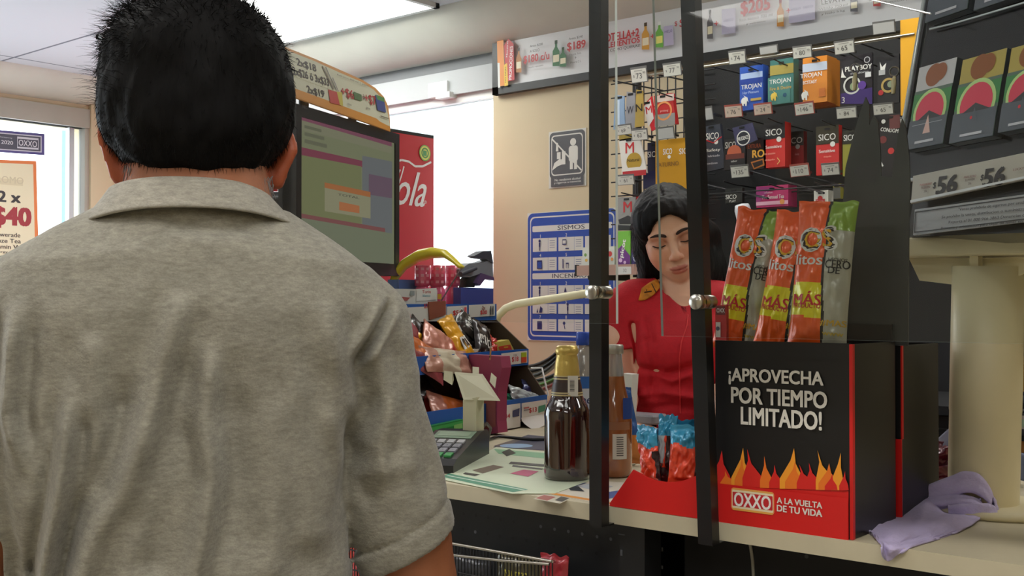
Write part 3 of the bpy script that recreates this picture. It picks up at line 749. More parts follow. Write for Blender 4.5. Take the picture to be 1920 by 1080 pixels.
# sloping tray of wires under the lowest row
b = MB()
for x0, y0, x1, y1 in ((1400, 318, 1545, 362), (1512, 330, 1590, 352), (1320, 345, 1440, 372)):
    b.tube([on_y(x0, y0, 2.85), on_y(x1, y1, 2.6)], .003, m_wire, n=5)
for Y in (2.62, 2.7, 2.78): b.tube([(on_y(1330, 360, Y).x, Y, on_y(1450, 362, 2.7).z), (on_y(1640, 360, Y).x, Y, on_y(1450, 362, 2.7).z)], .002, m_wire, n=5)
b.build('tray_wire', t)

tagp = {}
def price_tag(x, y, w, h, s, label, col=(220, 216, 208), rim=(120, 118, 116), tilt=0.0, Y=TY - .008):
    b = MB(); base = PY(Y)
    a, c = base.ab(x, y)
    pl = Plane(base.pt(a, c), Vector((math.cos(tilt), 0, math.sin(tilt))), Vector((-math.sin(tilt), -.25, math.cos(tilt))).normalized(), mm=True)
    p0 = base.ab(x - w / 2, y); p1 = base.ab(x + w / 2, y); q0 = base.ab(x, y - h / 2); q1 = base.ab(x, y + h / 2)
    W = abs(p1[0] - p0[0]) * 500; H = abs(q1[1] - q0[1]) * 500
    b.rect(pl, -W, -H, W, H, .0025, rim)
    b.art(pl, [('q', -W * .93, -H * .72, W * .93, H * .9, col)] + ([('t', s, 0, H * .15, H * .7, (90, 88, 86), {'bold': .01}), ('t', '$', -W * .62, H * .15, H * .35, (110, 108, 106)), ('t', '90', W * .68, -H * .2, H * .28, (110, 108, 106)), ('q', -W * .5, -H * .55, W * .5, -H * .45, (160, 158, 150))] if s else []))
    b.box((pl.o.x - .002, Y + .001, pl.o.z - .003), (pl.o.x + .002, TY + .06, pl.o.z + .003), m_wire)
    return tag(b.build('price_tag'), label, 'price tag', 'price tags on the wall rack hooks')
TG = [(1198, 140, 30, 30, '73', 'white price tag reading 73 at the top left end of the rack'), (1260, 130, 34, 26, '77', 'white price tag reading 77 on the top rail beside the right post'),
      (1169, 243, 30, 20, '69', 'white price tag reading 69 in front of silver packs'), (1199, 252, 30, 22, '63', 'white price tag reading 63 above the white and gold pack'), (1247, 249, 34, 24, '', 'blank grey price holder under the red and silver ring pack'),
      (1173, 337, 32, 20, '61', 'white price tag reading 61 under the white and gold pack'),
      (1382, 107, 32, 26, '74', 'white price tag reading 74 on the top rail'), (1441, 93, 34, 16, '', 'grey blank price holder on the top rail, between two white tags'), (1504, 97, 36, 24, '80', 'white price tag reading 80 on the top rail'), (1583, 88, 38, 26, '65', 'white price tag reading 65 on the top rail'), (1657, 51, 42, 24, '', 'grey blank price holder beside the yellow folder top'),
      (1375, 208, 33, 24, '76', 'pinkish price tag reading 76 below the blue box'), (1430, 204, 34, 22, '24', 'pinkish price tag reading 24 below the green box'), (1508, 203, 36, 24, '146', 'white price tag reading 146 below the orange box'), (1587, 211, 38, 22, '84', 'white price tag reading 84 below the black and purple card'), (1656, 204, 38, 22, '65', 'white price tag reading 65 in the middle row beside the yellow folder'),
      (1387, 321, 34, 24, '135', 'white price tag reading 135 below the copper cup pack'), (1499, 319, 36, 24, '110', 'white price tag reading 110 below the red packs'), (1557, 317, 34, 24, '74', 'white price tag reading 74 right above the chip bags'), (1703, 231, 30, 26, '100', 'white price tag reading 100 under the yellow folder'), (1329, 212, 14, 26, '', 'small red and white price holder beside the right post')]
for x, y, w_, h_, s, lb in TG:
    pk = 'pinkish' in lb
    price_tag(x, y, w_, h_, s, lb, (218, 196, 180) if pk else ((196, 194, 192) if not s else (220, 217, 208)), (170, 84, 74) if (pk or s in ('146', '110')) else (112, 110, 108), tilt=random.uniform(-.03, .03))

PK = PY(2.68)
def pack(name, label, cat, x0, y0, x1, y1, col, items=(), th=.012, pl=PK, poly=None, m=None, rough=.35, group='hanging packs on the wall rack', hole=True):
    b = MB(); mm_ = m or paper(col, rough)
    pts = poly or [(x0, y0), (x1, y0), (x1, y1), (x0, y1)]
    if poly: b.slab(pl, pts, th, mm_)
    else: b.rect(pl, x0, y0, x1, y1, th, mm_)
    its = list(items)
    if hole: cx_ = (pts[0][0] + pts[1][0]) / 2; cy_ = (pts[0][1] + pts[1][1]) / 2 + 4; its.append(('q', cx_ - 5, cy_ - 1.4, cx_ + 5, cy_ + 1.4, (14, 14, 15)))
    b.art(pl, its)
    return tag(b.build(name), label, cat, group)
W_ = (232, 230, 224)
def helmet(x, y, s, c): return [('c', x, y, s * .55, c), ('p', [(x - s * .55, y), (x - s * .1, y), (x - s * .05, y + s * .9), (x - s * .4, y + s * .8)], c), ('p', [(x - s * .1, y - s * .9), (x + s * .6, y - s * .5), (x + s * .75, y + s * .3), (x + s * .45, y - s * .1)], c), ('p', [(x + s * .1, y), (x + s * .5, y), (x + s * .45, y + s * .9), (x + s * .2, y + s * .9)], c)]
pack('hanging_box', 'blue hanging box with white helmet emblem in the upper row', 'box', 1387, 127, 1431, 203, (44, 84, 176), [('q', 1389, 139, 1430, 148, (170, 190, 226)), ('q', 1387, 150, 1431, 154, (30, 62, 150)), ('t', 'TROJAN', 1409, 163, 11, W_, {'w': 38}), ('t', 'Her Pleasure', 1408, 173, 5, (180, 196, 230), {'w': 30}), ('q', 1408, 185, 1428, 187, (190, 160, 80))] + helmet(1396, 189, 11, W_), th=.03)
pack('hanging_box', 'teal green hanging box with yellow helmet emblem in the upper row', 'box', 1444, 114, 1488, 192, (66, 118, 112), [('q', 1444, 124, 1488, 136, (166, 150, 74)), ('q', 1440, 147, 1482, 192, (74, 128, 122)), ('t', 'TROJAN', 1463, 153, 11, W_, {'w': 40}), ('t', 'Fire & Desire', 1464, 165, 6, (214, 176, 90), {'w': 40}), ('c', 1472, 178, 4, (40, 84, 110))] + helmet(1451, 180, 10, (228, 196, 84)), th=.03)
for k, (dx, dy) in enumerate(((0, 0), (9, 3), (15, 7))):
    P2 = PY(2.66 + .04 * k)
    pack('hanging_box', ['orange hanging box with white helmet emblem, frontmost of three', 'orange hanging box in the middle of the three', 'orange hanging box rearmost of the three'][k], 'box', 1505 + dx, 110 + dy, 1551 + dx, 190 + dy, (222, 138, 50),
         [('q', 1505 + dx, 121 + dy, 1551 + dx, 130 + dy, (196, 204, 222)), ('t', 'TROJAN', 1521 + dx, 142 + dy, 11, W_, {'w': 40}), ('t', 'ECSTASY', 1519 + dx, 154 + dy, 6, W_, {'w': 26, 'bold': .03}), ('q', 1536 + dx, 166 + dy, 1548 + dx, 180 + dy, (206, 116, 50))] + helmet(1509 + dx, 178 + dy, 11, W_), th=.03, pl=P2)
pack('hanging_card', 'black hanging card with ring window and purple base in the upper row', 'card', 1576, 107, 1636, 195, (34, 30, 36), [('c', 1626, 112, 6, (200, 200, 204)), ('c', 1626, 112, 4.5, (40, 38, 44)), ('t', 'PLAYBOY', 1610, 127, 9, W_, {'w': 50, 'bold': .03}), ('t', 'condoms', 1612, 136, 4, (200, 200, 200), {'w': 34}),
     ('p', [(1577, 176), (1636, 164), (1636, 195), (1577, 195)], (66, 44, 116)), ('o', 1598, 160, 17, (214, 214, 208), .8), ('c', 1617, 160, 8, (96, 60, 150)), ('c', 1602, 162, 8, (140, 156, 120)), ('q', 1623, 136, 1634, 144, (226, 226, 226)), ('t', '3', 1582, 188, 11, W_), ('p', [(1580, 128), (1583, 140), (1588, 146), (1578, 146)], W_)], th=.006)
pack('hanging_card', 'black hanging card beside the yellow folder in the upper row', 'card', 1645, 106, 1686, 192, (30, 28, 32), [('p', [(1650, 116), (1654, 126), (1662, 118), (1658, 136), (1651, 134)], W_), ('q', 1648, 132, 1660, 140, (180, 180, 180)), ('o', 1666, 160, 14, (190, 160, 90), .7), ('c', 1652, 174, 5, (190, 50, 54)), ('c', 1670, 158, 6, (150, 160, 130))], th=.006)
for k, (x, y) in enumerate(((1604, 128), (1677, 134))):      # metal key-ring gadgets hanging in front
    b = MB(); q = on_y(x, y, 2.63); q2 = on_y(x - 2, y + 42, 2.63)
    b.lathe(q + Vector((0, 0, .0)), [(.011, -.003), (.013, 0), (.011, .003), (.009, 0), (.011, -.003)], m_chrome, axis=(0, 1, .2), n=20)
    b.tube([q - Vector((0, 0, .012)), (q + q2) / 2, q2], [.004, .007, .005], mat('bronze_metal', (150, 142, 112), .35, .8), n=8)
    tag(b.build('opener'), ['dark metal bottle opener hanging before the purple based card', 'bronze coloured metal opener hanging beside the yellow folder'][k], 'opener', 'metal openers on the wall rack')
b = MB(); b.rect(PY(2.6), 1688, 38, 1731, 212, .006, (236, 172, 34)); b.art(PY(2.6), [('q', 1699, 188, 1724, 190, (90, 70, 30)), ('q', 1700, 181, 1712, 183, (200, 150, 50))])
tag(b.build('folder'), 'tall yellow orange folder hanging at the right end of the rack', 'folder')
sico = lambda x, y, w=34: [('t', 'SICO', x, y, 12, W_, {'w': w}), ('c', x + w * .33, y + 13, 5, W_)]
pack('hanging_box', 'dark grey blue hanging box at the left of the middle row', 'box', 1321, 236, 1358, 316, (58, 62, 74), [('t', 'SICO', 1336, 255, 12, W_, {'w': 24}), ('c', 1343, 266, 4.5, W_), ('l', [(1322, 262), (1338, 268), (1354, 256)], 2, (190, 40, 50)), ('t', 'Safety', 1338, 282, 7, W_, {'w': 26}), ('t', 'lubricado', 1339, 292, 4, (200, 200, 206), {'w': 22}), ('t', 'condones', 1336, 306, 4, (200, 200, 206), {'w': 20})], poly=[(1318, 238), (1350, 232), (1360, 314), (1326, 322)])
pack('hanging_box', 'black hanging box with a copper cup picture in the middle row', 'box', 1357, 262, 1398, 316, (34, 30, 32), [('t', 'SICO', 1370, 272, 12, (200, 196, 190), {'w': 20}), ('c', 1377, 287, 15, (190, 96, 66)), ('q', 1361, 290, 1396, 300, (110, 50, 40)), ('q', 1358, 300, 1397, 316, (34, 30, 32)), ('t', 'sabor', 1377, 302, 4, (200, 196, 190))], hole=False)
pack('hanging_packet', 'dark blue hanging packet with round white emblem', 'packet', 0, 0, 0, 0, (62, 60, 92), [('c', 1394, 259, 14, W_), ('c', 1394, 259, 12, (34, 34, 44)), ('t', 'PRUDENCE', 1394, 259, 7, W_, {'w': 22, 'rot': .15, 'bold': .03})], poly=[(1373, 240), (1410, 230), (1420, 262), (1392, 275), (1380, 272)], th=.004, pl=PY(2.63))
pack('hanging_box', 'black hanging box with glowing orange lettering in the middle row', 'box', 1400, 262, 1436, 316, (36, 24, 22), [('t', 'RO', 1422, 288, 14, (226, 166, 60), {'bold': .03, 'w': 22}), ('t', 'TEXTURA', 1413, 274, 8, (150, 70, 40), {'w': 28}), ('p', [(1408, 304), (1432, 297), (1434, 310), (1414, 318)], (190, 110, 40)), ('p', [(1411, 306), (1430, 300), (1431, 308), (1415, 315)], (40, 26, 20))], hole=False)
pack('hanging_box', 'bright red hanging box with black top, left one in the middle row', 'box', 1432, 232, 1472, 312, (206, 48, 44), [('q', 1432, 232, 1472, 258, (30, 28, 32))] + sico(1451, 248, 30) + [('t', 'Sensitive', 1451, 275, 6, W_, {'w': 30, 'bold': .02}), ('t', 'mas sensacion', 1444, 288, 4, (240, 170, 150), {'w': 20}), ('t', 'delgado', 1444, 300, 4, (240, 170, 150), {'w': 18}), ('l', [(1458, 296), (1463, 302), (1458, 308)], 1.5, (226, 190, 110))], th=.035)
pack('hanging_box', 'dark red hanging box half hidden behind a brighter red one', 'box', 1478, 248, 1507, 314, (130, 24, 32), [('q', 1478, 248, 1507, 272, (24, 22, 26)), ('t', 'CO', 1494, 263, 11, (180, 178, 174)), ('c', 1496, 275, 4.5, (150, 148, 146)), ('t', 'ive', 1495, 289, 5, (180, 120, 120))], th=.02, pl=PY(2.74))
pack('hanging_box', 'bright red hanging box with black top, right one above the chip bags', 'box', 1530, 238, 1573, 326, (206, 44, 44), [('q', 1530, 238, 1573, 268, (52, 46, 28))] + sico(1551, 257, 32) + [('t', 'Sensitive', 1551, 283, 6, W_, {'w': 30, 'bold': .02}), ('t', 'delgado', 1552, 294, 4, (240, 170, 150), {'w': 14})], th=.02)
pack('hanging_box', 'olive yellow hanging box at the dark display flap', 'box', 1580, 246, 1612, 328, (150, 146, 52), [('q', 1580, 246, 1612, 268, (40, 38, 26)), ('t', 'SICO', 1594, 258, 11, W_, {'w': 24})], th=.02)
pack('hanging_card', 'black hanging card with white and red print behind the dark flaps', 'card', 1648, 216, 1692, 330, (28, 24, 28), [('t', 'CONDOM', 1668, 244, 7, W_, {'w': 34, 'rot': -.2, 'bold': .03}), ('c', 1656, 262, 7, (120, 50, 50)), ('c', 1671, 283, 6, (200, 50, 50)), ('q', 1668, 217, 1688, 240, (118, 66, 66)), ('l', [(1650, 300), (1656, 312)], 3, W_), ('c', 1657, 228, 4, W_)], th=.006)
# third row
pack('hanging_box', 'plain black hanging box with small white print at the left of the lowest row', 'box', 1360, 354, 1392, 380, (44, 44, 42), [('t', 'SICO', 1371, 369, 8, W_, {'w': 20}), ('t', 'PLAY', 1374, 377, 4, W_, {'w': 12})])
pack('hanging_box', 'pink and magenta box of tea hanging above the chip bags', 'box', 1418, 350, 1478, 386, (190, 54, 108), [('p', [(1418, 350), (1450, 350), (1418, 386)], (158, 56, 120)), ('q', 1418, 379, 1478, 382, (226, 170, 190)), ('t', 'The Sensual Tea', 1449, 369, 7, W_, {'w': 42}), ('t', 'infusion', 1441, 361, 4, (230, 180, 200)), ('c', 1467, 378, 5, (226, 150, 80))], th=.05)
pack('hanging_box', 'white box with a small red fruit emblem above the chip bags', 'box', 1526, 358, 1553, 402, (222, 218, 208), [('c', 1538, 372, 5, (196, 40, 44)), ('q', 1530, 374, 1547, 381, (196, 40, 44)), ('t', 'Fresa', 1538, 377.5, 4.5, W_), ('t', 'PLAY', 1536, 397, 7, (40, 40, 44), {'w': 18})], th=.03, pl=PY(2.62))
pack('hanging_box', 'small yellow and grey box hanging beside the dark flap', 'box', 1562, 345, 1576, 372, (170, 160, 70), [('q', 1562, 352, 1576, 372, (110, 108, 100))], th=.02)
b = MB(); q = on_y(1391, 385, 2.62)
b.lathe(on_y(1399, 432, 2.62), [(0, 0), (.016, .002), (.019, .02), (.021, .055), (.018, .068), (0, .072)], (206, 206, 210), n=20, axis=(-.18, 0, 1))
b.art(PY(2.595), [('t', 'Dona', 1392, 434, 9, (50, 50, 110), {'w': 24, 'rot': .1})])
tag(b.build('white_bottle'), 'white plastic bottle standing behind the leftmost chip bag', 'bottle')
# left group
GB = 'hanging packs at the left end of the rack'
for k, (x0, y0, x1, y1, c, s, sc2, lb) in enumerate(((1150, 178, 1172, 240, (150, 176, 206), '', (60, 60, 70), 'pale blue foil packet at the left end of the wall rack'), (1172, 172, 1192, 240, (150, 150, 154), 'W', (60, 60, 70), 'silver grey packet with a dark letter, second from the rack\'s left end'), (1190, 168, 1207, 236, (176, 150, 74), 'N', (40, 34, 26), 'gold and black packet, third from the rack\'s left end'))):
    pack('hanging_packet', lb, 'packet', 0, 0, 0, 0, c, [('t', s, (x0 + x1) / 2, (y0 + y1) / 2, 14, sc2, {'w': 12})] if s else [('q', x0 + 6, y0 + 10, x0 + 12, y1 - 4, (196, 214, 232))], poly=[(x0 + 3, y0), (x1 - 2, y0 + 2), (x1, y1), (x0, y1 + 3)], m=foil(c), th=.004, pl=PY(2.7 - .02 * k), group=GB)
pack('hanging_packet', 'tilted red and white packet with a red letter near the right post', 'packet', 0, 0, 0, 0, (200, 40, 50), [('p', [(1207, 200), (1220, 186), (1226, 222), (1216, 238)], (220, 216, 214)), ('t', 'M', 1217, 206, 14, (196, 40, 46), {'rot': .15})], poly=[(1206, 198), (1222, 180), (1232, 240), (1222, 246)], th=.004, group=GB)
pack('hanging_box', 'red and silver hanging box with a glowing ring picture', 'box', 1228, 178, 1266, 234, (190, 42, 44), [('q', 1230, 180, 1264, 188, (214, 190, 180)), ('q', 1228, 216, 1266, 234, (150, 146, 144)), ('o', 1245, 208, 18, (232, 150, 90), .8), ('t', 'prolong', 1246, 208, 5, (220, 180, 170))], poly=[(1226, 180), (1260, 174), (1268, 232), (1230, 236)], th=.015, group=GB)
M_ = lambda x, y, h: [('t', 'M', x, y, h, (190, 44, 48), {'bold': .015})]
pack('hanging_packet', 'white and gold packet with big red letter under its price tag', 'packet', 0, 0, 0, 0, (222, 218, 210), M_(1181, 277, 20) + [('c', 1189, 303, 17, (176, 142, 44)), ('q', 1166, 316, 1212, 324, (222, 218, 210)), ('t', 'Natural', 1188, 300, 6, (50, 40, 20), {'w': 22}), ('q', 1168, 322, 1212, 328, (180, 40, 44))], poly=[(1160, 262), (1199, 256), (1213, 324), (1168, 330)], th=.006, group=GB)
pack('hanging_packet', 'small gold and grey packet peeking above the white and gold one', 'packet', 1161, 252, 1184, 262, (156, 134, 60), th=.004, hole=False, group=GB)
pack('hanging_packet', 'silver grey packet with big red letter, below the white and gold one', 'packet', 0, 0, 0, 0, (150, 148, 146), M_(1177, 388, 20) + [('p', [(1160, 412), (1178, 404), (1194, 412), (1190, 420), (1162, 420)], (46, 44, 46)), ('p', [(1158, 422), (1196, 424), (1196, 432), (1158, 432)], (40, 40, 42))], poly=[(1157, 370), (1193, 369), (1196, 432), (1157, 432)], th=.006, group=GB)
pack('hanging_packet', 'red packet with black and white round emblem beside the cashier\'s hair', 'packet', 0, 0, 0, 0, (200, 40, 44), [('c', 1206, 395, 13, W_), ('c', 1206, 395, 11, (30, 28, 30)), ('t', 'M', 1203, 395, 8, W_)], poly=[(1192, 369), (1212, 366), (1212, 422), (1193, 424)], th=.006, group=GB)
pack('hanging_packet', 'dark blue box with white letters behind the gold box', 'box', 1214, 268, 1240, 330, (38, 34, 60), [('t', 'SICO', 1226, 289, 11, W_, {'w': 22})], th=.01, group=GB, pl=PY(2.74))
b = MB(); pl = PY(2.63); gm = mat('gold_foil_box', (214, 156, 48), .3, .5, bump=.4, bscale=30)
b.rect(pl, 1229, 264, 1302, 362, .05, gm); b.art(pl, [('t', 'SICO', 1252, 284, 11, W_, {'w': 17}), ('c', 1255, 294, 3.5, W_), ('t', 'SATURNO', 1252, 308, 8, (130, 90, 30), {'w': 42}), ('t', 'SICO', 1286, 283, 11, W_, {'w': 24})])
tag(b.build('gold_box'), 'large shiny gold box hanging just above the cashier\'s head', 'box')
pack('dark_packet', 'black and blue packet low on the rack above the silver one', 'packet', 1206, 322, 1232, 352, (34, 32, 70), th=.01, hole=False, group=GB, pl=PY(2.72))

# small shelf by the cashier's shoulder
sh = PY(2.62); a = on_y(1079, 508, 2.62); a2 = on_y(1240, 500, 2.62)
zt1 = on_y(1081, 498, 2.62).z; zb1 = on_y(1081, 517, 2.62).z
t = thing('wall_shelf', (a.x, 2.7, zt1), 'rose coloured shelf edge at the cashier\'s shoulder', 'shelf')
b = MB(); b.box((a.x, 2.62, zb1), (a2.x, 2.632, zt1), mat('rose_metal', (190, 152, 140), .3, .4)); b.box((a.x - .002, 2.6195, zb1 - .002), (a.x + .004, 2.633, zt1 + .002), m_blackm)
b.art(sh, [('p', [(1157, 500), (1184, 500), (1184, 514), (1157, 515)], (206, 204, 200)), ('t', '32', 1172, 507, 6, (120, 116, 112))]); b.build('label_edge', t)
b = MB(); b.box((a.x + .01, 2.6325, zt1 - .008), (a2.x, 2.85, zt1 - .002), m_blackm); b.build('board', t)
for k in range(2): 
    b = MB(); xx = (a.x + .03, a2.x - .02)[k]; b.box((xx, 2.64, zb1 - .012), (xx + .006, 2.85, zt1 - .009), m_black); b.build('bracket', t)
def shelfbox(x0, y0, x1, col, items, label):
    b = MB(); pl = PY(2.65); a0, b0 = pl.ab(x0, y0); a1, _ = pl.ab(x1, y0); zz_ = zt1 - .002
    b.slab(pl, [(a0, zz_), (a1, zz_), (a1, b0), (a0, b0)], .04, col, raw=True); b.art(pl, items)
    tag(b.build('medicine_box'), label, 'box', 'small boxes on the rose shelf')
shelfbox(1092, 464, 1152, (222, 222, 214), [('c', 1098, 478, 3, (120, 160, 80)), ('c', 1144, 476, 5, (200, 60, 60)), ('q', 1140, 482, 1142, 492, (90, 140, 70)), ('c', 1148, 486, 3, (220, 140, 60)), ('c', 1100, 488, 3, (226, 180, 80))], 'white box with small flowers on the rose shelf, crossed by the left post')
shelfbox(1156, 434, 1182, (120, 190, 66), [('p', [(1156, 496), (1156, 470), (1166, 460), (1182, 480), (1182, 496)], (110, 50, 130)), ('t', 'picot', 1169, 466, 10, W_, {'rot': 1.35, 'w': 34, 'bold': .04}), ('c', 1164, 488, 4, (226, 190, 226)), ('c', 1172, 492, 3, (226, 190, 226))], 'green and purple box with white lettering on the rose shelf')
shelfbox(1184, 432, 1212, (96, 50, 110), [('p', [(1184, 497), (1184, 474), (1212, 466), (1212, 497)], (60, 50, 110)), ('c', 1194, 462, 5, (230, 216, 230)), ('c', 1201, 457, 5, (230, 216, 230)), ('c', 1197, 481, 12, (200, 206, 224)), ('t', 'Sal Uvas', 1197, 481, 10, (60, 60, 110), {'w': 18})], 'purple box with white bubbles on the rose shelf beside the hair')

# dark cabinet behind, and what stands on it at the right edge
t = thing('back_cabinet', (0, 2.55, 0), 'dark cabinet standing under the wall rack', 'cabinet')
b = MB(); b.box((-1.15, 2.45, 0.0), (1.6, 2.84, 1.08), m_blackg); b.build('body', t)
b = MB()
for k in range(4): b.box((-1.13 + k * .68, 2.435, .08), (-1.13 + k * .68 + .66, 2.449, 1.05), m_blackg)
b.build('door', t)
b = MB(); b.box((-1.17, 2.43, 1.081), (1.62, 2.84, 1.1), m_blackm); b.build('top', t)
RG = 'packages in the gap right of the pole'
for k, (x0, y0, x1, y1, c, s, lb) in enumerate(((1894, 560, 1935, 650, (66, 58, 44), 'ZO', 'tall dark box with gold print right of the pole'), (1898, 660, 1935, 735, (178, 142, 60), '', 'golden box edge right of the pole'), (1896, 778, 1940, 806, (214, 206, 206), '', 'pink and white price strip right of the pole'), (1893, 822, 1935, 850, (196, 130, 60), '', 'small orange packet right of the pole'))):
    b = MB(); pl = PY(2.1); b.rect(pl, x0, y0, x1, y1, .05, c)
    b.art(pl, ([('t', s, 1912, 610, 24, (206, 176, 96), {'rot': PI / 2})] if s else []) + ([('q', 1897, 784, 1908, 803, (200, 130, 150)), ('q', 1911, 786, 1935, 802, (190, 214, 190))] if k == 2 else []) + ([('q', 1900, 700, 1904, 740, (60, 50, 30))] if k == 1 else []) + ([('c', 1903, 834, 8, (160, 60, 40))] if k == 3 else []))
    tag(b.build('side_package'), lb, 'package', RG)
t = thing('side_shelf', on_y(1900, 760, 2.15), 'black shelf unit seen right of the pole', 'shelf')
b = MB(); q = on_y(1893, 700, 2.1)
for y in (655, 752, 812, 865):
    z = on_y(1900, y, 2.1).z; b.box((q.x - .02, 2.09, z - .012), (q.x + .5, 2.4, z - .002), m_blackm)
b.build('board', t)
b = MB(); b.box((q.x + .49, 2.09, .1), (q.x + .51, 2.42, 1.4), m_blackm); b.box((q.x - .03, 2.4, .1), (q.x + .51, 2.42, 1.4), m_blackm); b.build('upright', t)
# ================================================================ cardboard displays on the counter
m_oxr = mat('display_red', (216, 30, 28), .4); m_oxb = mat('display_black', (22, 21, 22), .38, noise_amt=.1, nscale=6)
BX = CY0 + .004
FP = PY(BX)
f0 = on_y(1341, 640, BX); f1 = on_y(1592, 640, BX); zt_box = on_y(1341, 638, BX).z
DEP = on_x(1674, 700, f1.x).y - BX
t = thing('cardboard_display', ((f0.x + f1.x) / 2, BX + .08, CT), 'black cardboard display with flames and white lettering holding the chip bags', 'display box')
b = MB()
b.box((f0.x, BX, CT + .001), (f1.x, BX + .004, zt_box), m_oxb)
def flame(x, y, w, h, c, lean=0): return ('p', [(x - w / 2, y), (x + w / 2, y), (x + w * .42, y - h * .3), (x + w * .1 + lean * .6, y - h * .62), (x + lean, y - h), (x - w * .1 + lean * .5, y - h * .7), (x - w * .5, y - h * .25)], c)
R2 = (218, 36, 30); O1 = (238, 120, 34); O2 = (246, 160, 44)
fl = [('q', 1345, 893, 1592, 1020, m_oxr)]
for x, w, h, c, l in ((1352, 40, 68, R2, 2), (1366, 30, 30, O1, -6), (1392, 40, 74, O2, 2), (1392, 28, 56, O1, 0), (1412, 38, 72, R2, -10), (1438, 24, 60, O1, -4), (1456, 26, 44, R2, -3), (1486, 46, 76, O2, 4), (1490, 34, 52, O1, 2), (1512, 34, 46, R2, -12), (1526, 30, 50, R2, -8), (1548, 34, 74, O2, -14), (1556, 40, 50, O1, 0), (1572, 24, 70, O2, 6), (1560, 24, 30, R2, 2), (1584, 18, 36, R2, 2)):
    fl.append(flame(x, 912 + (x - 1350) * .03, w, h, c, l))
fl += [('q', 1343, 905, 1592, 1020, m_oxr)]
T = (226, 222, 212)
for s_, x, y, h, w in (('¡APROVECHA', 1454, 709, 31, 176), ('POR TIEMPO', 1460, 745, 30, 178), ('LIMITADO!', 1465, 784, 33, 150)):
    fl.append(('t', s_, x, y, h, T, {'w': w, 'bold': .035, 'rot': 0.0}))
fl += [('rr', 1373, 913, 1454, 965, (236, 150, 90), .14), ('rr', 1375, 915, 1452, 963, (240, 226, 190), .12), ('rr', 1376, 921, 1451, 957, (200, 40, 46), .05), ('q', 1376, 917, 1451, 923, (236, 170, 80)), ('q', 1376, 955, 1451, 961, (236, 170, 80)),
       ('t', 'OXXO', 1413, 939, 25, (244, 240, 236), {'w': 68, 'bold': .03}), ('t', 'A LA VUELTA', 1501, 942, 11, T, {'w': 84, 'bold': .035}), ('t', 'DE TU VIDA', 1501, 957, 12, T, {'w': 84, 'bold': .04})]
b.art(FP, fl)
b.build('front_panel', t)
b = MB(); ey = on_x(1605, 700, f1.x + .004).y
b.box((f1.x, BX, CT + .0005), (f1.x + .004, BX + .006, zt_box - .001), m_oxr); b.build('red_edge', t, 'red edge of the display')
b = MB(); b.box((f1.x, BX + .0062, CT + .0005), (f1.x + .003, BX + DEP, zt_box - .001), m_oxb); b.build('side_panel', t)
b = MB(); b.box((f0.x, BX + .0062, CT + .001), (f0.x + .003, BX + DEP, zt_box - .03), m_oxb); b.build('side_panel', t)
b = MB(); b.box((f0.x + .003, BX + DEP - .004, CT + .0005), (f1.x, BX + DEP, zt_box + .02), m_oxb); b.build('back_panel', t)
b = MB(); b.box((f0.x + .0032, BX + .0062, zt_box - .05), (f1.x - .0002, BX + DEP - .0042, zt_box - .046), m_oxb); b.build('inner_floor', t)
# second display behind with flame shaped black flaps
gy = BX + DEP + .012; gx = on_y(1680, 700, gy).x
t = thing('cardboard_display', (gx - .07, gy + .05, CT), 'black cardboard display behind the lettered one, with tall pointed flaps and a red corner', 'display box')
b = MB(); ztg = on_y(1682, 648, gy).z
b.box((gx - .16, gy, CT + .0005), (gx, gy + .004, ztg), m_oxb)
b.box((gx - .16, gy + .004, CT + .0005), (gx - .157, gy + .13, ztg), m_oxb); b.box((gx - .16, gy + .13, CT + .0005), (gx, gy + .134, ztg), m_oxb); b.build('box', t)
b = MB(); q1_ = on_y(1692, 820, gy); b.box((gx, gy - .001, CT + .0005), (q1_.x, gy + .003, ztg), m_oxb); zf = on_y(1685, 823, gy).z
b.box((gx - .0006, gy - .003, CT + .0005), (q1_.x + .0002, gy - .0012, zf), m_oxr); b.box((q1_.x - .001, gy - .002, zf), (q1_.x + .0006, gy + .003, ztg), m_oxr); b.build('red_corner', t, 'black corner strip with red foot and edge')
b = MB(); sx1 = gx; q2_ = on_x(1750, 700, sx1)
b.box((gx + .0035, gy + .004, CT + .0005), (gx + .0065, gy + .13, ztg), m_oxb); b.build('side_panel', t)
b = MB(); LP = PY(gy - .004); m_flap = mat('black_flap_board', (56, 58, 57), .45, noise_amt=.25, nscale=14)
b.slab(LP, [(1576, 648), (1576, 430), (1582, 360), (1585, 315), (1596, 270), (1604, 240), (1613, 208), (1623, 182), (1630, 198), (1630, 235), (1638, 216), (1646, 230), (1650, 275), (1652, 330), (1672, 332), (1676, 300), (1682, 262), (1691, 222), (1698, 240), (1704, 290), (1706, 340), (1704, 420), (1702, 648)], .003, m_flap)
b.art(LP, [('p', [(1602, 318), (1624, 305), (1648, 322), (1640, 342), (1608, 336)], (58, 58, 60))]); b.build('pointed_flap', t)

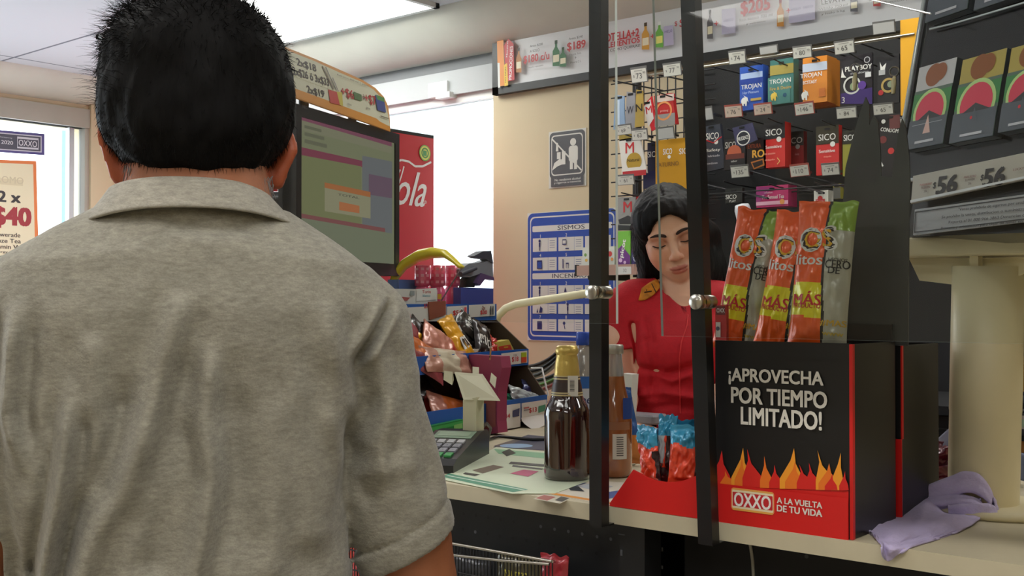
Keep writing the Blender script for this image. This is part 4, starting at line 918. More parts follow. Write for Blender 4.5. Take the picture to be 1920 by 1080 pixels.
# ---------------------------------------------------------------- bags
def bag(name, label, cat, c, U, Vv, w, h, th, colfn, nu=26, nv=40, group=None, seed=0, taper=0.15, wrinkle=.0025, printed=None, crimp=.06, bend=0, child=None):
    """a filled pouch: U across, Vv up, pinched at the crimped ends"""
    U = Vector(U).normalized(); Vv = Vector(Vv).normalized(); N = U.cross(Vv).normalized(); c = Vector(c)
    def pos(u, v, side, e=0.0):
        x = (u - .5) * w; y = (v - .5) * h
        pr = max(0, 1 - abs(2 * v - 1) ** 3.5) ; ed = max(0, 1 - abs(2 * u - 1) ** 2.6)
        cz = th * .5 * (pr ** .6) * (ed ** .62)
        x *= 1 - taper * (1 - pr) * .2 - (.09 * pr)
        nz = noise.noise(Vector((u * 4 + seed, v * 6, seed * 1.7 + side))) * 1.0 + .5 * noise.noise(Vector((u * 10 + seed, v * 13, seed + side * 3)))
        cz += wrinkle * nz * (0.25 + min(1, cz / (th * .3)))
        if v < crimp or v > 1 - crimp: cz = .0006 + .0006 * (1 if int(v * h / .0022) % 2 else 0)
        cz = max(cz, .0005)
        wob = .0025 * noise.noise(Vector((u * 3 + seed * 2, v * 3, 5)))* (1 if (v < .1 or v > .9) else .3)
        p = c + U * (x) + Vv * (y + .004 * noise.noise(Vector((u * 5, seed, side * 0))) * (1 if v > .9 else 0)) + N * (wob + bend * (2 * v - 1) ** 2 * h) + N * (side * cz + e)
        return p
    b = MB()
    b.grid(lambda u, v: pos(u, v, 1), nu, nv, colfn)
    b.grid(lambda u, v: pos(1 - u, v, -1), nu, nv, lambda u, v: colfn(1 - u, v) if callable(colfn) else colfn)
    if printed:      # list of (text, u, v, height m, width m, colour, rot)
        for s_, u, v, hh, ww, cc, rot in printed:
            vs, fs, tw, tht = text2d(s_); out = []
            for ofx in (-.03, 0, .03):
                out = []
                for vx, vy in vs:
                    X_ = (vx + ofx * .7) * ww / tw; Y_ = vy * hh / tht
                    xx = X_ * math.cos(rot) - Y_ * math.sin(rot); yy = X_ * math.sin(rot) + Y_ * math.cos(rot)
                    uu = min(.995, max(.005, u + xx / (w * .91))); vv = min(.99, max(.01, v + yy / h))
                    out.append(pos(uu, vv, 1, .0009 + ofx * .001))
                b.add(out, fs, cc)
    o = b.build(name)
    return tag(o, label, cat, group) if not child else o
OR = foil((244, 96, 30)); YE = foil((236, 224, 30)); GY = foil((178, 176, 160)); GR = foil((136, 168, 62)); BK = paper((26, 22, 20))
def chipcol(u, v):
    e = .60 + .03 * math.sin(v * 9) - (.06 if v > .8 else 0)
    if abs(u - e) < .022: return BK
    if u > e:
        return GR if v > .80 else GY
    if .24 - .05 * u < v < .44 + .02 * u: return YE
    return OR
spots = [((1452, 386), (1368, 640), 1402, 1), ((1532, 388), (1462, 640), 1490, 2), ((1607, 368), (1545, 640), 1560, 3)]
CB = 'orange chip bags standing in the display'
labs = ['leftmost of the three orange, yellow and grey chip bags in the display', 'middle one of the three orange, yellow and grey chip bags in the display', 'rightmost and tallest orange chip bag, big yellow letters at its top']
# (top-centre px, bottom-centre px, plane depth)
for k, ((tx, ty), (bx_, by_), Y, wpx) in enumerate((((1428, 392), (1418, 648), BX + .075, 112), ((1512, 388), (1500, 648), BX + .058, 122), ((1585, 370), (1558, 648), BX + .040, 128))):
    pt_ = on_y(tx, ty, Y); pb = on_y(bx_, by_ + 14, Y)
    # the bags lean: the upper end is shifted right
    if k == 0: pt_ = on_y(1434, 394, Y + .02); pb = on_y(1382, 660, Y)
    if k == 1: pt_ = on_y(1510, 398, Y + .02); pb = on_y(1462, 660, Y)
    if k == 2: pt_ = on_y(1554, 378, Y + .02); pb = on_y(1530, 660, Y)
    V_ = pt_ - pb; hgt = V_.length; yaw = math.radians(8)
    U_ = Vector((math.cos(yaw), math.sin(yaw), 0)); U_ = (U_ - V_.normalized() * U_.dot(V_.normalized())).normalized()
    ww = .0755
    pr = [('MÁS', .32, .345, .017, .036, paper((206, 36, 44)), 0), ('PRODUCTO', .32, .295, .006, .036, paper((206, 36, 44)), 0), ('litos', .30, .60, .013, .034, paper(W_), 0),
          ('CERO', .80, .575, .010, .026, paper((30, 28, 26)), 0), ('DE', .76, .535, .008, .012, paper((30, 28, 26)), 0), ('HECHOS', .80, .605, .004, .02, paper((60, 58, 50)), 0), ('#MAS', .80, .19, .008, .028, paper((214, 170, 40)), 0), ('www', .80, .12, .004, .022, paper((200, 170, 60)), 0)]
    pr += [('OS', .44, .735, .030, .044, paper(W_), .12), ('OS', .44, .735, .0265, .039, paper((40, 26, 18)), .12), ('OS', .44, .735, .0215, .033, paper((232, 180, 40)), .12)]
    bag('chip_bag', labs[k], 'chip bag', (pt_ + pb) / 2, U_, V_, ww, hgt, .034, chipcol, nu=60, nv=60, group=CB, seed=k * 3 + 1, printed=pr, crimp=.02, wrinkle=.003)
# small boxes at the lower left of the bags
b = MB(); pl = PY(BX + .03); b.rect(pl, 1341, 572, 1362, 638, .006, (196, 60, 60)); b.art(pl, [('q', 1343, 574, 1360, 590, (120, 50, 50)), ('t', 'OXX', 1352, 582, 8, W_, {'w': 15}), ('q', 1343, 604, 1352, 632, (216, 206, 200)), ('c', 1347, 616, 4, (90, 90, 110))])
tag(b.build('header_card'), 'small red and white card at the left of the chip bags', 'card')

# ---------------------------------------------------------------- red tray with blue and orange packets
TYY = CY0 + .002; TP = PY(TYY)
t = thing('red_tray', on_y(1228, 960, TYY), 'red cardboard tray with a curved notch between the two black posts', 'tray')
cur = [(1188, 881)] + [(1188 + (1303 - 1188) * k / 12, 884 + 20 * math.sin(PI * k / 12) + 8 * k / 12) for k in range(1, 13)]
pts = [on_y(x, y, TYY) for x, y in [(1143, 960), (1312, 983)]]
ab = [TP.ab(x, y) for x, y in [(1187, 881)] + [(1200, 888), (1215, 896), (1230, 901), (1247, 904), (1265, 904), (1282, 901), (1298, 895), (1316, 888)]]
xl_ = TP.ab(1143, 955)[0]; xr_ = TP.ab(1316, 980)[0]
ab = ab + [(xr_, CT + .0005), (xl_, CT + .0005), (xl_, CT + .004)]
b = MB(); b.slab(TP, ab, .003, m_oxr, raw=True); b.build('front_panel', t)
b = MB(); b.box((xl_ + .03, TYY + .0032, CT + .0005), (xr_, TYY + .08, CT + .003), m_oxr); b.build('base', t)
b = MB(); zz_ = TP.ab(1187, 881)[1]; b.box((xl_ + .03, TYY + .077, CT + .0032), (xr_, TYY + .08, zz_ + .01), m_oxr); b.box((xr_ - .002, TYY + .0032, CT + .0032), (xr_, TYY + .0768, zz_), m_oxr); b.build('back_panel', t)
BF = foil((52, 150, 190)); ORF = foil((232, 74, 44)); SV = foil((176, 184, 190)); DKF = foil((50, 30, 34))
def pkcol(u, v): return BF if v > .66 + .04 * math.sin(u * 7) else (DKF if u > .88 and v < .6 else ORF)
def pkcol2(u, v): return BF if v > .72 else (SV if .3 < v and u < .5 else (DKF if v < .25 or u > .6 else ORF))
for k, (x0, yt, yb, w, dY, fn, tl, lb) in enumerate(((1222, 800, 905, .042, .022, pkcol, -.10, 'orange and blue foil packet at the left of the red tray'), (1249, 778, 905, .03, .035, pkcol2, .04, 'silver and dark foil packet with blue top in the middle of the red tray'),
        (1282, 796, 908, .044, .020, pkcol, .06, 'orange and blue foil packet at the right of the red tray'), (1270, 786, 905, .034, .052, pkcol, .18, 'blue topped foil packet tucked at the back of the red tray'))):
    pt_ = on_y(x0, yt, TYY + dY); pb = on_y(x0, yb, TYY + dY); pb.z = max(pb.z, CT + .004); V_ = pt_ - pb; V_ += Vector((tl * V_.length, 0, 0))
    bag('foil_packet', lb, 'packet', pb + V_ / 2, (math.cos(.3 * (k - 1)), math.sin(.3 * (k - 1)), 0), V_, w, V_.length, .016, fn, nu=30, nv=34, group='foil packets in the red tray', seed=20 + k * 5, wrinkle=.005, crimp=.1,
        printed=[('8', .3, .25, .008, .006, paper((60, 60, 60)), 0)] if k == 1 else None)

# ---------------------------------------------------------------- bottles
def bottle(loc, label, prof, m, cap=None, capm=None, parts=(), cat='bottle', name='bottle'):
    t = thing(name, loc, label, cat)
    b = MB(); b.lathe(loc, prof, m, n=48); b.build('body', t)
    if cap: b = MB(); b.lathe(loc, cap, capm, n=36); b.build('cap', t)
    for nm, pf, mm_ in parts: b = MB(); b.lathe(loc, pf, mm_, n=48); b.build(nm, t)
    return t
bb = on_z(1063, 899, CT); dB = (bb - CAMP).dot(FWD); k_ = dB / FPX       # metres per pixel at the bottle
m_amber = mat('brown_beer_glass', (44, 18, 14), .06, coat=1.0, spec=.8); 
H = 249 * k_; R_ = 43 * k_
P = lambda rows: [(r * R_, z * H) for r, z in rows]
gold = mat('gold_neck_foil', (214, 186, 100), .32, .45, bump=1.0, bscale=55)
loc = Vector((bb.x, bb.y, CT + .0015))
t = bottle(loc, 'brown glass beer bottle with gold foil neck on the counter', P([(0, .0), (.86, 0), (.96, .012), (1.0, .04), (1.0, .10), (.985, .2), (.985, .44), (1.0, .48), (.98, .515), (.90, .555), (.78, .59), (.69, .625), (.63, .68), (.58, .73), (.55, .78)]), m_amber,
    P([(.455, .93), (.47, .935), (.50, .945), (.51, .96), (.50, .972), (.46, .99), (.40, 1.0), (0, 1.003)]), gold,
    [('neck_foil', P([(.56, .775), (.545, .82), (.50, .88), (.45, .93), (.458, .94)]), gold), ('neck_label', P([(.70, .632), (.635, .69), (.59, .735), (.565, .776)]), mat('neck_label', (60, 36, 28), .4))], name='beer_bottle')
# scalloped crown folds and neck label bands
b = MB()
for z_, c_ in ((.655 * 1.0, (206, 190, 130)),): pass
b.lathe(loc, P([(.675, .66), (.65, .69), (.615, .725)]), mat('neck_band_dark', (52, 34, 28), .45), n=48); b.build('band', t)
b = MB()
for r0, z0_ in ((.715, .628), (.700, .645), (.590, .748), (.577, .768)): b.lathe(loc, P([(r0, z0_), (r0 - .012, z0_ + .010)]), (206, 190, 140), n=48)
b.build('gold_stripe', t, 'pale gold stripes around the bottle neck')
vd = Vector((CAMP.x - loc.x, CAMP.y - loc.y, 0)).normalized(); sd = Vector((-vd.y, vd.x, 0))
BP = Plane(loc + vd * (.66 * R_) + sd * (.26 * R_) + Vector((0, 0, .70 * H)), sd, Vector((0, 0, 1)), mm=True)
b = MB(); hw = 9.5 * k_ * 1000; b.slab(BP, [(-hw / 1000, -18 * k_), (hw / 1000, -18 * k_), (hw / 1000, 20 * k_), (-hw / 1000, 20 * k_)], .0004, (226, 224, 214), e=.001, raw=True)
its = []
for i in range(9): its.append(('q', -hw * .6, (-12 + i * 2.4) * k_ * 1000, hw * .3, (-12 + i * 2.4 + (1.2 if i % 3 else .7)) * k_ * 1000, (60, 60, 60)))
b.art(BP, its, e0=.0012); b.build('barcode_label', t, 'white barcode sticker on the bottle neck')
# second clear bottle with amber drink, behind the left post
b2 = on_z(1152, 893, CT); d2 = (b2 - CAMP).dot(FWD); k2 = d2 / FPX
loc2 = Vector((b2.x, b2.y, CT + .0015)); H2 = 245 * k2; R2_ = 33 * k2
m_ambl = mat('amber_drink', (176, 104, 56), .08, coat=1.0, trans=.35); m_clear = mat('clear_glass', (196, 190, 184), .08, coat=.8, trans=.5)
Q = lambda rows: [(r * R2_, z * H2) for r, z in rows]
t = bottle(loc2, 'clear glass bottle of amber drink half hidden by the left post', Q([(0, 0), (.85, 0), (.97, .02), (1, .06), (1, .40), (.97, .48), (.8, .58), (.62, .68), (.55, .76)]), m_ambl, Q([(.5, .93), (.53, .935), (.53, .99), (.48, 1.0), (0, 1.0)]), mat('grey_cap', (176, 172, 160), .35, .5),
    [('clear_neck', Q([(.55, .76), (.50, .83), (.44, .90), (.44, .93)]), m_clear)], name='drink_bottle')
vd = Vector((CAMP.x - loc2.x, CAMP.y - loc2.y, 0)).normalized(); sd = Vector((-vd.y, vd.x, 0))
L2 = Plane(loc2 + vd * (R2_ + .0006) + Vector((0, 0, 0)), sd, Vector((0, 0, 1)), mm=True)
def cyl_label(b, o, R, a0, a1, z0, z1, m, sd, vd, n=8):
    vs = []
    for i in range(n + 1):
        A = a0 + (a1 - a0) * i / n
        d = vd * math.cos(A) + sd * math.sin(A)
        vs += [o + d * R + Vector((0, 0, z0)), o + d * R + Vector((0, 0, z1))]
    b.add(vs, [(2 * i, 2 * i + 2, 2 * i + 3, 2 * i + 1) for i in range(n)], m, True)
b = MB(); cyl_label(b, loc2, R2_ * 1.012, -.1, .75, .14 * H2, .33 * H2, paper((214, 208, 196)), sd, vd)
for i in range(9): cyl_label(b, loc2, R2_ * 1.02, .12, .52, (.165 + i * .017) * H2, (.165 + i * .017 + .008) * H2, paper((90, 84, 80)), sd, vd, 3)
b.build('barcode_label', t, 'white barcode label')
b = MB(); cyl_label(b, loc2, R2_ * 1.014, -1.2, 1.0, .36 * H2, .42 * H2, paper((150, 100, 70)), sd, vd); cyl_label(b, loc2, R2_ * 1.014, .5, 1.5, .44 * H2, .60 * H2, paper((30, 66, 140)), sd, vd); b.build('wrap_label', t)
# blue labelled bottle behind
b3 = on_z(1094, 872, CT); d3 = (b3 - CAMP).dot(FWD); k3 = d3 / FPX; loc3 = Vector((b3.x, b3.y, CT + .0015)); H3 = 248 * k3; R3 = 30 * k3
Q3 = lambda rows: [(r * R3, z * H3) for r, z in rows]
t = bottle(loc3, 'clear bottle with blue label and blue cap behind the brown bottle', Q3([(0, 0), (.9, 0), (1, .03), (1, .6), (.9, .7), (.62, .8), (.42, .87), (.40, .9)]), m_clear, Q3([(.42, .9), (.45, .9), (.45, .99), (.4, 1.0), (0, 1.0)]), mat('blue_cap', (40, 80, 190), .35), name='water_bottle')
vd = Vector((CAMP.x - loc3.x, CAMP.y - loc3.y, 0)).normalized(); sd = Vector((-vd.y, vd.x, 0))
b = MB(); cyl_label(b, loc3, R3 * 1.02, -1.5, 1.5, .30 * H3, .66 * H3, paper((214, 220, 230)), sd, vd, 16); cyl_label(b, loc3, R3 * 1.03, -1.5, 1.5, .58 * H3, .67 * H3, paper((50, 104, 180)), sd, vd, 16)
b.text(Plane(loc3 + vd * (R3 * 1.05), sd, Vector((0, 0, 1)), mm=True), 'abe', 0, -.5 * H3 * 1000, .014, paper((50, 60, 110)), w=.03, metric=True, shear=.2); b.build('label', t)
# blue bag and white label carton behind the second bottle
pc = on_y(1158, 776, 1.56); pc.z = CT + .066
bag('blue_bag', 'blue and orange snack bag standing behind the amber drink', 'snack bag', pc, (.9, .3, 0), (-.25, 0, 1), .075, .13, .03, lambda u, v: foil((36, 88, 160)) if v > .38 else foil((214, 130, 60)), seed=41)
b = MB(); pl = PY(1.72); b.slab(pl, [(1166, 700), (1186, 702), (1180, 800), (1150, 800)], .02, (222, 220, 214)); b.art(pl, [('p', [(1168, 728), (1184, 728), (1178, 772), (1162, 772)], (30, 30, 34)), ('t', 'C', 1172, 750, 24, (222, 220, 214), {'bold': .03})])
tag(b.build('label_carton'), 'white and black carton by the cashier\'s elbow', 'carton')
b = MB(); c = on_y(1190, 830, 1.74); c.z = CT + .018; b.rbox(c + Vector((0, .0, .0)), (.05, .05, .0178), .015, m_blackg); tag(b.build('black_tray'), 'black plastic tray on the counter behind the foil packets', 'tray')
b = MB(); c = on_y(1200, 800, 1.825); c.z = CT + .001; b.rbox(c + Vector((-.0, .0, .047)), (.05, .025, .009), .008, mat('grey_plastic', (150, 150, 156), .4)); b.box((c.x - .03, c.y - .012, CT + .0002), (c.x + .03, c.y + .012, CT + .04), m_blackg); tag(b.build('scanner_cradle'), 'grey plastic cradle near the cashier\'s waist', 'device')

# ---------------------------------------------------------------- papers on the counter
TOPP = PZ(CT)
def flyer(z, pts, col, items, label, name='flyer'):
    b = MB(); pl = PZ(CT + z); b.slab(pl, pts, .0006, col); b.art(pl, items, e0=.0002, de=.00004)
    tag(b.build(name), label, 'flyer')
flyer(.0016, [(826, 898), (930, 838), (1120, 856), (1200, 866), (1040, 925), (960, 925)], (214, 224, 196),
      [('p', [(828, 894), (842, 888), (990, 918), (962, 923)], (84, 150, 120)), ('p', [(926, 842), (1100, 856), (1080, 866), (935, 851)], (140, 190, 150)), ('p', [(940, 848), (955, 842), (968, 850), (950, 856)], (60, 70, 60)),
       ('p', [(885, 882), (925, 872), (945, 876), (905, 888)], (120, 106, 90)), ('p', [(872, 886), (900, 890), (890, 893), (868, 889)], (60, 56, 50)), ('p', [(956, 888), (982, 881), (1010, 884), (990, 894)], (206, 90, 130)), ('p', [(958, 866), (1030, 872), (1028, 876), (954, 870)], (70, 70, 70)), ('p', [(962, 872), (1018, 879), (1016, 881), (960, 875)], (90, 90, 90)),
       ('l', [(838, 892), (985, 920)], .8, (220, 236, 222))],
      'pale green printed flyer lying under the card terminal and bottle')
flyer(.0008, [(985, 918), (1050, 898), (1240, 908), (1160, 950)], (224, 216, 200),
      [('l', [(990, 918), (1160, 946)], 2.5, (226, 150, 60)), ('p', [(1014, 912), (1046, 904), (1066, 908), (1030, 917)], (180, 90, 80)), ('p', [(1040, 908), (1075, 902), (1100, 906), (1060, 918)], (60, 70, 120)), ('p', [(1082, 912), (1110, 906), (1150, 912), (1120, 922)], (180, 184, 190)), ('p', [(1064, 914), (1084, 912), (1096, 922), (1070, 920)], (50, 56, 60)), ('p', [(1120, 926), (1160, 920), (1180, 926), (1140, 936)], (70, 90, 150))],
      'printed flyer with an orange border line at the counter edge below the bottle')
b = MB(); pl = PZ(CT + .0004); b.slab(pl, [(1000, 935), (1020, 926), (1072, 934), (1050, 944)], .0003, (206, 200, 180)); b.art(pl, [('p', [(1004, 934), (1020, 928), (1042, 932), (1026, 939)], (170, 100, 90)), ('p', [(1040, 938), (1052, 931), (1068, 934), (1054, 941)], (90, 86, 80))], e0=.0001, de=.00002)
tag(b.build('sticker'), 'small reddish worn sticker on the counter front edge', 'sticker')
b = MB(); pl = PZ(CT + .0007); b.slab(pl, [(925, 838), (990, 815), (1100, 826), (1110, 848), (1050, 846)], .0006, (70, 72, 92)); b.art(pl, [('p', [(926, 836), (978, 820), (984, 823), (940, 839)], (110, 100, 96)), ('c', 968, 836, 4, (150, 180, 210))], e0=.0002, de=.00004)
tag(b.build('dark_mat'), 'dark blue printed mat on the counter behind the terminal', 'mat')

# ---------------------------------------------------------------- card terminal
c = on_z(868, 872, CT); t = thing('card_terminal', c, 'black card payment terminal with grey keys on the counter', 'card terminal')
e1 = (on_z(912, 858, CT) - on_z(858, 888, CT)); ux = Vector((e1.x, e1.y, 0)).normalized(); uy = Vector((-ux.y, ux.x, 0))
# local: x along the long side away from the viewer, y to the left, z up
Rt = Matrix((ux, uy, Vector((0, 0, 1)))).transposed(); o = on_z(850, 889, CT)
L_ = (on_z(916, 852, CT) - o).length * 1.0; Wt = .085
prof = [(0, .0), (L_, 0), (L_, .034), (L_ * .95, .045), (L_ * .78, .046), (.02, .020), (0, .012)]
n = len(prof); b = MB(); vs = [o + Rt @ Vector((x, y, z + .001)) for y in (0, Wt) for x, z in prof]
b.add(vs, [tuple(range(n)), tuple(range(2 * n - 1, n - 1, -1))] + [(i, n + i, n + (i + 1) % n, (i + 1) % n) for i in range(n)], mat('terminal_black', (30, 32, 34), .35)); b.build('housing', t)
sl = Vector((L_ * .78 - .02, 0, .026)).normalized(); KP = Plane(o + Rt @ Vector((.02, Wt, .0212)), Rt @ Vector((0, -1, 0)), Rt @ sl, mm=True); KL = (L_ * .78 - .02) * 1000
b = MB(); b.rect(KP, 8, -KL * .98, Wt * 1000 - 8, -KL * .72, .001, (150, 176, 150), e=.0008); b.art(KP, [('q', 14, -KL * .93, 70, -KL * .78, (176, 200, 172))], e0=.0012); b.build('screen', t, 'pale green display of the terminal')
for r in range(4):
    for cc in range(4):
        b = MB(); x_ = 10 + cc * 17; y_ = -KL * .62 + r * KL * .155; kc = (150, 152, 160) if r else (196, 198, 200)
        if r == 3: kc = ((190, 60, 60), (196, 180, 70), (60, 150, 80), (60, 150, 80))[cc]
        b.rect(KP, x_, y_, x_ + 12, y_ + KL * .11, .003, kc, e=.003)
        if 0 < r < 3: b.text(KP, str((r - 1) * 3 + cc + 1), x_ + 6, y_ + KL * .055, .004, (60, 60, 70), e=.0032, metric=True)
        b.build('key', t)
b = MB(); q0 = o + Rt @ Vector((L_, .03, .03))
b.tube([q0, on_z(912, 838, CT) + Vector((0, 0, .045)), on_z(920, 832, CT) + Vector((0, 0, .03)), on_z(915, 828, CT) + Vector((0, 0, .004)), on_z(935, 822, CT) + Vector((0, 0, .004)), on_z(1000, 828, CT) + Vector((0, 0, .004)), on_z(1060, 826, CT) + Vector((0, 0, .004))], .003, m_blackg, n=8); b.build('cord', t)

# ---------------------------------------------------------------- open cream carton and magenta pouch
o = on_z(885, 858, CT); YC = o.y; cp = PY(YC)
t = thing('open_carton', (o.x, YC, CT), 'tall narrow cream carton with its lid flap folded open', 'carton')
b = MB(); b.slab(cp, [(868, 750), (893, 745), (893, 856), (868, 856)], .02, (206, 200, 168)); b.build('body', t)
zf_ = on_y(880, 750, YC).z
F4 = [at_d(x, y, (Vector((o.x, YC, zf_)) - CAMP).dot(FWD) + dd) for x, y, dd in ((852, 698, .045), (905, 702, .045), (938, 752, -.01), (869, 750, 0))]
def sheet(b, P, m, th=.0008):
    nn = (P[1] - P[0]).cross(P[2] - P[0]).normalized(); Q_ = [p - nn * th for p in P]; n = len(P)
    b.add(P + Q_, [tuple(range(n)), tuple(range(2 * n - 1, n - 1, -1))] + [(i, n + i, n + (i + 1) % n, (i + 1) % n) for i in range(n)], m)
crm = mat('cream_board', (218, 214, 186), .6)
b = MB(); sheet(b, F4, crm); b.build('lid_flap', t)
dd0 = (F4[0] - CAMP).dot(FWD)
b = MB(); sheet(b, [at_d(833, 695, dd0 + .01), at_d(849, 697, dd0 + .001), at_d(851, 712, dd0), at_d(848, 722, dd0 - .005), at_d(832, 712, dd0 + .008)], crm); sheet(b, [at_d(886, 688, dd0 + .01), at_d(898, 689, dd0 + .01), at_d(898, 701, dd0), at_d(886, 701, dd0)], crm)
sheet(b, [at_d(921, 699, dd0 + .01), at_d(931, 708, dd0 + .01), at_d(928, 728, dd0 - .002), at_d(918, 716, dd0 - .002)], crm); b.build('tuck_tab', t)
MG = mat('magenta_carton', (150, 66, 92), .35, noise_amt=.1, nscale=8); 
b = MB(); pl = PY(on_z(915, 815, CT).y)
b.slab(pl, [(860, 664), (938, 668), (941, 690), (933, 735), (932, 790), (934, 812), (900, 816), (893, 814), (893, 750), (862, 745)], .03, MG)
b.art(pl, [('l', [(921, 652), (919, 675)], 4, (176, 140, 90)), ('c', 919, 669, 1.5, (50, 30, 20)), ('p', [(896, 752), (930, 752), (930, 800), (898, 806)], (150, 86, 76))])
tag(b.build('magenta_pouch'), 'magenta and brown standing pouch behind the cream carton', 'pouch')
# ================================================================ stepped candy rack
P1 = on_z(1026, 793, CT)
ang = math.radians(9.5); d_ = Vector((-math.sin(ang), math.cos(ang), 0)); n_ = Vector((d_.y, -d_.x, 0))     # width axis (away), front normal
EP = Plane(P1, n_, (0, 0, 1))       # right end plane; its a-axis points to the front
LR = .58
m_brown = mat('brown_cardboard', (88, 74, 58), .7, noise_amt=.08, nscale=30); m_blue = mat('blue_price_rail', (38, 96, 178), .4); m_rackw = mat('rack_white', (206, 206, 200), .5)
t = thing('candy_rack', P1 - d_ * LR / 2 - n_ * .1, 'stepped white and blue cardboard candy rack with price strips on the counter', 'rack')
t.location.z = CT
# end panel (far right end)
EPb = Plane(P1 + d_ * .001, n_, (0, 0, 1))
b = MB(); abp = [EPb.ab(x, y) for x, y in ((862, 598), (931, 598), (991, 655), (991, 690), (1026, 742), (1026, 793))]
amin = abp[0][0]
abp = abp + [(amin, 0.001)]
abp = [(a, max(z, .001)) for a, z in abp]
b.slab(EPb, [(a, z) for a, z in abp], -.004, m_brown, raw=True); b.build('end_panel', t)
b = MB(); E2 = Plane(P1 - d_ * LR, n_, (0, 0, 1)); b.slab(E2, [(a, z) for a, z in abp], .004, m_brown, raw=True); b.build('end_panel', t)
b = MB(); b.add([P1 + n_ * amin + Vector((0, 0, .001)), P1 - d_ * LR + n_ * amin + Vector((0, 0, .001)), P1 - d_ * LR + n_ * amin + Vector((0, 0, abp[0][1])), P1 + n_ * amin + Vector((0, 0, abp[0][1]))], [(0, 1, 2, 3)], m_brown); b.build('back_panel', t)
tiers = []
for (x, y0, y1) in ((931, 570, 600), (991, 654, 684), (1026, 740, 778)):
    a, z1 = EP.ab(x, y0); _, z0 = EP.ab(x, y1); tiers.append((a, z0, z1))
def railplane(a):      # front face of a tier, u runs from the viewer's left to right (that is along +d)
    return Plane(P1 + n_ * a - d_ * LR, d_, (0, 0, 1))
RP = []
for k, (a, z0, z1) in enumerate(tiers):
    rp = railplane(a); RP.append(rp)
    b = MB(); b.slab(rp, [(0, z0), (LR, z0), (LR, z1), (0, z1)], .003, m_blue, raw=True); b.build('price_rail', t, 'blue edged price rail')
    b = MB(); za = z0 + .004
    c0 = P1 + n_ * (amin + .001) - d_ * LR; 
    vs = [c0 + Vector((0, 0, za)), P1 + n_ * (amin + .001) + Vector((0, 0, za)), P1 + n_ * (a - .004) + Vector((0, 0, za)), P1 + n_ * (a - .004) - d_ * LR + Vector((0, 0, za))]
    vs2 = [v - Vector((0, 0, .003)) for v in vs]
    b.add(vs + vs2, [(0, 3, 2, 1), (4, 5, 6, 7), (0, 1, 5, 4), (1, 2, 6, 5), (2, 3, 7, 6), (3, 0, 4, 7)], m_brown); b.build('shelf', t)
RD = (190, 40, 44); WP = (222, 222, 216)
def strip_art(k, quads, items):
    b = MB(); b.art(RP[k], [('p', q, WP) for q in quads] + items, e0=.0008); b.build('price_strip', t, 'white printed price strip')
strip_art(0, [[(730, 578), (836, 573), (836, 601), (730, 606)], [(837, 575), (875, 572.5), (875, 595), (837, 598)], [(878, 572), (927, 569.5), (927, 592), (878, 595)]],
    [('t', 'Dove Milk', 749, 577, 7, (80, 70, 70), {'w': 32}), ('t', '$3', 797, 574, 10, RD), ('t', '$56', 856, 587, 10, RD, {'w': 16, 'bold': .03}), ('q', 869, 576, 873, 592, (226, 90, 100)), ('t', '2x', 905, 577, 7, (120, 40, 40), {'bold': .03}), ('t', '$30', 905, 586, 8, RD, {'w': 12, 'bold': .03}), ('q', 917, 574, 919, 590, (60, 60, 70)), ('q', 921, 574, 923, 590, (60, 60, 70))])
strip_art(1, [[(939, 663), (988, 657), (988, 680), (939, 686)]], [('t', '$18', 965, 674, 10, RD, {'w': 12, 'bold': .03}), ('t', '2 PZA', 965, 666, 3.5, (90, 60, 60)), ('q', 976, 661, 986, 670, (170, 190, 50)), ('q', 976, 670, 986, 679, (206, 80, 50)), ('q', 942, 668, 954, 669, (150, 100, 100)), ('q', 942, 672, 954, 673, (150, 150, 150)), ('q', 944, 676, 954, 677, (150, 150, 150))])
strip_art(2, [[(931, 762), (975, 756), (975, 800), (931, 808)], [(977, 756), (1024, 749), (1024, 775), (977, 790)]], [('t', '$34', 948, 781, 9, RD, {'w': 14, 'bold': .03}), ('t', '$13', 998, 769, 10, RD, {'w': 14, 'bold': .03}), ('p', [(960, 770), (973, 765), (972, 780), (960, 782)], (66, 70, 110)), ('p', [(1008, 762), (1021, 758), (1021, 770), (1008, 774)], (70, 140, 110)), ('q', 934, 770, 946, 771, (190, 110, 110)), ('q', 980, 764, 990, 765, (190, 110, 110)), ('q', 980, 768, 990, 769, (150, 150, 150)), ('q', 934, 776, 942, 777, (150, 150, 150))])
# loose curled paper below the lowest rail
b = MB(); a, z0, z1 = tiers[2]
def curl(u, v):
    q = RP[2].pt(LR - .12 + u * .115, z0 + .004 - v * (.024 - .01 * u)); return q + n_ * (.002 + .03 * v * v * (1 - u) + .012 * math.sin(PI * u) * v)
b.grid(curl, 14, 10, mat('curled_paper', (214, 212, 204), .6)); tag(b.build('curled_paper'), 'curled white paper hanging under the lowest price strip of the candy rack', 'paper')

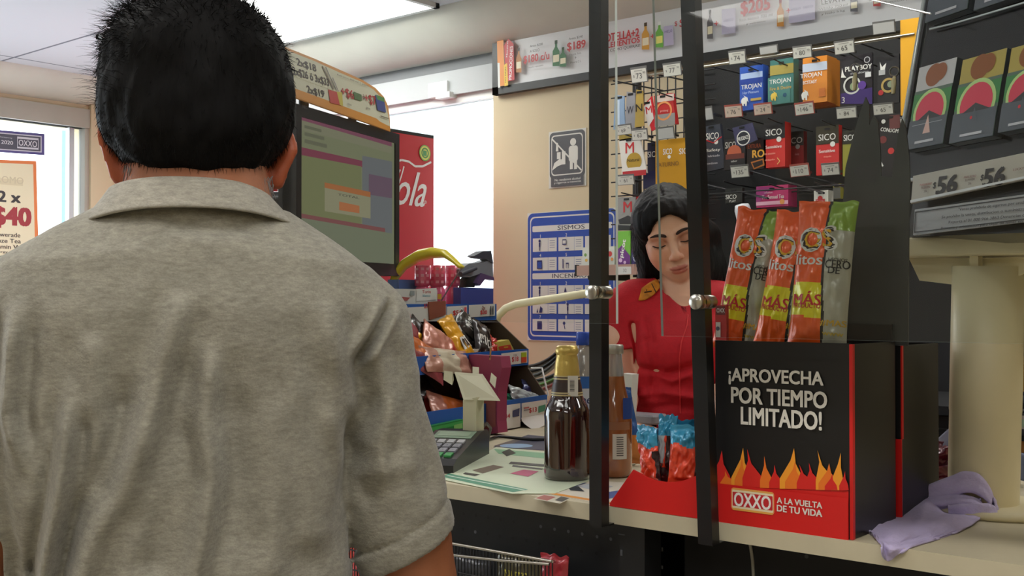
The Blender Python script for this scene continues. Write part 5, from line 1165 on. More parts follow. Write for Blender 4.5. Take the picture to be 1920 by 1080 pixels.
def place_bag(x, y, tier, back, w, h, rot, colfn, label, name='candy_bag', printed=None, tilt=.5, th=.018, seed=1, group='candy bags in the stepped rack'):
    a = tiers[tier][0] - back
    w *= 1.22; h *= 1.22; c = hit(x, y, P1 + n_ * a, n_); N0 = (n_ * math.cos(tilt) + Vector((0, 0, 1)) * math.sin(tilt)).normalized()
    V0 = (Vector((0, 0, 1)) * math.cos(tilt) - n_ * math.sin(tilt)).normalized(); U0 = V0.cross(N0)
    U_ = U0 * math.cos(rot) + V0 * math.sin(rot); V_ = V0 * math.cos(rot) - U0 * math.sin(rot)
    return bag(name, label, 'candy bag', c, U_, V_, w, h, th, colfn, nu=18, nv=26, group=group, seed=seed, wrinkle=.004, printed=printed)
YB = foil((232, 168, 30)); DB = foil((40, 32, 30)); RB = foil((190, 50, 40)); PB = foil((196, 130, 110)); OB = foil((206, 110, 50)); TB = foil((150, 70, 74)); KW = foil((70, 66, 62)); LG = foil((120, 130, 120))
m_ = lambda c: [('m', .5, .5, .022, .03, paper(c), 0), ('m', .62, .44, .016, .022, paper((30, 28, 26)), .0)]
place_bag(886, 650, 1, .10, .05, .075, .2, DB, 'dark brown candy bag leaning behind the yellow one', seed=3)
place_bag(858, 625, 1, .075, .05, .08, .4, lambda u, v: KW if v < .8 else YB, 'black and silver candy bag on top of the upper tray', printed=[('m', .5, .5, .03, .03, paper((210, 208, 200)), 0)], seed=5)
place_bag(880, 612, 1, .07, .05, .07, .7, KW, 'black candy bag with white letters under the top price strip', printed=[('mm', .5, .5, .03, .036, paper((216, 214, 206)), 0)], seed=8)
place_bag(857, 634, 1, .035, .055, .085, .25, YB, 'bright yellow candy bag with white lettering in the upper tray', printed=[('m', .6, .35, .028, .034, paper((230, 228, 220)), 0), ('m', .6, .34, .018, .022, paper((30, 28, 26)), 0)], seed=11)
place_bag(905, 640, 1, .035, .05, .085, -.55, DB, 'black candy bag with slanted white letters right of the yellow bag', printed=[('mm', .5, .45, .026, .036, paper((216, 214, 206)), .0)], seed=14)
place_bag(922, 650, 1, .03, .03, .05, -.7, RB, 'small red candy bag in the upper tray near the wrapped box', seed=17)
place_bag(800, 640, 1, .05, .06, .09, .7, lambda u, v: YB if u < .35 else DB, 'yellow and dark candy bag lying at the left of the upper tray', seed=20)
place_bag(826, 645, 1, .03, .06, .085, .9, lambda u, v: PB if v > .25 else RB, 'pinkish candy bag with a red end in the upper tray', seed=23)
place_bag(772, 640, 1, .05, .07, .10, .3, TB, 'dull red candy bag beside the customer\'s sleeve', seed=26)
place_bag(765, 612, 1, .08, .05, .07, .2, RB, 'red crinkled candy bag under the top strip beside the sleeve', seed=29)
place_bag(790, 668, 1, .015, .07, .10, 1.0, lambda u, v: OB if u > .5 else TB, 'orange and brown candy bag hanging over the tray edge', seed=32)
place_bag(838, 677, 1, .0, .05, .13, 1.45, lambda u, v: foil((190, 140, 120)) if abs(v - .5) > .2 else foil((206, 196, 170)), 'long clear brownish candy bag lying over the rail', seed=35)
place_bag(825, 762, 2, .08, .05, .08, 1.2, RB, 'red candy bag in the dark lower tray', seed=38)
place_bag(850, 772, 2, .05, .06, .12, 1.3, lambda u, v: OB if abs(v - .5) < .25 else PB, 'orange and beige candy bag in the lower tray', seed=41)
place_bag(800, 740, 2, .10, .06, .08, .4, DB, 'dark candy bag deep in the lower tray', seed=44)
place_bag(958, 752, 2, .03, .03, .08, 1.3, foil((40, 120, 90)), 'small green candy bag in the right of the lower tray', seed=47)
place_bag(985, 744, 2, .02, .03, .09, 1.25, foil((186, 196, 196)), 'silver white candy bag in the right of the lower tray', seed=50)
place_bag(1002, 735, 2, .045, .03, .07, 1.1, foil((70, 80, 130)), 'dark blue candy bag at the rack\'s lower right corner', seed=53)
def place_box(x0, y0, x1, y1, Y, th, col, items, label, name='candy_box', pts=None, pl=None):
    b = MB(); p = pl or PY(Y)
    if pts: b.slab(p, pts, th, col)
    else: b.rect(p, x0, y0, x1, y1, th, col)
    b.art(p, items); return tag(b.build(name), label, 'box')
m1 = Plane(P1 + n_ * (tiers[1][0] - .02), d_, (0, 0, 1))
place_box(0, 0, 0, 0, 0, .02, (206, 190, 90), [('p', [(934, 650), (956, 646), (960, 656), (938, 661)], (206, 70, 50)), ('q', 944, 650, 952, 652, (220, 180, 60))], 'yellow and red wrapped candy box at the right of the upper tray', pts=[(930, 642), (954, 637), (965, 658), (934, 664)], pl=m1)
place_box(0, 0, 0, 0, 0, .012, (216, 206, 190), [('p', [(885, 662), (900, 658), (903, 664), (890, 667)], (200, 120, 90))], 'white wrapped bar lying along the upper tray edge', pts=[(868, 660), (928, 648), (932, 662), (872, 670)], pl=m1)
# boxes at the foot of the rack
fr = Plane(P1 + n_ * (tiers[2][0] + .012), d_, (0, 0, 1))
place_box(0, 0, 0, 0, 0, .06, (30, 130, 60), [('p', [(806, 802), (868, 788), (869, 794), (806, 809)], (60, 160, 80)), ('t', 'GUM', 824, 808, 7, (20, 90, 50), {'w': 30, 'rot': .1}), ('p', [(850, 797), (866, 793), (866, 802), (850, 807)], (120, 180, 100))], 'green chewing gum box at the foot of the candy rack', pts=[(804, 800), (869, 786), (870, 806), (806, 822)], pl=fr)
place_box(0, 0, 0, 0, 0, .06, (218, 196, 50), [], 'yellow box under the green gum box', pts=[(806, 823), (870, 808), (872, 816), (808, 830)], pl=fr)
# items on the top tier
t0 = tiers[0]; TZ = CT + t0[2]
def tz(x, y, back): return hit(x, y, P1 + n_ * (t0[0] - back), n_)
tp = lambda back: Plane(P1 + n_ * (t0[0] - back), d_, (0, 0, 1))
zsh = t0[1] + .0042
def onshelf(back, x0, x1, ytop, th, col, items, label, name, cat='box'):
    p = tp(back); a0, zt = p.ab(x0, ytop); a1, _ = p.ab(x1, ytop); b = MB()
    b.slab(p, [(a0, zsh), (a1, zsh), (a1, zt), (a0, zt)], th, col, raw=True); b.art(p, items); return tag(b.build(name), label, cat)
onshelf(.012, 864, 925, 539, .02, (58, 70, 150), [], 'dark blue open box at the right end of the rack top', 'blue_box')
onshelf(.01, 722, 820, 541, .03, (212, 212, 206), [('p', [(780, 542), (818, 540), (818, 562), (780, 565)], (226, 226, 220)), ('t', 'Turin', 799, 547, 6, (180, 50, 60), {'w': 16}), ('t', 'blanco', 799, 554, 5, (110, 170, 190), {'w': 14}), ('p', [(748, 556), (768, 558), (762, 564), (748, 562)], (170, 90, 90)), ('q', 768, 545, 776, 554, (150, 160, 160))], 'white chocolate bar box on the rack top beside the sleeve', 'chocolate_box')
onshelf(.085, 748, 800, 524, .03, (70, 96, 150), [], 'slate blue box behind the pink bottles on the rack top', 'blue_box')
m_pink = mat('pink_plastic', (232, 96, 140), .25, coat=.6); m_pinkl = mat('pink_wrap', (228, 80, 116), .25, coat=.8)
for k, (x, bk) in enumerate(((792, .065), (820, .05), (848, .045))):
    top = tz(x, 497, bk); loc = Vector((top.x, top.y, CT + zsh)); hh = top.z - loc.z; r = .0185
    tt = thing('pink_bottle', loc, ['leftmost of the three shrink-wrapped pink bottles on the rack top', 'middle one of the three shrink-wrapped pink bottles on the rack top', 'rightmost of the three shrink-wrapped pink bottles on the rack top'][k], 'bottle', 'pink bottles on the candy rack')
    b = MB(); b.lathe(loc, [(0, .0003), (r, .001), (r, hh * .46), (r * .9, hh * .55), (r * .7, hh * .6)], m_pink, n=24); b.build('body', tt)
    b = MB(); b.lathe(loc, [(r * .7, hh * .6), (r * .95, hh * .62), (r * .92, hh * .99), (0, hh)], m_pinkl, n=24)
    vd = Vector((CAMP.x - loc.x, CAMP.y - loc.y, 0)).normalized(); sd = Vector((-vd.y, vd.x, 0))
    for j in range(3):
        for i in range(3): cyl_label(b, loc, r * .97, -.9 + i * .7, -.5 + i * .7, hh * (.66 + .12 * j), hh * (.71 + .12 * j), paper((240, 150, 170)), sd, vd, 3)
    b.build('cap', tt)
b = MB(); arc = [(738, 540), (746, 515), (762, 494), (785, 480), (810, 474), (836, 476), (856, 490), (870, 502)]
b.grid(lambda u, v: (lambda q, i: q)(at_d(*[np.interp(u * 7, range(8), [p[i] for p in arc]) for i in (0, 1)], 2.46) + Vector((0, 0, (v - .5) * -.022 * math.sin(PI * min(1, u * 1.0 + .1)))) + n_ * .0 - d_ * (.02 * math.sin(PI * v)), 0), 42, 6, mat('yellow_plastic', (232, 210, 40), .3))
o_ = b.build('yellow_band'); sol = o_.modifiers.new('s', 'SOLIDIFY'); sol.thickness = .003
tag(o_, 'yellow plastic band arching behind the pink bottles on the rack top', 'band')
# hand scanner-like grey gadget on the blue box
g = tz(890, 510, .03); t2 = thing('grey_gadget', Vector((g.x, g.y, CT + zsh)), 'grey and black handheld gadget piled on the dark blue box', 'device')
mg1 = mat('gadget_grey', (128, 130, 140), .4, noise_amt=.1, nscale=20); mg2 = mat('gadget_dark', (62, 62, 76), .4)
b = MB(); pg = tp(.02); b.slab(pg, [(862, 505), (880, 494), (906, 492), (924, 486), (925, 520), (904, 512), (880, 520), (864, 518)], .03, mg1); b.build('body', t2)
b = MB(); b.slab(tp(.018), [(889, 480), (906, 471), (921, 470), (925, 494), (912, 486), (896, 484)], .02, mg2); b.slab(tp(.026), [(875, 524), (886, 514), (893, 518), (890, 539), (874, 539)], .02, m_blackg); b.build('grip', t2, 'dark grip')
b = MB(); b.slab(tp(.016), [(903, 512), (926, 520), (927, 526), (910, 523), (900, 536), (894, 530)], .015, mat('gadget_violet', (90, 66, 110), .4)); b.build('strap', t2)
b = MB(); b.tube([tz(864, 514, .013), tz(892, 503, .013)], .005, mg2, n=10); b.build('barrel', t2)
b = MB(); b.tube([tz(826, 566, .0), tz(865, 503, .0)], .0016, mat('dark_red_stick', (70, 34, 44), .4), n=6); tag(b.build('thin_stick'), 'thin dark red stick standing across the pink bottles', 'stick')
b = MB(); pc_ = railplane(t0[0] + .004); b.slab(pc_, [(804, 566), (836, 564), (836, 590), (806, 600)], .003, mat('brown_ticket', (150, 84, 66), .4, noise_amt=.1, nscale=12)); b.art(pc_, [('q', 820, 551, 827, 561, (200, 150, 50))]); tag(b.build('brown_ticket'), 'brown printed card clipped on the top price rail', 'card')
# magazines fanned beside the rack
for k in range(6):
    b = MB(); zz_ = CT + .10 - k * .016; Ym = 2.14 - .006 * k
    cc_ = ((70, 62, 60), (40, 40, 44), (90, 92, 94), (60, 60, 64), (100, 150, 70), (150, 70, 70))[k]
    x0, x1 = 985 + k * 3, 1046 - k * 1.5
    def fan(u, v, k=k, x0=x0, x1=x1):
        q = on_y(x0 + (x1 - x0) * u, 684 + k * 9 - 26 * (u ** 2) * (1.1 if k < 3 else .5), Ym); return q + Vector((-.03 * v, .09 * v * .5, -.01 * v))
    b.grid(fan, 12, 3, cc_); o_ = b.build('magazine'); sl_ = o_.modifiers.new('s', 'SOLIDIFY'); sl_.thickness = .005; sl_.offset = -1
    tag(o_, ['top dark magazine with upturned corner beside the candy rack', 'second black magazine from the top of the fanned pile', 'grey magazine in the upper middle of the fanned pile', 'dark grey magazine in the lower middle of the fanned pile', 'green edged magazine low in the fanned pile', 'reddish magazine at the bottom of the fanned pile'][k], 'magazine', 'fanned magazines by the bottle')
b = MB(); b.box((on_y(995, 720, 2.13).x, 2.10, CT + .0005), (on_y(1050, 720, 2.13).x, 2.2, CT + .022), m_blackg); tag(b.build('magazine_stand'), 'low black stand under the fanned magazines', 'stand')
b = MB(); b.tube([on_y(x, y, 2.06) for x, y in ((996, 690), (1016, 690), (1022, 716), (1028, 742))], .0022, m_white, n=6); tag(b.build('wire_loop'), 'white wire loop sticking up beside the rack end', 'wire')
# bent cream tube
Yt = 2.30
b = MB(); pts = [(926, 640), (927, 612), (934, 592), (948, 578), (968, 570), (1000, 565), (1050, 558), (1112, 548)]
b.tube([on_y(x, y, Yt) for x, y in [(926, 760), (926, 700)] + pts], .0105, m_cream, n=14); tt = tag(b.build('bent_tube'), 'bent cream painted metal tube rising behind the rack and running right', 'tube')

# ================================================================ monitor
mA = at_d(553, 350, 2.08); mw = Vector((math.sin(math.radians(-18.1)), math.cos(math.radians(18.1)), 0))
MP = Plane(mA, mw, (0, 0, 1)); aR, zT = MP.ab(746, 252); _, zB = MP.ab(746, 518)
t = thing('monitor', MP.pt(aR / 2, 0) * 1, 'customer facing black monitor on a stand behind the customer\'s head', 'monitor'); t.location.z = CT
MPl = Plane(mA, mw, (0, 0, 1))
b = MB(); m_bez = mat('monitor_bezel', (34, 36, 42), .35)
hx = .022
fa = [(0, zB), (aR, zB), (aR, zT), (0, zT)]; a0_ = -.002
for q in ([(a0_, zB), (aR, zB), (aR, zB + .026), (a0_, zB + .026)], [(a0_, zT - .022), (aR, zT - .022), (aR, zT), (a0_, zT)], [(a0_, zB + .026), (a0_ + .018, zB + .026), (a0_ + .018, zT - .022), (a0_, zT - .022)], [(aR - .018, zB + .026), (aR, zB + .026), (aR, zT - .022), (aR - .018, zT - .022)]):
    b.slab(MPl, q, .03, m_bez, e=.004, raw=True)
b.slab(MPl, [(a0_, zB), (aR, zB), (aR, zT), (a0_, zT)], .03, m_bez, e=-.005, raw=True)
b.text(MPl, 'NEC', 568, 201, .006, (110, 112, 120), e=.0045, metric=True); b.build('bezel', t)
scr = lambda c, s=.55: glow('screen_%02x%02x%02x' % c, c, s)
b = MB(); S0 = scr((126, 128, 102)); b.slab(MPl, [(a0_ + .017, zB + .025), (aR - .017, zB + .025), (aR - .017, zT - .021), (a0_ + .017, zT - .021)], .002, S0, e=.0005, raw=True)
its = [('p', [(560, 210), (734, 265), (734, 275), (560, 224)], scr((128, 80, 96))), ('p', [(560, 224), (734, 275), (734, 288), (560, 242)], scr((132, 130, 108))), ('p', [(560, 275), (680, 302), (680, 314), (560, 290)], scr((128, 70, 84))),
    ('p', [(560, 290), (676, 312), (676, 420), (560, 400)], scr((122, 124, 90))), ('p', [(678, 292), (734, 303), (734, 500), (678, 490)], scr((112, 114, 116))), ('p', [(690, 326), (734, 335), (734, 372), (690, 365)], scr((110, 90, 104))),
    ('p', [(607, 342), (693, 360), (693, 370), (607, 352)], scr((168, 108, 70))), ('p', [(607, 352), (693, 370), (693, 410), (607, 396)], scr((146, 142, 116))), ('p', [(634, 378), (672, 386), (672, 400), (634, 394)], scr((176, 112, 76))),
    ('t', 'TOTAL', 652, 368, 4, scr((80, 78, 70)), {'w': 40}), ('p', [(560, 400), (720, 428), (720, 436), (560, 408)], scr((130, 84, 84))), ('p', [(560, 408), (734, 438), (734, 500), (560, 480)], scr((120, 124, 104)))]
for i in range(3): its.append(('q', 568, 240 + i * 14, 600 + 5 * (i % 3), 243 + i * 14, scr((108, 108, 90))))
b.art(MPl, its, e0=.0006); b.build('screen', t, 'lit screen with olive and maroon bars')
b = MB(); cM = MPl.pt(aR * .5, 0, -.24); zm_ = (zB + zT) / 2; b.tube([MPl.pt(aR * .5, zm_, -.036), MPl.pt(aR * .5, zm_, -.24)], .018, m_bez, n=14); b.lathe(Vector((cM.x, cM.y, CT)), [(0, .001), (.05, .001), (.05, .01), (.02, .014), (.02, mA.z + zm_ - CT + .02), (0, mA.z + zm_ - CT + .02)], m_bez, n=20); b.build('stand', t)
# header card curved on top of the monitor
t = thing('header_card', MPl.pt(.1, zT + .01), 'curved cream and orange promotion card with prices on top of the monitor', 'promotion card')
HPn = (MPl.n * .985 + Vector((0, 0, .17))).normalized(); HV = (Vector((0, 0, 1)) * .985 - MPl.n * .17).normalized()
HP = Plane(MPl.pt(0, zT + .002, .012), mw, HV)
b = MB(); pts = [(520, 172), (732, 247), (731, 222), (728, 200), (720, 182), (704, 165), (680, 150), (640, 132), (590, 110), (535, 88), (520, 84)]
b.slab(HP, pts, .002, (228, 160, 84))
b.art(HP, [('p', [(520, 164), (731, 237), (728, 217), (722, 197), (714, 183), (700, 168), (676, 153), (636, 136), (588, 114), (534, 93), (520, 90)], (226, 222, 196)),
    ('p', [(520, 154), (705, 222), (712, 228), (731, 238), (731, 246), (520, 171)], (226, 150, 50)), ('l', [(545, 126), (614, 150)], .8, (206, 200, 160)), ('l', [(545, 142), (630, 172)], .8, (206, 200, 160)),
    ('t', '2x$18', 574, 123, 14, (74, 60, 52), {'w': 34, 'bold': .03}), ('t', '2x$26 ó 3x$33', 583, 145, 15, (74, 60, 52), {'w': 64, 'bold': .03}), ('t', '2x$19', 591, 173, 14, (74, 60, 52), {'w': 30, 'bold': .03}), ('t', '90', 605, 173, 6, (74, 60, 52)),
    ('p', [(614, 168), (634, 174), (638, 198), (618, 193)], (206, 70, 60)), ('p', [(630, 172), (640, 174), (642, 199), (636, 197)], (214, 196, 80)),
    ('l', [(603, 124), (624, 168)], 3, (120, 100, 90)), ('l', [(609, 126), (629, 170)], 2, (90, 80, 90)), ('l', [(622, 146), (633, 172)], 2, (110, 100, 120)),
    ('t', '+$6', 650, 176, 18, RD, {'w': 22, 'bold': .02}), ('p', [(661, 172), (676, 178), (677, 190), (663, 186)], (90, 120, 70)), ('t', 'ó', 680, 182, 9, (120, 60, 60)), ('t', '+$7', 693, 188, 18, RD, {'w': 20, 'bold': .02}), ('p', [(701, 178), (718, 184), (722, 212), (706, 207)], (66, 80, 150)), ('p', [(703, 178), (718, 184), (719, 192), (705, 187)], (90, 150, 80)),
    ('t', '(355ml)', 653, 197, 4, (110, 100, 90)), ('t', '(600ml)', 688, 204, 4, (110, 100, 90)), ('t', 'Refresco 600 ml + papas', 660, 152, 3.5, (130, 120, 100), {'w': 56}), ('q', 711, 219, 726, 222, (120, 110, 90))], e0=.0004)
b.build('printed_face', t)
b = MB(); b.slab(MPl, [(.02, zT - .004), (.05, zT - .004), (.05, zT + .03), (.02, zT + .03)], .003, m_bez, e=-.002, raw=True); b.slab(MPl, [(.2, zT - .004), (.23, zT - .004), (.23, zT + .03), (.2, zT + .03)], .003, m_bez, e=-.002, raw=True); b.build('clip', t)

# ================================================================ cream pole with tray and cigarette display
pb = on_z(1843, 955, CT); dpl = (pb - CAMP).dot(FWD)
r_ = 63 * dpl / FPX
ptop = on_y(1853, 500, pb.y); axis = (ptop - Vector((pb.x, pb.y, CT))); Lp = axis.length
t = thing('pole_stand', Vector((pb.x, pb.y, CT)), 'thick cream enamelled pole standing on the counter and carrying a tray', 'stand')
b = MB(); b.lathe(Vector((pb.x, pb.y, CT)), [(r_ * .99, .008), (r_, .05), (r_ * 1.0, Lp * .4), (r_ * 1.01, Lp * .41), (r_ * 1.01, Lp), (0, Lp)], m_cream, axis=axis, n=48); b.build('pole', t)
b = MB(); b.lathe(Vector((pb.x + .02, pb.y, CT)), [(0, .0006), (.082, .0006), (.084, .006), (.08, .010), (0, .010)], m_cream, n=40); b.build('base_flange', t)
SY = pb.y - .045; SPn = PY(SY)
aS, zS1 = SPn.ab(1652, 448); _, zS0 = SPn.ab(1652, 484)
b = MB(); b.box((aS, SY, zS0), (aS + .56, SY + .15, zS1), m_cream); ob = b.build('tray', t); bv = ob.modifiers.new('b', 'BEVEL'); bv.width = .004; bv.segments = 3; ob.data.polygons.foreach_set('use_smooth', [False] * len(ob.data.polygons))
b = MB(); b.slab(PY(SY + .03), [(1704, 484), (1724, 526), (1790, 534), (1880, 534), (1940, 500), (1940, 484)], .006, m_cream); b.build('bracket', t)
b = MB(); b.box((on_y(1818, 500, SY + .01).x, SY + .01, on_y(1818, 524, SY + .01).z), (on_y(1834, 500, SY + .01).x, SY + .028, zS0), m_cream); b.build('rib', t)
# display
wv = Vector((.867, -.498, 0)); bk_ = Vector((.498, .867, 0)); uv_ = (Vector((0, 0, 1)) + bk_ * .20).normalized()
D0 = hit(1700, 444, (0, SY + .02, 0), Vector((0, 1, 0))); D0.z = max(D0.z, zS1 + .001)
DP = Plane(D0, wv, uv_)
t = thing('cigarette_display', D0 + wv * .1, 'tilted black cigarette display with price strip, standing on the cream tray', 'display')
b = MB(); m_dark = mat('display_dark', (24, 25, 28), .25, coat=.3)
b.slab(DP, [(1700, 444), (1716, 346), (1684, 334), (1682, 318), (1736, -6), (1744, -60), (2120, -220), (2080, 430)], .05, m_dark, e=-.001); b.build('housing', t)
b = MB(); m_clr = mat('clear_rim', (190, 196, 200), .15, coat=1)
b.tube([DP.pt(*DP.ab(x, y), e=.004) for x, y in ((1741, -40), (1737, 0), (1712, 150), (1696, 245), (1684, 305), (1683, 322), (1690, 334), (1706, 340), (1760, 332), (1980, 290))], .003, m_clr, n=6); b.tube([DP.pt(*DP.ab(x, y), e=.006) for x, y in ((1750, 57), (1800, 45), (1980, -8))], .0016, m_clr, n=6); b.build('clear_rim', t)
def cig(x0, yt, x1, yb, pic, k):
    # slanted rectangle: follows the display's own axes
    a0, z1 = DP.ab(x0, yt); a1, _ = DP.ab(x1, yt); _, z0 = DP.ab(x0, yb); w_ = a1 - a0; h_ = z1 - z0
    Q = Plane(DP.pt(a0, z1, .012), wv, uv_, mm=True); W1 = w_ * 1000; H1 = h_ * 1000
    b = MB(); b.rect(Q, 0, 0, W1, H1, .012, (60, 64, 70))
    b.art(Q, [('q', 0, 0, W1, H1 * .30, pic[0]), ('c', W1 * .45, H1 * .14, W1 * .22, pic[1]), ('c', W1 * .62, H1 * .12, W1 * .17, pic[1]), ('q', 0, H1 * .30, W1, H1, (96, 116, 104)), ('q', 0, H1 * .34, W1, H1 * .62, (70, 140, 80)),
        ('c', W1 * .5, H1 * .58, W1 * .44, (196, 226, 150)), ('c', W1 * .5, H1 * .58, W1 * .37, (226, 72, 96)), ('q', 0, H1 * .66, W1, H1, (92, 98, 108)), ('p', [(W1 * .22, H1 * .67), (W1 * .5, H1 * .57), (W1 * .85, H1 * .67)], (60, 62, 66)),
        ('p', [(W1 * .42, H1 * .84), (W1 * .5, H1 * .62), (W1 * .62, H1 * .84)], (230, 190, 180) if k == 0 else (92, 98, 108)), ('c', W1 * .45, H1 * .74, 2.2, (220, 60, 70)) if k else ('q', W1 * .1, H1 * .72, W1 * .9, H1 * .725, (200, 200, 206)), ('t', 'CON CAPSULA', W1 * .5, H1 * .93, 4, (214, 214, 220), {'metric': True}) if False else ('q', W1 * .25, H1 * .92, W1 * .75, H1 * .95, (206, 206, 214))])
    tag(b.build('cigarette_pack'), ['cigarette pack with brown picture on white, left one in the display', 'cigarette pack with brown picture on yellow, middle one in the display', 'cigarette pack cut by the photo edge in the display', 'cigarette pack in the upper row of the display, left', 'cigarette pack in the upper row of the display, right'][k], 'cigarette pack', 'cigarette packs in the tilted display')
cig(1738, 132, 1806, 282, ((206, 204, 206), (156, 96, 66)), 0); cig(1820, 118, 1900, 270, ((190, 170, 90), (150, 90, 50)), 1); cig(1912, 96, 1990, 250, ((190, 170, 90), (150, 90, 50)), 2)
cig(1775, -110, 1850, 40, ((110, 90, 60), (150, 120, 50)), 3); cig(1866, -130, 1945, 18, ((110, 90, 60), (150, 120, 50)), 4)
PSt = Plane(DP.pt(0, 0, .014), wv, uv_)
b = MB(); b.slab(PSt, [(1712, 330), (1990, 272), (1990, 322), (1708, 382)], .003, (190, 184, 172))
b.art(PSt, [('t', '$', 1753, 348, 12, (40, 36, 36), {'bold': .03}), ('t', '56', 1777, 346, 31, (40, 36, 36), {'w': 36, 'bold': .05}), ('t', '$', 1843, 334, 12, (40, 36, 36), {'bold': .03}), ('t', '56', 1866, 332, 32, (40, 36, 36), {'w': 38, 'bold': .05}),
    ('t', 'MARLBORO', 1738, 346, 4, (170, 90, 80), {'w': 22}), ('t', 'FUSION', 1738, 352, 4, (120, 60, 60), {'w': 16}), ('t', '20s', 1738, 359, 4, (90, 60, 60)), ('t', 'MARLBORO', 1822, 332, 4, (120, 60, 60), {'w': 22}), ('t', 'SUMMER', 1822, 338, 4, (90, 60, 60), {'w': 18}), ('t', '20s', 1822, 345, 4, (90, 60, 60)), ('t', 'LUCKY', 1914, 318, 4, (120, 60, 60), {'w': 20}), ('p', [(1708, 377), (1990, 318), (1990, 322), (1708, 382)], (226, 228, 230))])
b.build('price_strip', t, 'grey price strip with two bold prices')
b = MB(); b.slab(PSt, [(1715, 393), (1990, 355), (1990, 408), (1712, 441)], .002, (170, 170, 172))
b.art(PSt, [('p', [(1718, 397), (1990, 359), (1990, 361), (1718, 399)], (40, 40, 42)), ('p', [(1715, 435), (1990, 402), (1990, 404), (1715, 437)], (40, 40, 42)), ('p', [(1717, 397), (1719, 397), (1717, 437), (1715, 437)], (40, 40, 42)),
    ('t', '"Venta prohibida de cigarros por unidad.', 1862, 387, 7, (50, 50, 52), {'w': 130}), ('t', 'Se prohibe la venta, distribucion o suministro a menores', 1862, 399, 7, (50, 50, 52), {'w': 196}), ('t', 'Reporta al 01 800 966 3863 Denuncias ciudadanas', 1866, 410, 7, (50, 50, 52), {'w': 176}), ('t', 'Asesoria y orientacion para dejar de fumar en el 01800 911', 1862, 421, 7, (50, 50, 52), {'w': 200})])
b.build('warning_label', t, 'grey rounded warning label with four lines of print')

# crumpled purple and dark things behind the pole
pc = on_z(1742, 932, CT)
bag('dark_red_bag', 'crumpled shiny dark red bag on the counter behind the purple cloth', 'bag', pc + Vector((.0, .06, .035)), (.9, .2, 0), (0, .4, 1), .09, .075, .05, foil((104, 26, 46)), seed=61, wrinkle=.012)
b = MB()
b.grid(lambda u, v: on_y(1722 + 70 * u, 862 - 60 * u * (1 - .3 * v) + 22 * v, pc.y + .08 + .03 * math.sin(3 * u + 2 * v)), 14, 8, mat('grey_rag', (96, 96, 112), .8))
o_ = b.build('grey_rag'); sm = o_.modifiers.new('s', 'SOLIDIFY'); sm.thickness = .006; tag(o_, 'grey blue rag draped behind the dark red bag', 'rag')
b = MB(); b.grid(lambda u, v: on_y(1893 + 40 * u, 842 + 50 * v + 12 * u, 1.75 + .03 * math.sin(5 * u)), 8, 8, mat('blue_rag', (98, 110, 140), .8)); o_ = b.build('blue_cloth'); sm = o_.modifiers.new('s', 'SOLIDIFY'); sm.thickness = .006; tag(o_, 'blue grey cloth seen right of the pole', 'cloth')

# ================================================================ purple cloth
m_cl = mat('purple_cloth', (190, 178, 214), .9, noise_amt=.10, nscale=22, bump=.6, bscale=260)
t = thing('purple_cloth', on_z(1760, 980, CT), 'lilac cleaning cloth crumpled at the foot of the pole and hanging over the counter edge', 'cloth')
# sheet: rows of control points (pixel on the counter + lift in metres)
C = [  # far edge to near edge, left to right : (x, y, lift)
 [(1634, 932, .004), (1668, 936, .012), (1700, 940, .010), (1722, 930, .030), (1760, 925, .034), (1800, 925, .036), (1838, 935, .034)],
 [(1622, 950, .003), (1655, 960, .009), (1695, 965, .008), (1735, 955, .020), (1770, 955, .024), (1805, 960, .026), (1842, 965, .018)],
 [(1617, 972, .003), (1650, 985, .006), (1690, 990, .007), (1735, 985, .010), (1770, 985, .012), (1800, 985, .012), (1830, 985, .006)],
 [(1624, 996, .002), (1652, 1008, .004), (1690, 1014, .004), (1725, 1008, .004), (1755, 1004, .004), (1785, 1000, .004), (1812, 994, .003)],
]
CE = CY0
YCL = pb.y - r_ - .012
def gz(x, y, l):
    q = on_z(x, y, CT)
    if x > 1735 and q.y > YCL: q = on_y(x, y, YCL - .004 * (x - 1735) / 100); return q
    return q + Vector((0, 0, l))
ctrl = [[gz(x, y, l) for x, y, l in r] for r in C]
hang = [(1642, 1006), (1653, 1028), (1664, 1052), (1684, 1040), (1705, 1029), (1733, 1020), (1760, 1012)]
last = []
for i, p in enumerate(ctrl[-1]):
    x, y = hang[i]
    q = on_y(x, y, CE - .006)
    if q.z > CT - .002: q = on_z(x, y, CT) + Vector((0, 0, .0025))
    last.append(q)
edge = [(a * .5 + b_ * .5) for a, b_ in zip(ctrl[-1], last)]
edge = [Vector((e.x, CE - .0045 if q.z < CT else e.y, CT + .0025)) for e, q in zip(edge, last)]
ctrl += [edge, last]
def spl(P, t_):
    n = len(P) - 1; f = min(t_ * n, n - 1e-6); i = int(f); f -= i
    p0 = P[max(i - 1, 0)]; p1 = P[i]; p2 = P[i + 1]; p3 = P[min(i + 2, n)]
    return .5 * ((2 * p1) + (p2 - p0) * f + (2 * p0 - 5 * p1 + 4 * p2 - p3) * f * f + (3 * p1 - p0 - 3 * p2 + p3) * f ** 3)
def cl(u, v):
    p = spl([spl(r, u) for r in ctrl], v)
    nz = .004 * noise.noise(Vector((u * 5, v * 5, 3))) + .002 * noise.noise(Vector((u * 14, v * 12, 1)))
    p = p + Vector((.5 * nz, 0, max(nz, -.001) if v < .8 else nz * .3)); 
    if v < .78: p.z = max(p.z, CT + .0022)
    return p
b = MB(); b.grid(cl, 70, 60, m_cl); o_ = b.build('spread_sheet', t); sm = o_.modifiers.new('s', 'SOLIDIFY'); sm.thickness = .0022; sm.offset = 1
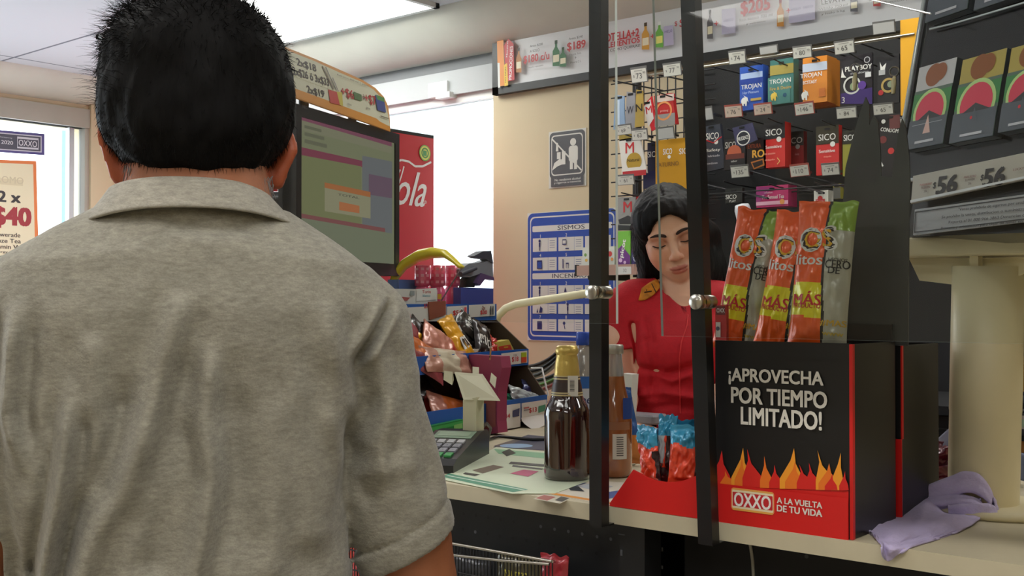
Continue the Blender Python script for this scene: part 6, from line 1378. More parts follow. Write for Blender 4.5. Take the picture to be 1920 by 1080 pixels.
# folded rolls around the pole foot
def roll(path, wd, seed, nm, lift=.0):
    pts = [on_y(x, y, YCL + l) for x, y, l in path]
    for q_ in pts: q_.z = max(q_.z, CT + wd * .9)
    def f(u, v):
        c = spl(pts, u); tn = (spl(pts, min(1, u + .02)) - spl(pts, max(0, u - .02))).normalized()
        sd_ = Vector((-tn.y, tn.x, 0)).normalized(); up = Vector((0, 0, 1))
        A = v * 2 * PI; k = .35 + .65 * math.sin(PI * min(max(u, .04), .96)) ** .5
        rr = wd * k * (1 + .22 * math.sin(3 * A + seed + 3 * u) + .1 * noise.noise(Vector((u * 8, v * 5, seed))))
        return c + sd_ * math.cos(A) * rr * .8 + up * math.sin(A) * rr
    b = MB(); b.grid(f, 60, 36, m_cl); return b.build(nm, t)
roll([(1716, 932, .004), (1750, 922, 0), (1785, 912, 0), (1815, 905, 0), (1842, 915, .002), (1860, 940, .004), (1862, 968, .004)], .0125, 1, 'fold')
roll([(1716, 944, -.006), (1755, 944, -.010), (1795, 942, -.012), (1828, 948, -.012), (1846, 962, -.012), (1842, 985, -.012)], .0095, 4, 'fold')
roll([(1780, 1000, -.02), (1812, 992, -.02), (1838, 990, -.018), (1856, 980, -.012), (1866, 960, -.006)], .010, 7, 'fold')

# ================================================================ wire basket below the counter
YB_ = CY0 - .06
t = thing('wire_basket', on_y(900, 1060, YB_), 'chrome wire basket of snacks hanging on the counter front', 'basket')
b = MB()
q = [on_y(x, y, YB_) for x, y in ((640, 984), (840, 1018), (940, 1036), (1035, 1053))]; 
b.tube(q, .0022, m_chrome, n=6); q2 = [on_y(x, y, YB_ - .004) for x, y in ((640, 1008), (840, 1040), (940, 1051), (1030, 1058))]; b.tube(q2, .002, m_chrome, n=6)
b.tube([q[-1], on_y(1045, 1050, CY0 + .02)], .002, m_chrome, n=6); b.build('rim', t)
b = MB(); zb_ = q[-1].z - .10
for i in range(70):
    f = i / 69; x = q[0].x + (q[-1].x - q[0].x) * f; z_ = q[0].z + (q[-1].z - q[0].z) * f
    b.tube([(x, YB_ + .001, z_), (x, YB_ + .001, zb_), (x, CY0 + .028, zb_)], .001, m_wire, n=5)
for z_ in (zb_, zb_ + .03, zb_ + .06): b.tube([(q[0].x, YB_ + .0, z_), (q[-1].x, YB_ + .0, z_)], .0012, m_wire, n=5)
b.build('mesh_front', t)
for k, (x, w_, c_, lb) in enumerate(((880, .09, (70, 72, 78), 'dark silver snack bag in the wire basket below the counter'), (975, .09, (90, 84, 60), 'yellow edged dark snack bag in the wire basket'), (1040, .05, (170, 50, 60), 'red snack bag at the right end of the wire basket'), (770, .09, (190, 70, 60), 'red snack bag in the wire basket between the customer\'s arm and body'))):
    c = on_y(x, 1075, CY0 - .022); bag('snack_bag', lb, 'snack bag', c - Vector((0, 0, .02)), (1, 0, 0), (0, .0, 1), w_, .09, .02, foil(c_), seed=70 + k, group='snack bags in the wire basket', printed=[('NUTS', .5, .7, .014, .04, paper((200, 190, 80)), 0)] if k == 1 else None)
for k, (x, y, c_) in enumerate(((665, 975, (120, 130, 150)), (662, 1035, (206, 70, 56)), (675, 1060, (196, 60, 60)))):
    c = on_y(x, y, CY0 - .02 - .002 * k); bag('snack_bag', ['silver blue snack bag seen between arm and body of the customer', 'red snack bag seen between arm and body of the customer', 'darker red snack bag lowest between arm and body of the customer'][k], 'snack bag', c, (1, 0, 0), (0, 0, 1), .10, .07, .02, foil(c_), seed=80 + k, group='snack bags hanging at the counter front')
# thin wire crossing above the display
b = MB(); b.tube([at_d(1600, -8, 1.9), at_d(1745, 26, 1.5)], .0014, m_clr, n=5); b.tube([at_d(1600, -8, 1.9), at_d(1600, -8, 1.9) + Vector((0, 0, CZ - at_d(1600, -8, 1.9).z))], .001, m_clr, n=5); tag(b.build('hanging_wire'), 'thin pale wire running from the ceiling to the cigarette display', 'wire')
# ================================================================ people
def Mframe(o, X, Y_):
    X = Vector(X).normalized(); Y_ = Vector(Y_).normalized(); Z = X.cross(Y_)
    return Matrix(((X.x, Y_.x, Z.x, o[0]), (X.y, Y_.y, Z.y, o[1]), (X.z, Y_.z, Z.z, o[2]), (0, 0, 0, 1)))
def hand(S, wrist, fwd, up, side, s=1.0, curl=.5, k=.004):
    """palm, five unequal bent fingers; side = +1 puts the thumb towards fwd x up"""
    w = np.array(wrist); f = np.array(Vector(fwd).normalized()); u = np.array(Vector(up).normalized()); r = np.cross(f, u) * side
    pc_ = w + f * .045 * s
    for q in (-.024, -.008, .008, .024): S.cone(w + r * q * .6 * s, w + f * .085 * s + r * q * 1.15 * s, .014 * s, .0115 * s, .012)
    for q, L in ((.031, .068), (.011, .078), (-.010, .072), (-.030, .055)):
        a = w + f * .085 * s + r * q * s; d1 = f * math.cos(curl * .5) - u * math.sin(curl * .5); d2 = f * math.cos(curl * 1.3) - u * math.sin(curl * 1.3); d3 = f * math.cos(curl * 2) - u * math.sin(curl * 2)
        b1 = a + d1 * L * .45 * s; b2 = b1 + d2 * L * .32 * s; b3 = b2 + d3 * L * .25 * s
        S.cone(a, b1, .0088 * s, .0080 * s, k); S.cone(b1, b2, .0080 * s, .0072 * s, k); S.cone(b2, b3, .0072 * s, .006 * s, k)
    a = w + f * .028 * s + r * .026 * s; d1 = f * .6 + r * .75 - u * .25; d2 = f * .9 + r * .3 - u * .3
    b1 = a + d1 * .038 * s; b2 = b1 + d2 * .030 * s
    S.cone(a, b1, .012 * s, .0092 * s, .008); S.cone(b1, b2, .0092 * s, .0072 * s, k)

# ---------------------------------------------------------------- the customer, seen from behind
rd = ray(385, 569); Fm = Vector((rd.x, rd.y, 0)).normalized(); Rm = Vector((Fm.y, -Fm.x, 0))
Cm = CAMP + rd * 1.12; Cm.z = 0
MM = Mframe(Cm, Rm, Fm)
def mp(x, y, t=0.0):
    p = hit(x, y, Cm + Fm * t, Fm) - Cm
    return np.array((p.dot(Rm), t, p.z))
def ml(x, y, t, r): return (*mp(x, y, t), r)
m_skin = mat('tan_skin', (176, 112, 78), .5, noise_amt=.06, nscale=60, bump=.25, bscale=300, sss=.08, vcol=True)
def skin_tint(V, blobs):
    T = np.ones((len(V), 3))
    for c, r, col, soft in blobs:
        d = np.sqrt((((V - np.array(c)) / np.array(r)) ** 2).sum(1)); w_ = np.clip((1 + soft - d) / soft, 0, 1)[:, None]
        T = T * (1 - w_) + np.array(col) * w_ * T
    return T
man = thing('person', (Cm.x, Cm.y, 0), 'customer seen from behind in a grey heather polo shirt with short dark hair', 'person')
HC = mp(368, 168, .015)
S = SDF((-.42, -.24, 0.0), (.46, .52, 1.66), .005)
S.ell(HC + (0, -.003, .000), (.074, .090, .080), .01)
S.ell(HC + (0, .02, -.05), (.066, .078, .075), .03)
S.ell(HC + (.012, .070, -.085), (.045, .035, .035), .03)          # jaw and chin
S.cone(HC + (.02, .100, -.02), HC + (.022, .118, -.048), .010, .014, .012)   # nose
S.ell(HC + (.018, .098, -.078), (.024, .012, .010), .01)          # mouth
for s_ in (-1, 1): S.ell(HC + (.015 + .032 * s_, .092, -.005), (.014, .012, .010), .008, op='sub')
S.cone(mp(372, 270, -.012), mp(368, 420, -.005), .060, .058, .03)
S.cone(mp(372, 430, -.01), mp(360, 520, 0), .066, .09, .05)
# ears: flattened, standing off the head
def ear(x0, y0, x1, y1, t, side, wd):
    a = mp(x0, y0, t); b_ = mp(x1, y1, t - .004); mid = (a + b_) / 2
    ax = (b_ - a) / np.linalg.norm(b_ - a); L = np.linalg.norm(b_ - a) / 2
    out = np.array((side, -.75, 0)); out /= np.linalg.norm(out); out = out - ax * out.dot(ax); out /= np.linalg.norm(out)
    nn = np.cross(out, ax)
    R = np.stack([out, ax, nn], 1)
    S.ell(mid, (wd, L, .0048), .006, R=R)
    S.ell(mid - ax * L * .35, (wd * 1.15, L * .6, .0055), .006, R=R)
    S.cone(a + out * wd * .3, mid + out * wd * .95 - ax * L * .35, .0042, .0045, .004); S.cone(mid + out * wd * .95 - ax * L * .35, b_ + out * wd * .3, .0045, .006, .004)
    S.ell(b_ - ax * .006, (.009, .008, .011), .006)
ear(213, 212, 229, 336, .006, -1, .017)
ear(538, 250, 514, 344, .012, 1, .013)
# torso, arms and hands (under the shirt a little smaller than it)
rows = lambda R, dx=0: [(mp(360, y, 0)[2], (mp(l, y, 0)[0] + mp(r, y, 0)[0]) / 2, .0, (mp(r, y, 0)[0] - mp(l, y, 0)[0]) / 2 - dx, hd - dx) for y, l, r, hd in R]
TR = [(520, 60, 660, .085), (580, -10, 705, .105), (640, -30, 715, .112), (720, -22, 690, .116), (800, -8, 662, .118), (900, 8, 648, .118), (1000, 36, 648, .116), (1100, 44, 652, .118), (1240, 30, 664, .124)]
S.torso(rows(TR, .028), .03)
hipz = mp(360, 1240)[2]
S.torso([(hipz - .22, -.005, 0, .142, .098), (hipz - .1, -.005, 0, .145, .100), (hipz + .04, -.005, 0, .138, .095)], .04)
S.chain([ml(372, 445, -.01, .045), ml(600, 600, -.0, .038), ml(668, 626, 0, .040)], .02); S.chain([ml(672, 640, 0, .038), ml(768, 1010, .01, .043), (.235, .02, .955, .038)], .006)
S.chain([ml(372, 445, -.01, .045), ml(120, 575, 0, .038), ml(55, 610, 0, .040)], .02); S.chain([ml(52, 620, 0, .038), ml(-50, 1010, .01, .042), (-.265, .02, .955, .038)], .006)
# right forearm reaches forward over the counter edge, left hangs
S.chain([(.235, .02, .955, .038), (.225, .10, .985, .036), (.195, .245, 1.075, .025)], .02)
hand(S, (.193, .25, 1.078), (-.15, .97, .12), (.05, -.1, .99), -1, 1.0, .25)
S.chain([(-.265, .02, .955, .038), (-.27, .06, .90, .035), (-.265, .12, .72, .025)], .02)
hand(S, (-.265, .122, .715), (.02, .2, -.97), (-1, 0, 0), 1, 1.0, .45)
for s_ in (-1, 1):
    S.chain([(.085 * s_, 0, hipz - .16, .082), (.10 * s_, .015, .47, .054), (.105 * s_, -.01, .30, .054), (.105 * s_, -.005, .09, .036)], .03)
    S.chain([(.105 * s_, -.015, .05, .035), (.12 * s_, .08, .04, .034), (.125 * s_, .15, .025, .022)], .02)
V, Fc = S.mesh()
T = skin_tint(V, [(mp(222, 275, .0), (.03, .03, .05), (1.0, .62, .52), .5), (mp(530, 300, .01), (.03, .03, .04), (1.0, .62, .52), .5)])
bd = np_object('body', V, Fc, m_skin, man, MM, T)
# hair
m_hair = mat('black_hair', (15, 14, 14), .65, noise_amt=.3, nscale=90, bump=.6, bscale=140, stretch=(1, 1, .25), spec=.10)
Hs = SDF((-.2, -.16, 1.30), (.2, .2, 1.68), .004)
Hs.ell(mp(368, 118, .012), (.0865, .103, .066), .02)
Hs.ell(mp(370, 180, .005), (.0850, .101, .093), .03)
Hs.ell(mp(366, 255, -.018), (.070, .078, .052), .04)
for s_, x in ((-1, 225), (1, 512)): Hs.ell(mp(x, 205, .004), (.018, .045, .04), .02)
# cut away the face side and the nape line
Hs.cut(HC + (.0, .075, .02), (.05, 1, -.55))
zn = mp(370, 326, -.05)[2]
def napef(X, Y, Z): return (zn + .006 * np.sin(X * 60) + .010 * np.clip(-(X) / .07, -1, 1) * .6 - .006 * np.clip((X) / .07, 0, 1)) - Z
I = np.indices(Hs.F.shape, sparse=True); Xg, Yg, Zg = (Hs.lo[i] + Hs.h * I[i] for i in range(3)); Hs.F = np.maximum(Hs.F, napef(Xg, Yg, Zg).astype(np.float32))
Hs.disp(lambda x, y, z: .0022 * pynoise((x, y, z), 90, 1) + .0012 * pynoise((x, y, z * .5), 260, 2))
V, Fc = Hs.mesh()
# strands grow from the surface
def strands(V, Fc, n, sel, lenf, dirf, rad, seed=1, k=3):
    rng = np.random.default_rng(seed); ctr = V[Fc].mean(1); e1 = V[Fc[:, 1]] - V[Fc[:, 0]]; e2 = V[Fc[:, 3]] - V[Fc[:, 0]]; nr = np.cross(e1, e2); nr /= np.linalg.norm(nr, axis=1)[:, None] + 1e-9
    P_ = sel(ctr, nr).astype(float); P_ /= P_.sum(); idx = rng.choice(len(ctr), n, p=P_); c = ctr[idx]; nn = nr[idx]
    L = lenf(c, nn, rng)[:, None]; d0 = dirf(c, nn, rng); d0 /= np.linalg.norm(d0, axis=1)[:, None]
    drop = np.array((0, 0, -1.0)); segs = 3; pts = [c - nn * .002]; dcur = d0.copy()
    for s_ in range(segs): pts.append(pts[-1] + dcur * L / segs); dcur = dcur + drop * .22; dcur /= np.linalg.norm(dcur, axis=1)[:, None]
    rnd = rng.normal(size=(n, 3)); x = np.cross(d0, rnd); x /= np.linalg.norm(x, axis=1)[:, None] + 1e-9; y = np.cross(d0, x)
    Vs = []; 
    for j, p in enumerate(pts):
        r = rad * (1 - j / segs * .85)
        for q in range(3): A = 2 * PI * q / 3; Vs.append(p + (x * math.cos(A) + y * math.sin(A)) * r)
    Vs = np.stack(Vs, 1).reshape(-1, 3); base = np.arange(n)[:, None] * (3 * (segs + 1)); fs = []
    for j in range(segs):
        for q in range(3): fs.append(base + np.array([[j * 3 + q, j * 3 + (q + 1) % 3, (j + 1) * 3 + (q + 1) % 3, (j + 1) * 3 + q]]))
    return Vs, np.concatenate(fs, 0)
cen = mp(368, 170, .01)
def lenf(c, n, rng):
    up = np.clip((c[:, 2] - cen[2]) / .08, 0, 1); lf = np.clip(-(c[:, 0] - cen[0]) / .07, 0, 1)
    return .006 + .010 * up * rng.random(len(c)) + .014 * up * lf * rng.random(len(c)) ** 2 + .004 * rng.random(len(c))
def dirf(c, n, rng):
    up = np.clip((c[:, 2] - cen[2]) / .08, 0, 1)[:, None]; r = rng.normal(size=n.shape) * .25
    return n * (.25 + .35 * up) + np.array((0, -.0, -1.0)) * (1 - up * .9) * .8 + np.array((-.35, 0, .25)) * up * .6 + r
sv, sf = strands(V, Fc, 9000, lambda c, n: (c[:, 1] < cen[1] + .09), lenf, dirf, .00045, 3)
sv2, sf2 = strands(V, Fc, 260, lambda c, n: ((c[:, 0] < cen[0] - .055) & (c[:, 2] > cen[2] - .02)) * 1.0, lambda c, n, r: .012 + .018 * r.random(len(c)), lambda c, n, r: n + np.array((-.4, 0, .35)) + r.normal(size=n.shape) * .25, .0003, 5)
np_object('hair', np.concatenate([V, sv, sv2]), np.concatenate([Fc, sf + len(V), sf2 + len(V) + len(sv)]), m_hair, man, MM)
# grey tufts behind the ears
b = MB(); m_gh = mat('grey_hair', (150, 142, 140), .6); rr = random.Random(4)
for (x, y, n_q, sx) in ((246, 330, 150, 1), (500, 352, 110, -1)):
    for i in range(n_q):
        px, py = x + rr.uniform(-13, 18) * sx, y + rr.uniform(-22, 22)
        dx = abs(px - 370) / 2100 * 1.12
        t_ = -.012 - .058 * math.sqrt(max(0, 1 - min(1, dx / .073) ** 2))
        p = mp(px, py, t_ + .002); q = p + np.array((rr.uniform(-.003, .006) * sx, rr.uniform(-.004, -.001), -rr.uniform(.006, .014)))
        b.tube([MM @ Vector(p), MM @ Vector((p + q) / 2 + (0, -.0015, 0)), MM @ Vector(q)], [.0006, .0005, .0002], m_gh, n=3)
b.build('grey_hair_tuft', man, 'short grey hair tufts behind both ears')

# polo shirt
def shirt_mat(name, rgb):
    m = bpy.data.materials.new(name); m.use_nodes = True; nt = m.node_tree; bs = nt.nodes['Principled BSDF']; bs.inputs['Roughness'].default_value = .92; bs.inputs['Specular IOR Level'].default_value = .15
    bs.inputs['Sheen Weight'].default_value = .25
    tc = nt.nodes.new('ShaderNodeTexCoord')
    def nz(scale, st, lo, hi, a, b_):
        mp2 = nt.nodes.new('ShaderNodeMapping'); mp2.inputs['Scale'].default_value = st; nt.links.new(tc.outputs['Object'], mp2.inputs[0])
        n = nt.nodes.new('ShaderNodeTexNoise'); n.inputs['Scale'].default_value = scale; n.inputs['Detail'].default_value = 6; n.inputs['Roughness'].default_value = .7; nt.links.new(mp2.outputs[0], n.inputs[0])
        r = nt.nodes.new('ShaderNodeMapRange'); r.inputs[1].default_value = lo; r.inputs[2].default_value = hi; r.inputs[3].default_value = a; r.inputs[4].default_value = b_; nt.links.new(n.outputs[0], r.inputs[0]); return r.outputs[0], n.outputs[0]
    a, _ = nz(95, (1, 1, 3.2), .34, .66, .76, 1.16); c, _ = nz(420, (1, 1, 2.2), .3, .7, .86, 1.12); d, _ = nz(14, (1, 1, 1.6), .35, .65, .88, 1.08)
    m1 = nt.nodes.new('ShaderNodeMath'); m1.operation = 'MULTIPLY'; nt.links.new(a, m1.inputs[0]); nt.links.new(c, m1.inputs[1])
    m2 = nt.nodes.new('ShaderNodeMath'); m2.operation = 'MULTIPLY'; nt.links.new(m1.outputs[0], m2.inputs[0]); nt.links.new(d, m2.inputs[1])
    vm = nt.nodes.new('ShaderNodeVectorMath'); vm.operation = 'SCALE'; vm.inputs[0].default_value = lin(rgb); nt.links.new(m2.outputs[0], vm.inputs['Scale']); nt.links.new(vm.outputs[0], bs.inputs['Base Color'])
    n3 = nt.nodes.new('ShaderNodeTexNoise'); n3.inputs['Scale'].default_value = 500; nt.links.new(tc.outputs['Object'], n3.inputs[0])
    bp = nt.nodes.new('ShaderNodeBump'); bp.inputs['Strength'].default_value = .35; bp.inputs['Distance'].default_value = .0015; nt.links.new(n3.outputs[0], bp.inputs['Height']); nt.links.new(bp.outputs[0], bs.inputs['Normal'])
    return m
m_polo = shirt_mat('heather_grey_knit', (160, 156, 143))
S = SDF((-.40, -.20, .90), (.36, .19, 1.44), .0035)
S.torso(rows(TR), .03)
S.chain([ml(368, 432, -.008, .060), ml(600, 588, -.0, .052), ml(666, 614, 0, .0535)], .03)
S.chain([ml(368, 432, -.008, .060), ml(125, 556, 0, .052), ml(58, 590, 0, .0535)], .03)
S.ell(mp(365, 560, -.03), (.15, .085, .09), .05)
aR_, bR_ = ml(666, 614, 0, .0535), ml(768, 1040, .010, .0535)
S.chain([aR_, bR_], .012)
aL_, bL_ = ml(58, 590, 0, .0535), ml(-46, 1040, .010, .0535)
S.chain([aL_, bL_], .012)
# neck hole
S.cut(mp(366, 397, 0), (0, 0, 1), lo=(-.115, -.2, 1.3), hi=(.115, .19, 1.46))
# hems of the sleeves: cut across the arm
hp = mp(770, 1025, 0); hn = np.array(bR_[:3]) - np.array(aR_[:3]); hn = hn / np.linalg.norm(hn) + np.array((.30, 0, 0.0)); S.cut(hp, hn, lo=(mp(664, 800)[0], -.2, .9), hi=(.36, .19, 1.2))
hpL = mp(-50, 990, 0); hnL = np.array(bL_[:3]) - np.array(aL_[:3]); S.cut(hpL, hnL, lo=(-.40, -.2, .9), hi=(mp(5, 800)[0], .19, 1.2))
# folds on the back
FO = [([(345, 545), (335, 575), (313, 656), (290, 740), (262, 830), (225, 910), (175, 1010), (150, 1090)], .0060, .010), ([(398, 640), (393, 700), (386, 800), (399, 890), (385, 980), (362, 1090)], .0055, .009),
      ([(176, 620), (172, 700), (160, 800)], .0035, .010), ([(132, 700), (126, 830), (112, 930), (84, 1060), (78, 1090)], .0085, .007), ([(25, 560), (14, 680), (4, 780), (30, 900)], .0060, .008),
      ([(235, 700), (220, 850), (190, 960)], -.0045, .012), ([(350, 760), (330, 900), (290, 1050)], -.0045, .014), ([(450, 720), (448, 850), (452, 1000)], -.003, .018), ([(560, 680), (580, 820), (590, 1000)], .003, .015), ([(500, 700), (520, 900), (505, 1060)], .0025, .014),
      ([(610, 560), (632, 700), (632, 850)], .004, .012), ([(700, 640), (726, 760), (706, 900)], .0035, .010), ([(790, 700), (800, 820), (812, 960)], -.003, .012), ([(700, 720), (668, 830), (690, 960)], -.004, .009), ([(735, 560), (700, 620), (655, 690)], -.0055, .005), ([(300, 418), (400, 430), (500, 424)], -.002, .006),
      ([(660, 900), (720, 880), (790, 860)], .002, .010), ([(640, 750), (655, 850), (640, 960)], -.003, .008)]
def folds(x, y, z):
    d = .0012 * pynoise((x, y, z * .6), 38, 3) + .0006 * pynoise((x, y, z), 95, 5)
    back = np.clip((.03 - y) / .06, 0, 1)
    for pts, amp, wd in FO:
        P_ = np.array([mp(a, b_, -.10 if a < 640 else -.04)[[0, 2]] for a, b_ in pts]); best = np.full(x.shape, 1e9); tt = np.zeros(x.shape); n = len(P_) - 1
        for i in range(n):
            a, b_ = P_[i], P_[i + 1]; L2 = ((b_ - a) ** 2).sum(); t_ = np.clip(((x - a[0]) * (b_ - a)[0] + (z - a[1]) * (b_ - a)[1]) / L2, 0, 1)
            q = (x - a[0] - t_ * (b_ - a)[0]) ** 2 + (z - a[1] - t_ * (b_ - a)[1]) ** 2; m_ = q < best; best = np.where(m_, q, best); tt = np.where(m_, (i + t_) / n, tt)
        fade = np.clip(tt / .2, 0, 1) * (np.clip((1 - tt) / .2, 0, 1) if pts[-1][1] < 1000 else 1)
        bd_ = np.sqrt(best); d = d + 2.2 * amp * (np.exp(-best / wd ** 2) - .5 * np.exp(-((bd_ - 2.1 * wd) / wd) ** 2)) * fade * back
    # stitched hem line of the sleeve
    hn_ = hn / np.linalg.norm(hn); s_ = (x - hp[0]) * hn_[0] + (y - hp[1]) * hn_[1] + (z - hp[2]) * hn_[2]
    on = (x > mp(655, 900)[0]) & (z < mp(600, 800)[2])
    d = d + on * (-.0034 * np.exp(-((s_ + .024) / .0028) ** 2) + .0016 * (s_ > -.024))
    return d
S.disp(folds, .03)
V, Fc = S.mesh()
shirt = np_object('polo_shirt', V, Fc, m_polo, man, MM)
# collar: a folded band standing round the neck
m_rib = shirt_mat('heather_grey_rib', (168, 163, 150))
b = MB()
def collar(u, v, off=0.0):
    A = -PI / 2 + (u - .5) * 2 * PI * .93       # centre of the back at u = .5
    ca, sa = math.cos(A), math.sin(A)
    cu = mp(350, 352, -.005); cl_ = mp(362, 404, 0)
    back = max(0, -sa); side = abs(ca)
    zt_ = cu[2] - .007 * (side ** 3) - .045 * max(0, sa)
    zb_ = cl_[2] - .014 * (side ** 2.4) - .070 * max(0, sa)
    # v 0: inside bottom, .35 fold, 1: outer bottom
    if v < .3:
        k = v / .3; r = (.0700 + .001 * k, .0655); z = zt_ - .020 * (1 - k)
    elif v < .42:
        k = (v - .3) / .12; r = (.0710 + .0050 * k, .0665 + .004 * k); z = zt_ + .0022 * math.sin(PI * k)
    else:
        k = (v - .42) / .58; r = (.076 + (.1045 - .076) * k ** 1.2, .0705 + (.094 - .0705) * k); z = zt_ + (zb_ - zt_) * k ** 1.15
    return MM @ Vector((cu[0] + (cl_[0] - cu[0]) * v + ca * r[0], -.012 + sa * r[1], z))
b.grid(collar, 120, 26, m_rib); o_ = b.build('collar', man); sm = o_.modifiers.new('s', 'SOLIDIFY'); sm.thickness = .0022; sm.offset = 0
# trousers and shoes
m_tr = mat('dark_trousers', (44, 46, 56), .85)
S = SDF((-.24, -.16, .04), (.24, .18, 1.0), .008)
S.torso([(hipz - .24, -.005, 0, .168, .12), (hipz - .08, -.005, 0, .172, .122), (min(hipz + .03, .99), -.005, 0, .165, .118)], .03)
for s_ in (-1, 1): S.chain([(.088 * s_, 0, hipz - .18, .088), (.10 * s_, .012, .47, .066), (.105 * s_, -.006, .08, .060)], .03)
V, Fc = S.mesh(); np_object('trousers', V, Fc, m_tr, man, MM)
for s_ in (-1, 1):
    S = SDF((-.22, -.10, 0), (.22, .24, .14), .005); S.chain([(.105 * s_, -.02, .055, .044), (.12 * s_, .09, .046, .044), (.128 * s_, .17, .035, .034)], .03); S.cut((0, 0, .004), (0, 0, -1)); V, Fc = S.mesh(); np_object('shoe', V, Fc, mat('black_leather', (26, 24, 24), .4), man, MM)

# ---------------------------------------------------------------- the cashier
rw = ray(1268, 569); Fw = -Vector((rw.x, rw.y, 0)).normalized()      # towards the camera
Cw = CAMP + rw * 2.33; Cw.z = 0
Rw = Vector((-Fw.y, Fw.x, 0))            # picture right
assert Rw.dot(RIGHT) > 0
WMx = Mframe(Cw, -Rw, Fw)                # local x = her right is picture left ; build in picture-right coordinates instead
def wp(x, y, t=0.0):
    p = hit(x, y, Cw + Fw * t, Fw) - Cw
    return np.array((-p.dot(Rw), t, p.z))
def wl(x, y, t, r): return (*wp(x, y, t), r)
wom = thing('person', (Cw.x, Cw.y, 0), 'young cashier in a red polo shirt looking down, long black hair, behind the right glass', 'person')
m_skw = mat('warm_skin', (232, 180, 152), .42, noise_amt=.03, nscale=50, bump=.12, bscale=350, sss=.12, vcol=True)
# head frame (her own axes): hx = picture left, hy = face forward, hz = up
hc = wp(1257, 438, -.0)                  # centre between the ears at eye height
bow = math.radians(17); roll_ = math.radians(13); yaw_ = math.radians(4)
hz = np.array((math.sin(roll_), math.sin(bow), math.cos(bow))); hz /= np.linalg.norm(hz)
hy = np.array((-math.sin(yaw_), math.cos(bow), -math.sin(bow))); hy -= hz * hy.dot(hz); hy /= np.linalg.norm(hy); hx = np.cross(hy, hz)
HR = np.stack([hx, hy, hz], 1)
def hd(x, y, z): return hc + hx * x + hy * y + hz * z
FXs = SDF((-.24, -.24, .0), (.24, .46, 1.66), .0028)
S = FXs
k_s = .88
def E(c, r, k=.008, op='add'): S.ell(hd(*[v * k_s for v in c]), [v * k_s for v in r], k, R=HR, op=op)
def CNE(a, b_, ra, rb, k=.006, op='add'): S.cone(hd(*[v * k_s for v in a]), hd(*[v * k_s for v in b_]), ra * k_s, rb * k_s, k, op=op)
E((0, -.022, .034), (.073, .088, .070), .01)
E((0, .020, .026), (.065, .062, .060), .03)
E((0, .030, -.033), (.052, .052, .058), .03)
E((0, .060, -.084), (.022, .022, .020), .022)      # chin
E((0, .036, -.062), (.040, .040, .028), .025)
for s_ in (-1, 1):
    E((.036 * s_, .048, -.032), (.020, .022, .022), .025)   # cheeks
    E((.031 * s_, .083, .000), (.017, .012, .010), .012, 'sub')   # socket
    E((.031 * s_, .066, -.003), (.0150, .0135, .0125), .004)  # closed lid
    CNE((.013 * s_, .081, .017), (.046 * s_, .070, .018), .006, .005, .012)  # brow ridge
    E((.074 * s_, -.008, -.010), (.006, .016, .028), .006)
CNE((0, .083, .006), (0, .100, -.030), .0065, .0085, .012)
E((0, .101, -.034), (.0110, .010, .009), .008)
for s_ in (-1, 1): E((.0115 * s_, .093, -.037), (.0065, .008, .006), .005); E((.006 * s_, .102, -.0425), (.0032, .004, .002), .003, 'sub')
E((0, .080, -.062), (.022, .010, .012), .012)
E((0, .0890, -.0620), (.020, .0060, .0042), .003); E((0, .0875, -.0705), (.017, .0070, .0055), .003)
CNE((-.021, .0900, -.0660), (.021, .0900, -.0660), .0016, .0016, .0015, 'sub')
# neck, shoulders, arms
S.cone(hd(0, -.03, -.05), wp(1276, 562, -.028), .040, .043, .012)
S.cone(wp(1276, 562, -.028), wp(1272, 610, -.02), .043, .07, .03)
WR = [(560, 1215, 1330, .045), (600, 1172, 1368, .075), (660, 1178, 1360, .092), (720, 1186, 1352, .084), (780, 1186, 1350, .080), (860, 1172, 1362, .088)]
wrows = lambda R, dx=0: [(wp(1268, y, 0)[2], (wp(l, y, 0)[0] + wp(r, y, 0)[0]) / 2, .0, abs(wp(l, y, 0)[0] - wp(r, y, 0)[0]) / 2 - dx, hd_ - dx) for y, l, r, hd_ in R]
S.torso(wrows(WR, .008), .03)
hz_ = wp(1268, 860)[2]
S.torso([(.80, 0, 0, .155, .10), (.92, 0, 0, .145, .098), (hz_ + .01, 0, 0, .10, .08)], .04)
elL = wp(1160, 705, .02); hL = wp(1176, 822, .16); hL[2] = CT + .035
S.chain([wl(1275, 560, -.01, .04), wl(1182, 566, -.005, .034), wl(1160, 640, .01, .031), (*elL, .029)], .02)
S.chain([(*elL, .028), (*(elL * .5 + hL * .5), .026), (*hL, .019)], .02)
elR = wp(1385, 700, .03); hR = wp(1318, 812, .20); hR[2] = CT + .035
S.chain([wl(1275, 560, -.01, .04), wl(1362, 570, -.005, .034), wl(1380, 640, .01, .031), (*elR, .029)], .02)
S.chain([(*elR, .028), (*(elR * .5 + hR * .5), .026), (*hR, .019)], .02)
hand(S, hL, (-.45, .85, -.15), (0, .15, .98), 1, .85, .45, .003); hand(S, hR, (.45, .85, -.15), (0, .15, .98), -1, .85, .45, .003)
for s_ in (-1, 1):
    S.chain([(.075 * s_, 0, .78, .078), (.08 * s_, .01, .45, .050), (.085 * s_, -.01, .28, .048), (.085 * s_, -.01, .09, .032)], .03)
    S.chain([(.085 * s_, -.015, .045, .030), (.09 * s_, .07, .035, .028), (.095 * s_, .12, .02, .018)], .02)
V, Fc = S.mesh()
kk = k_s
def hb(c): return hd(*[v * kk for v in c])
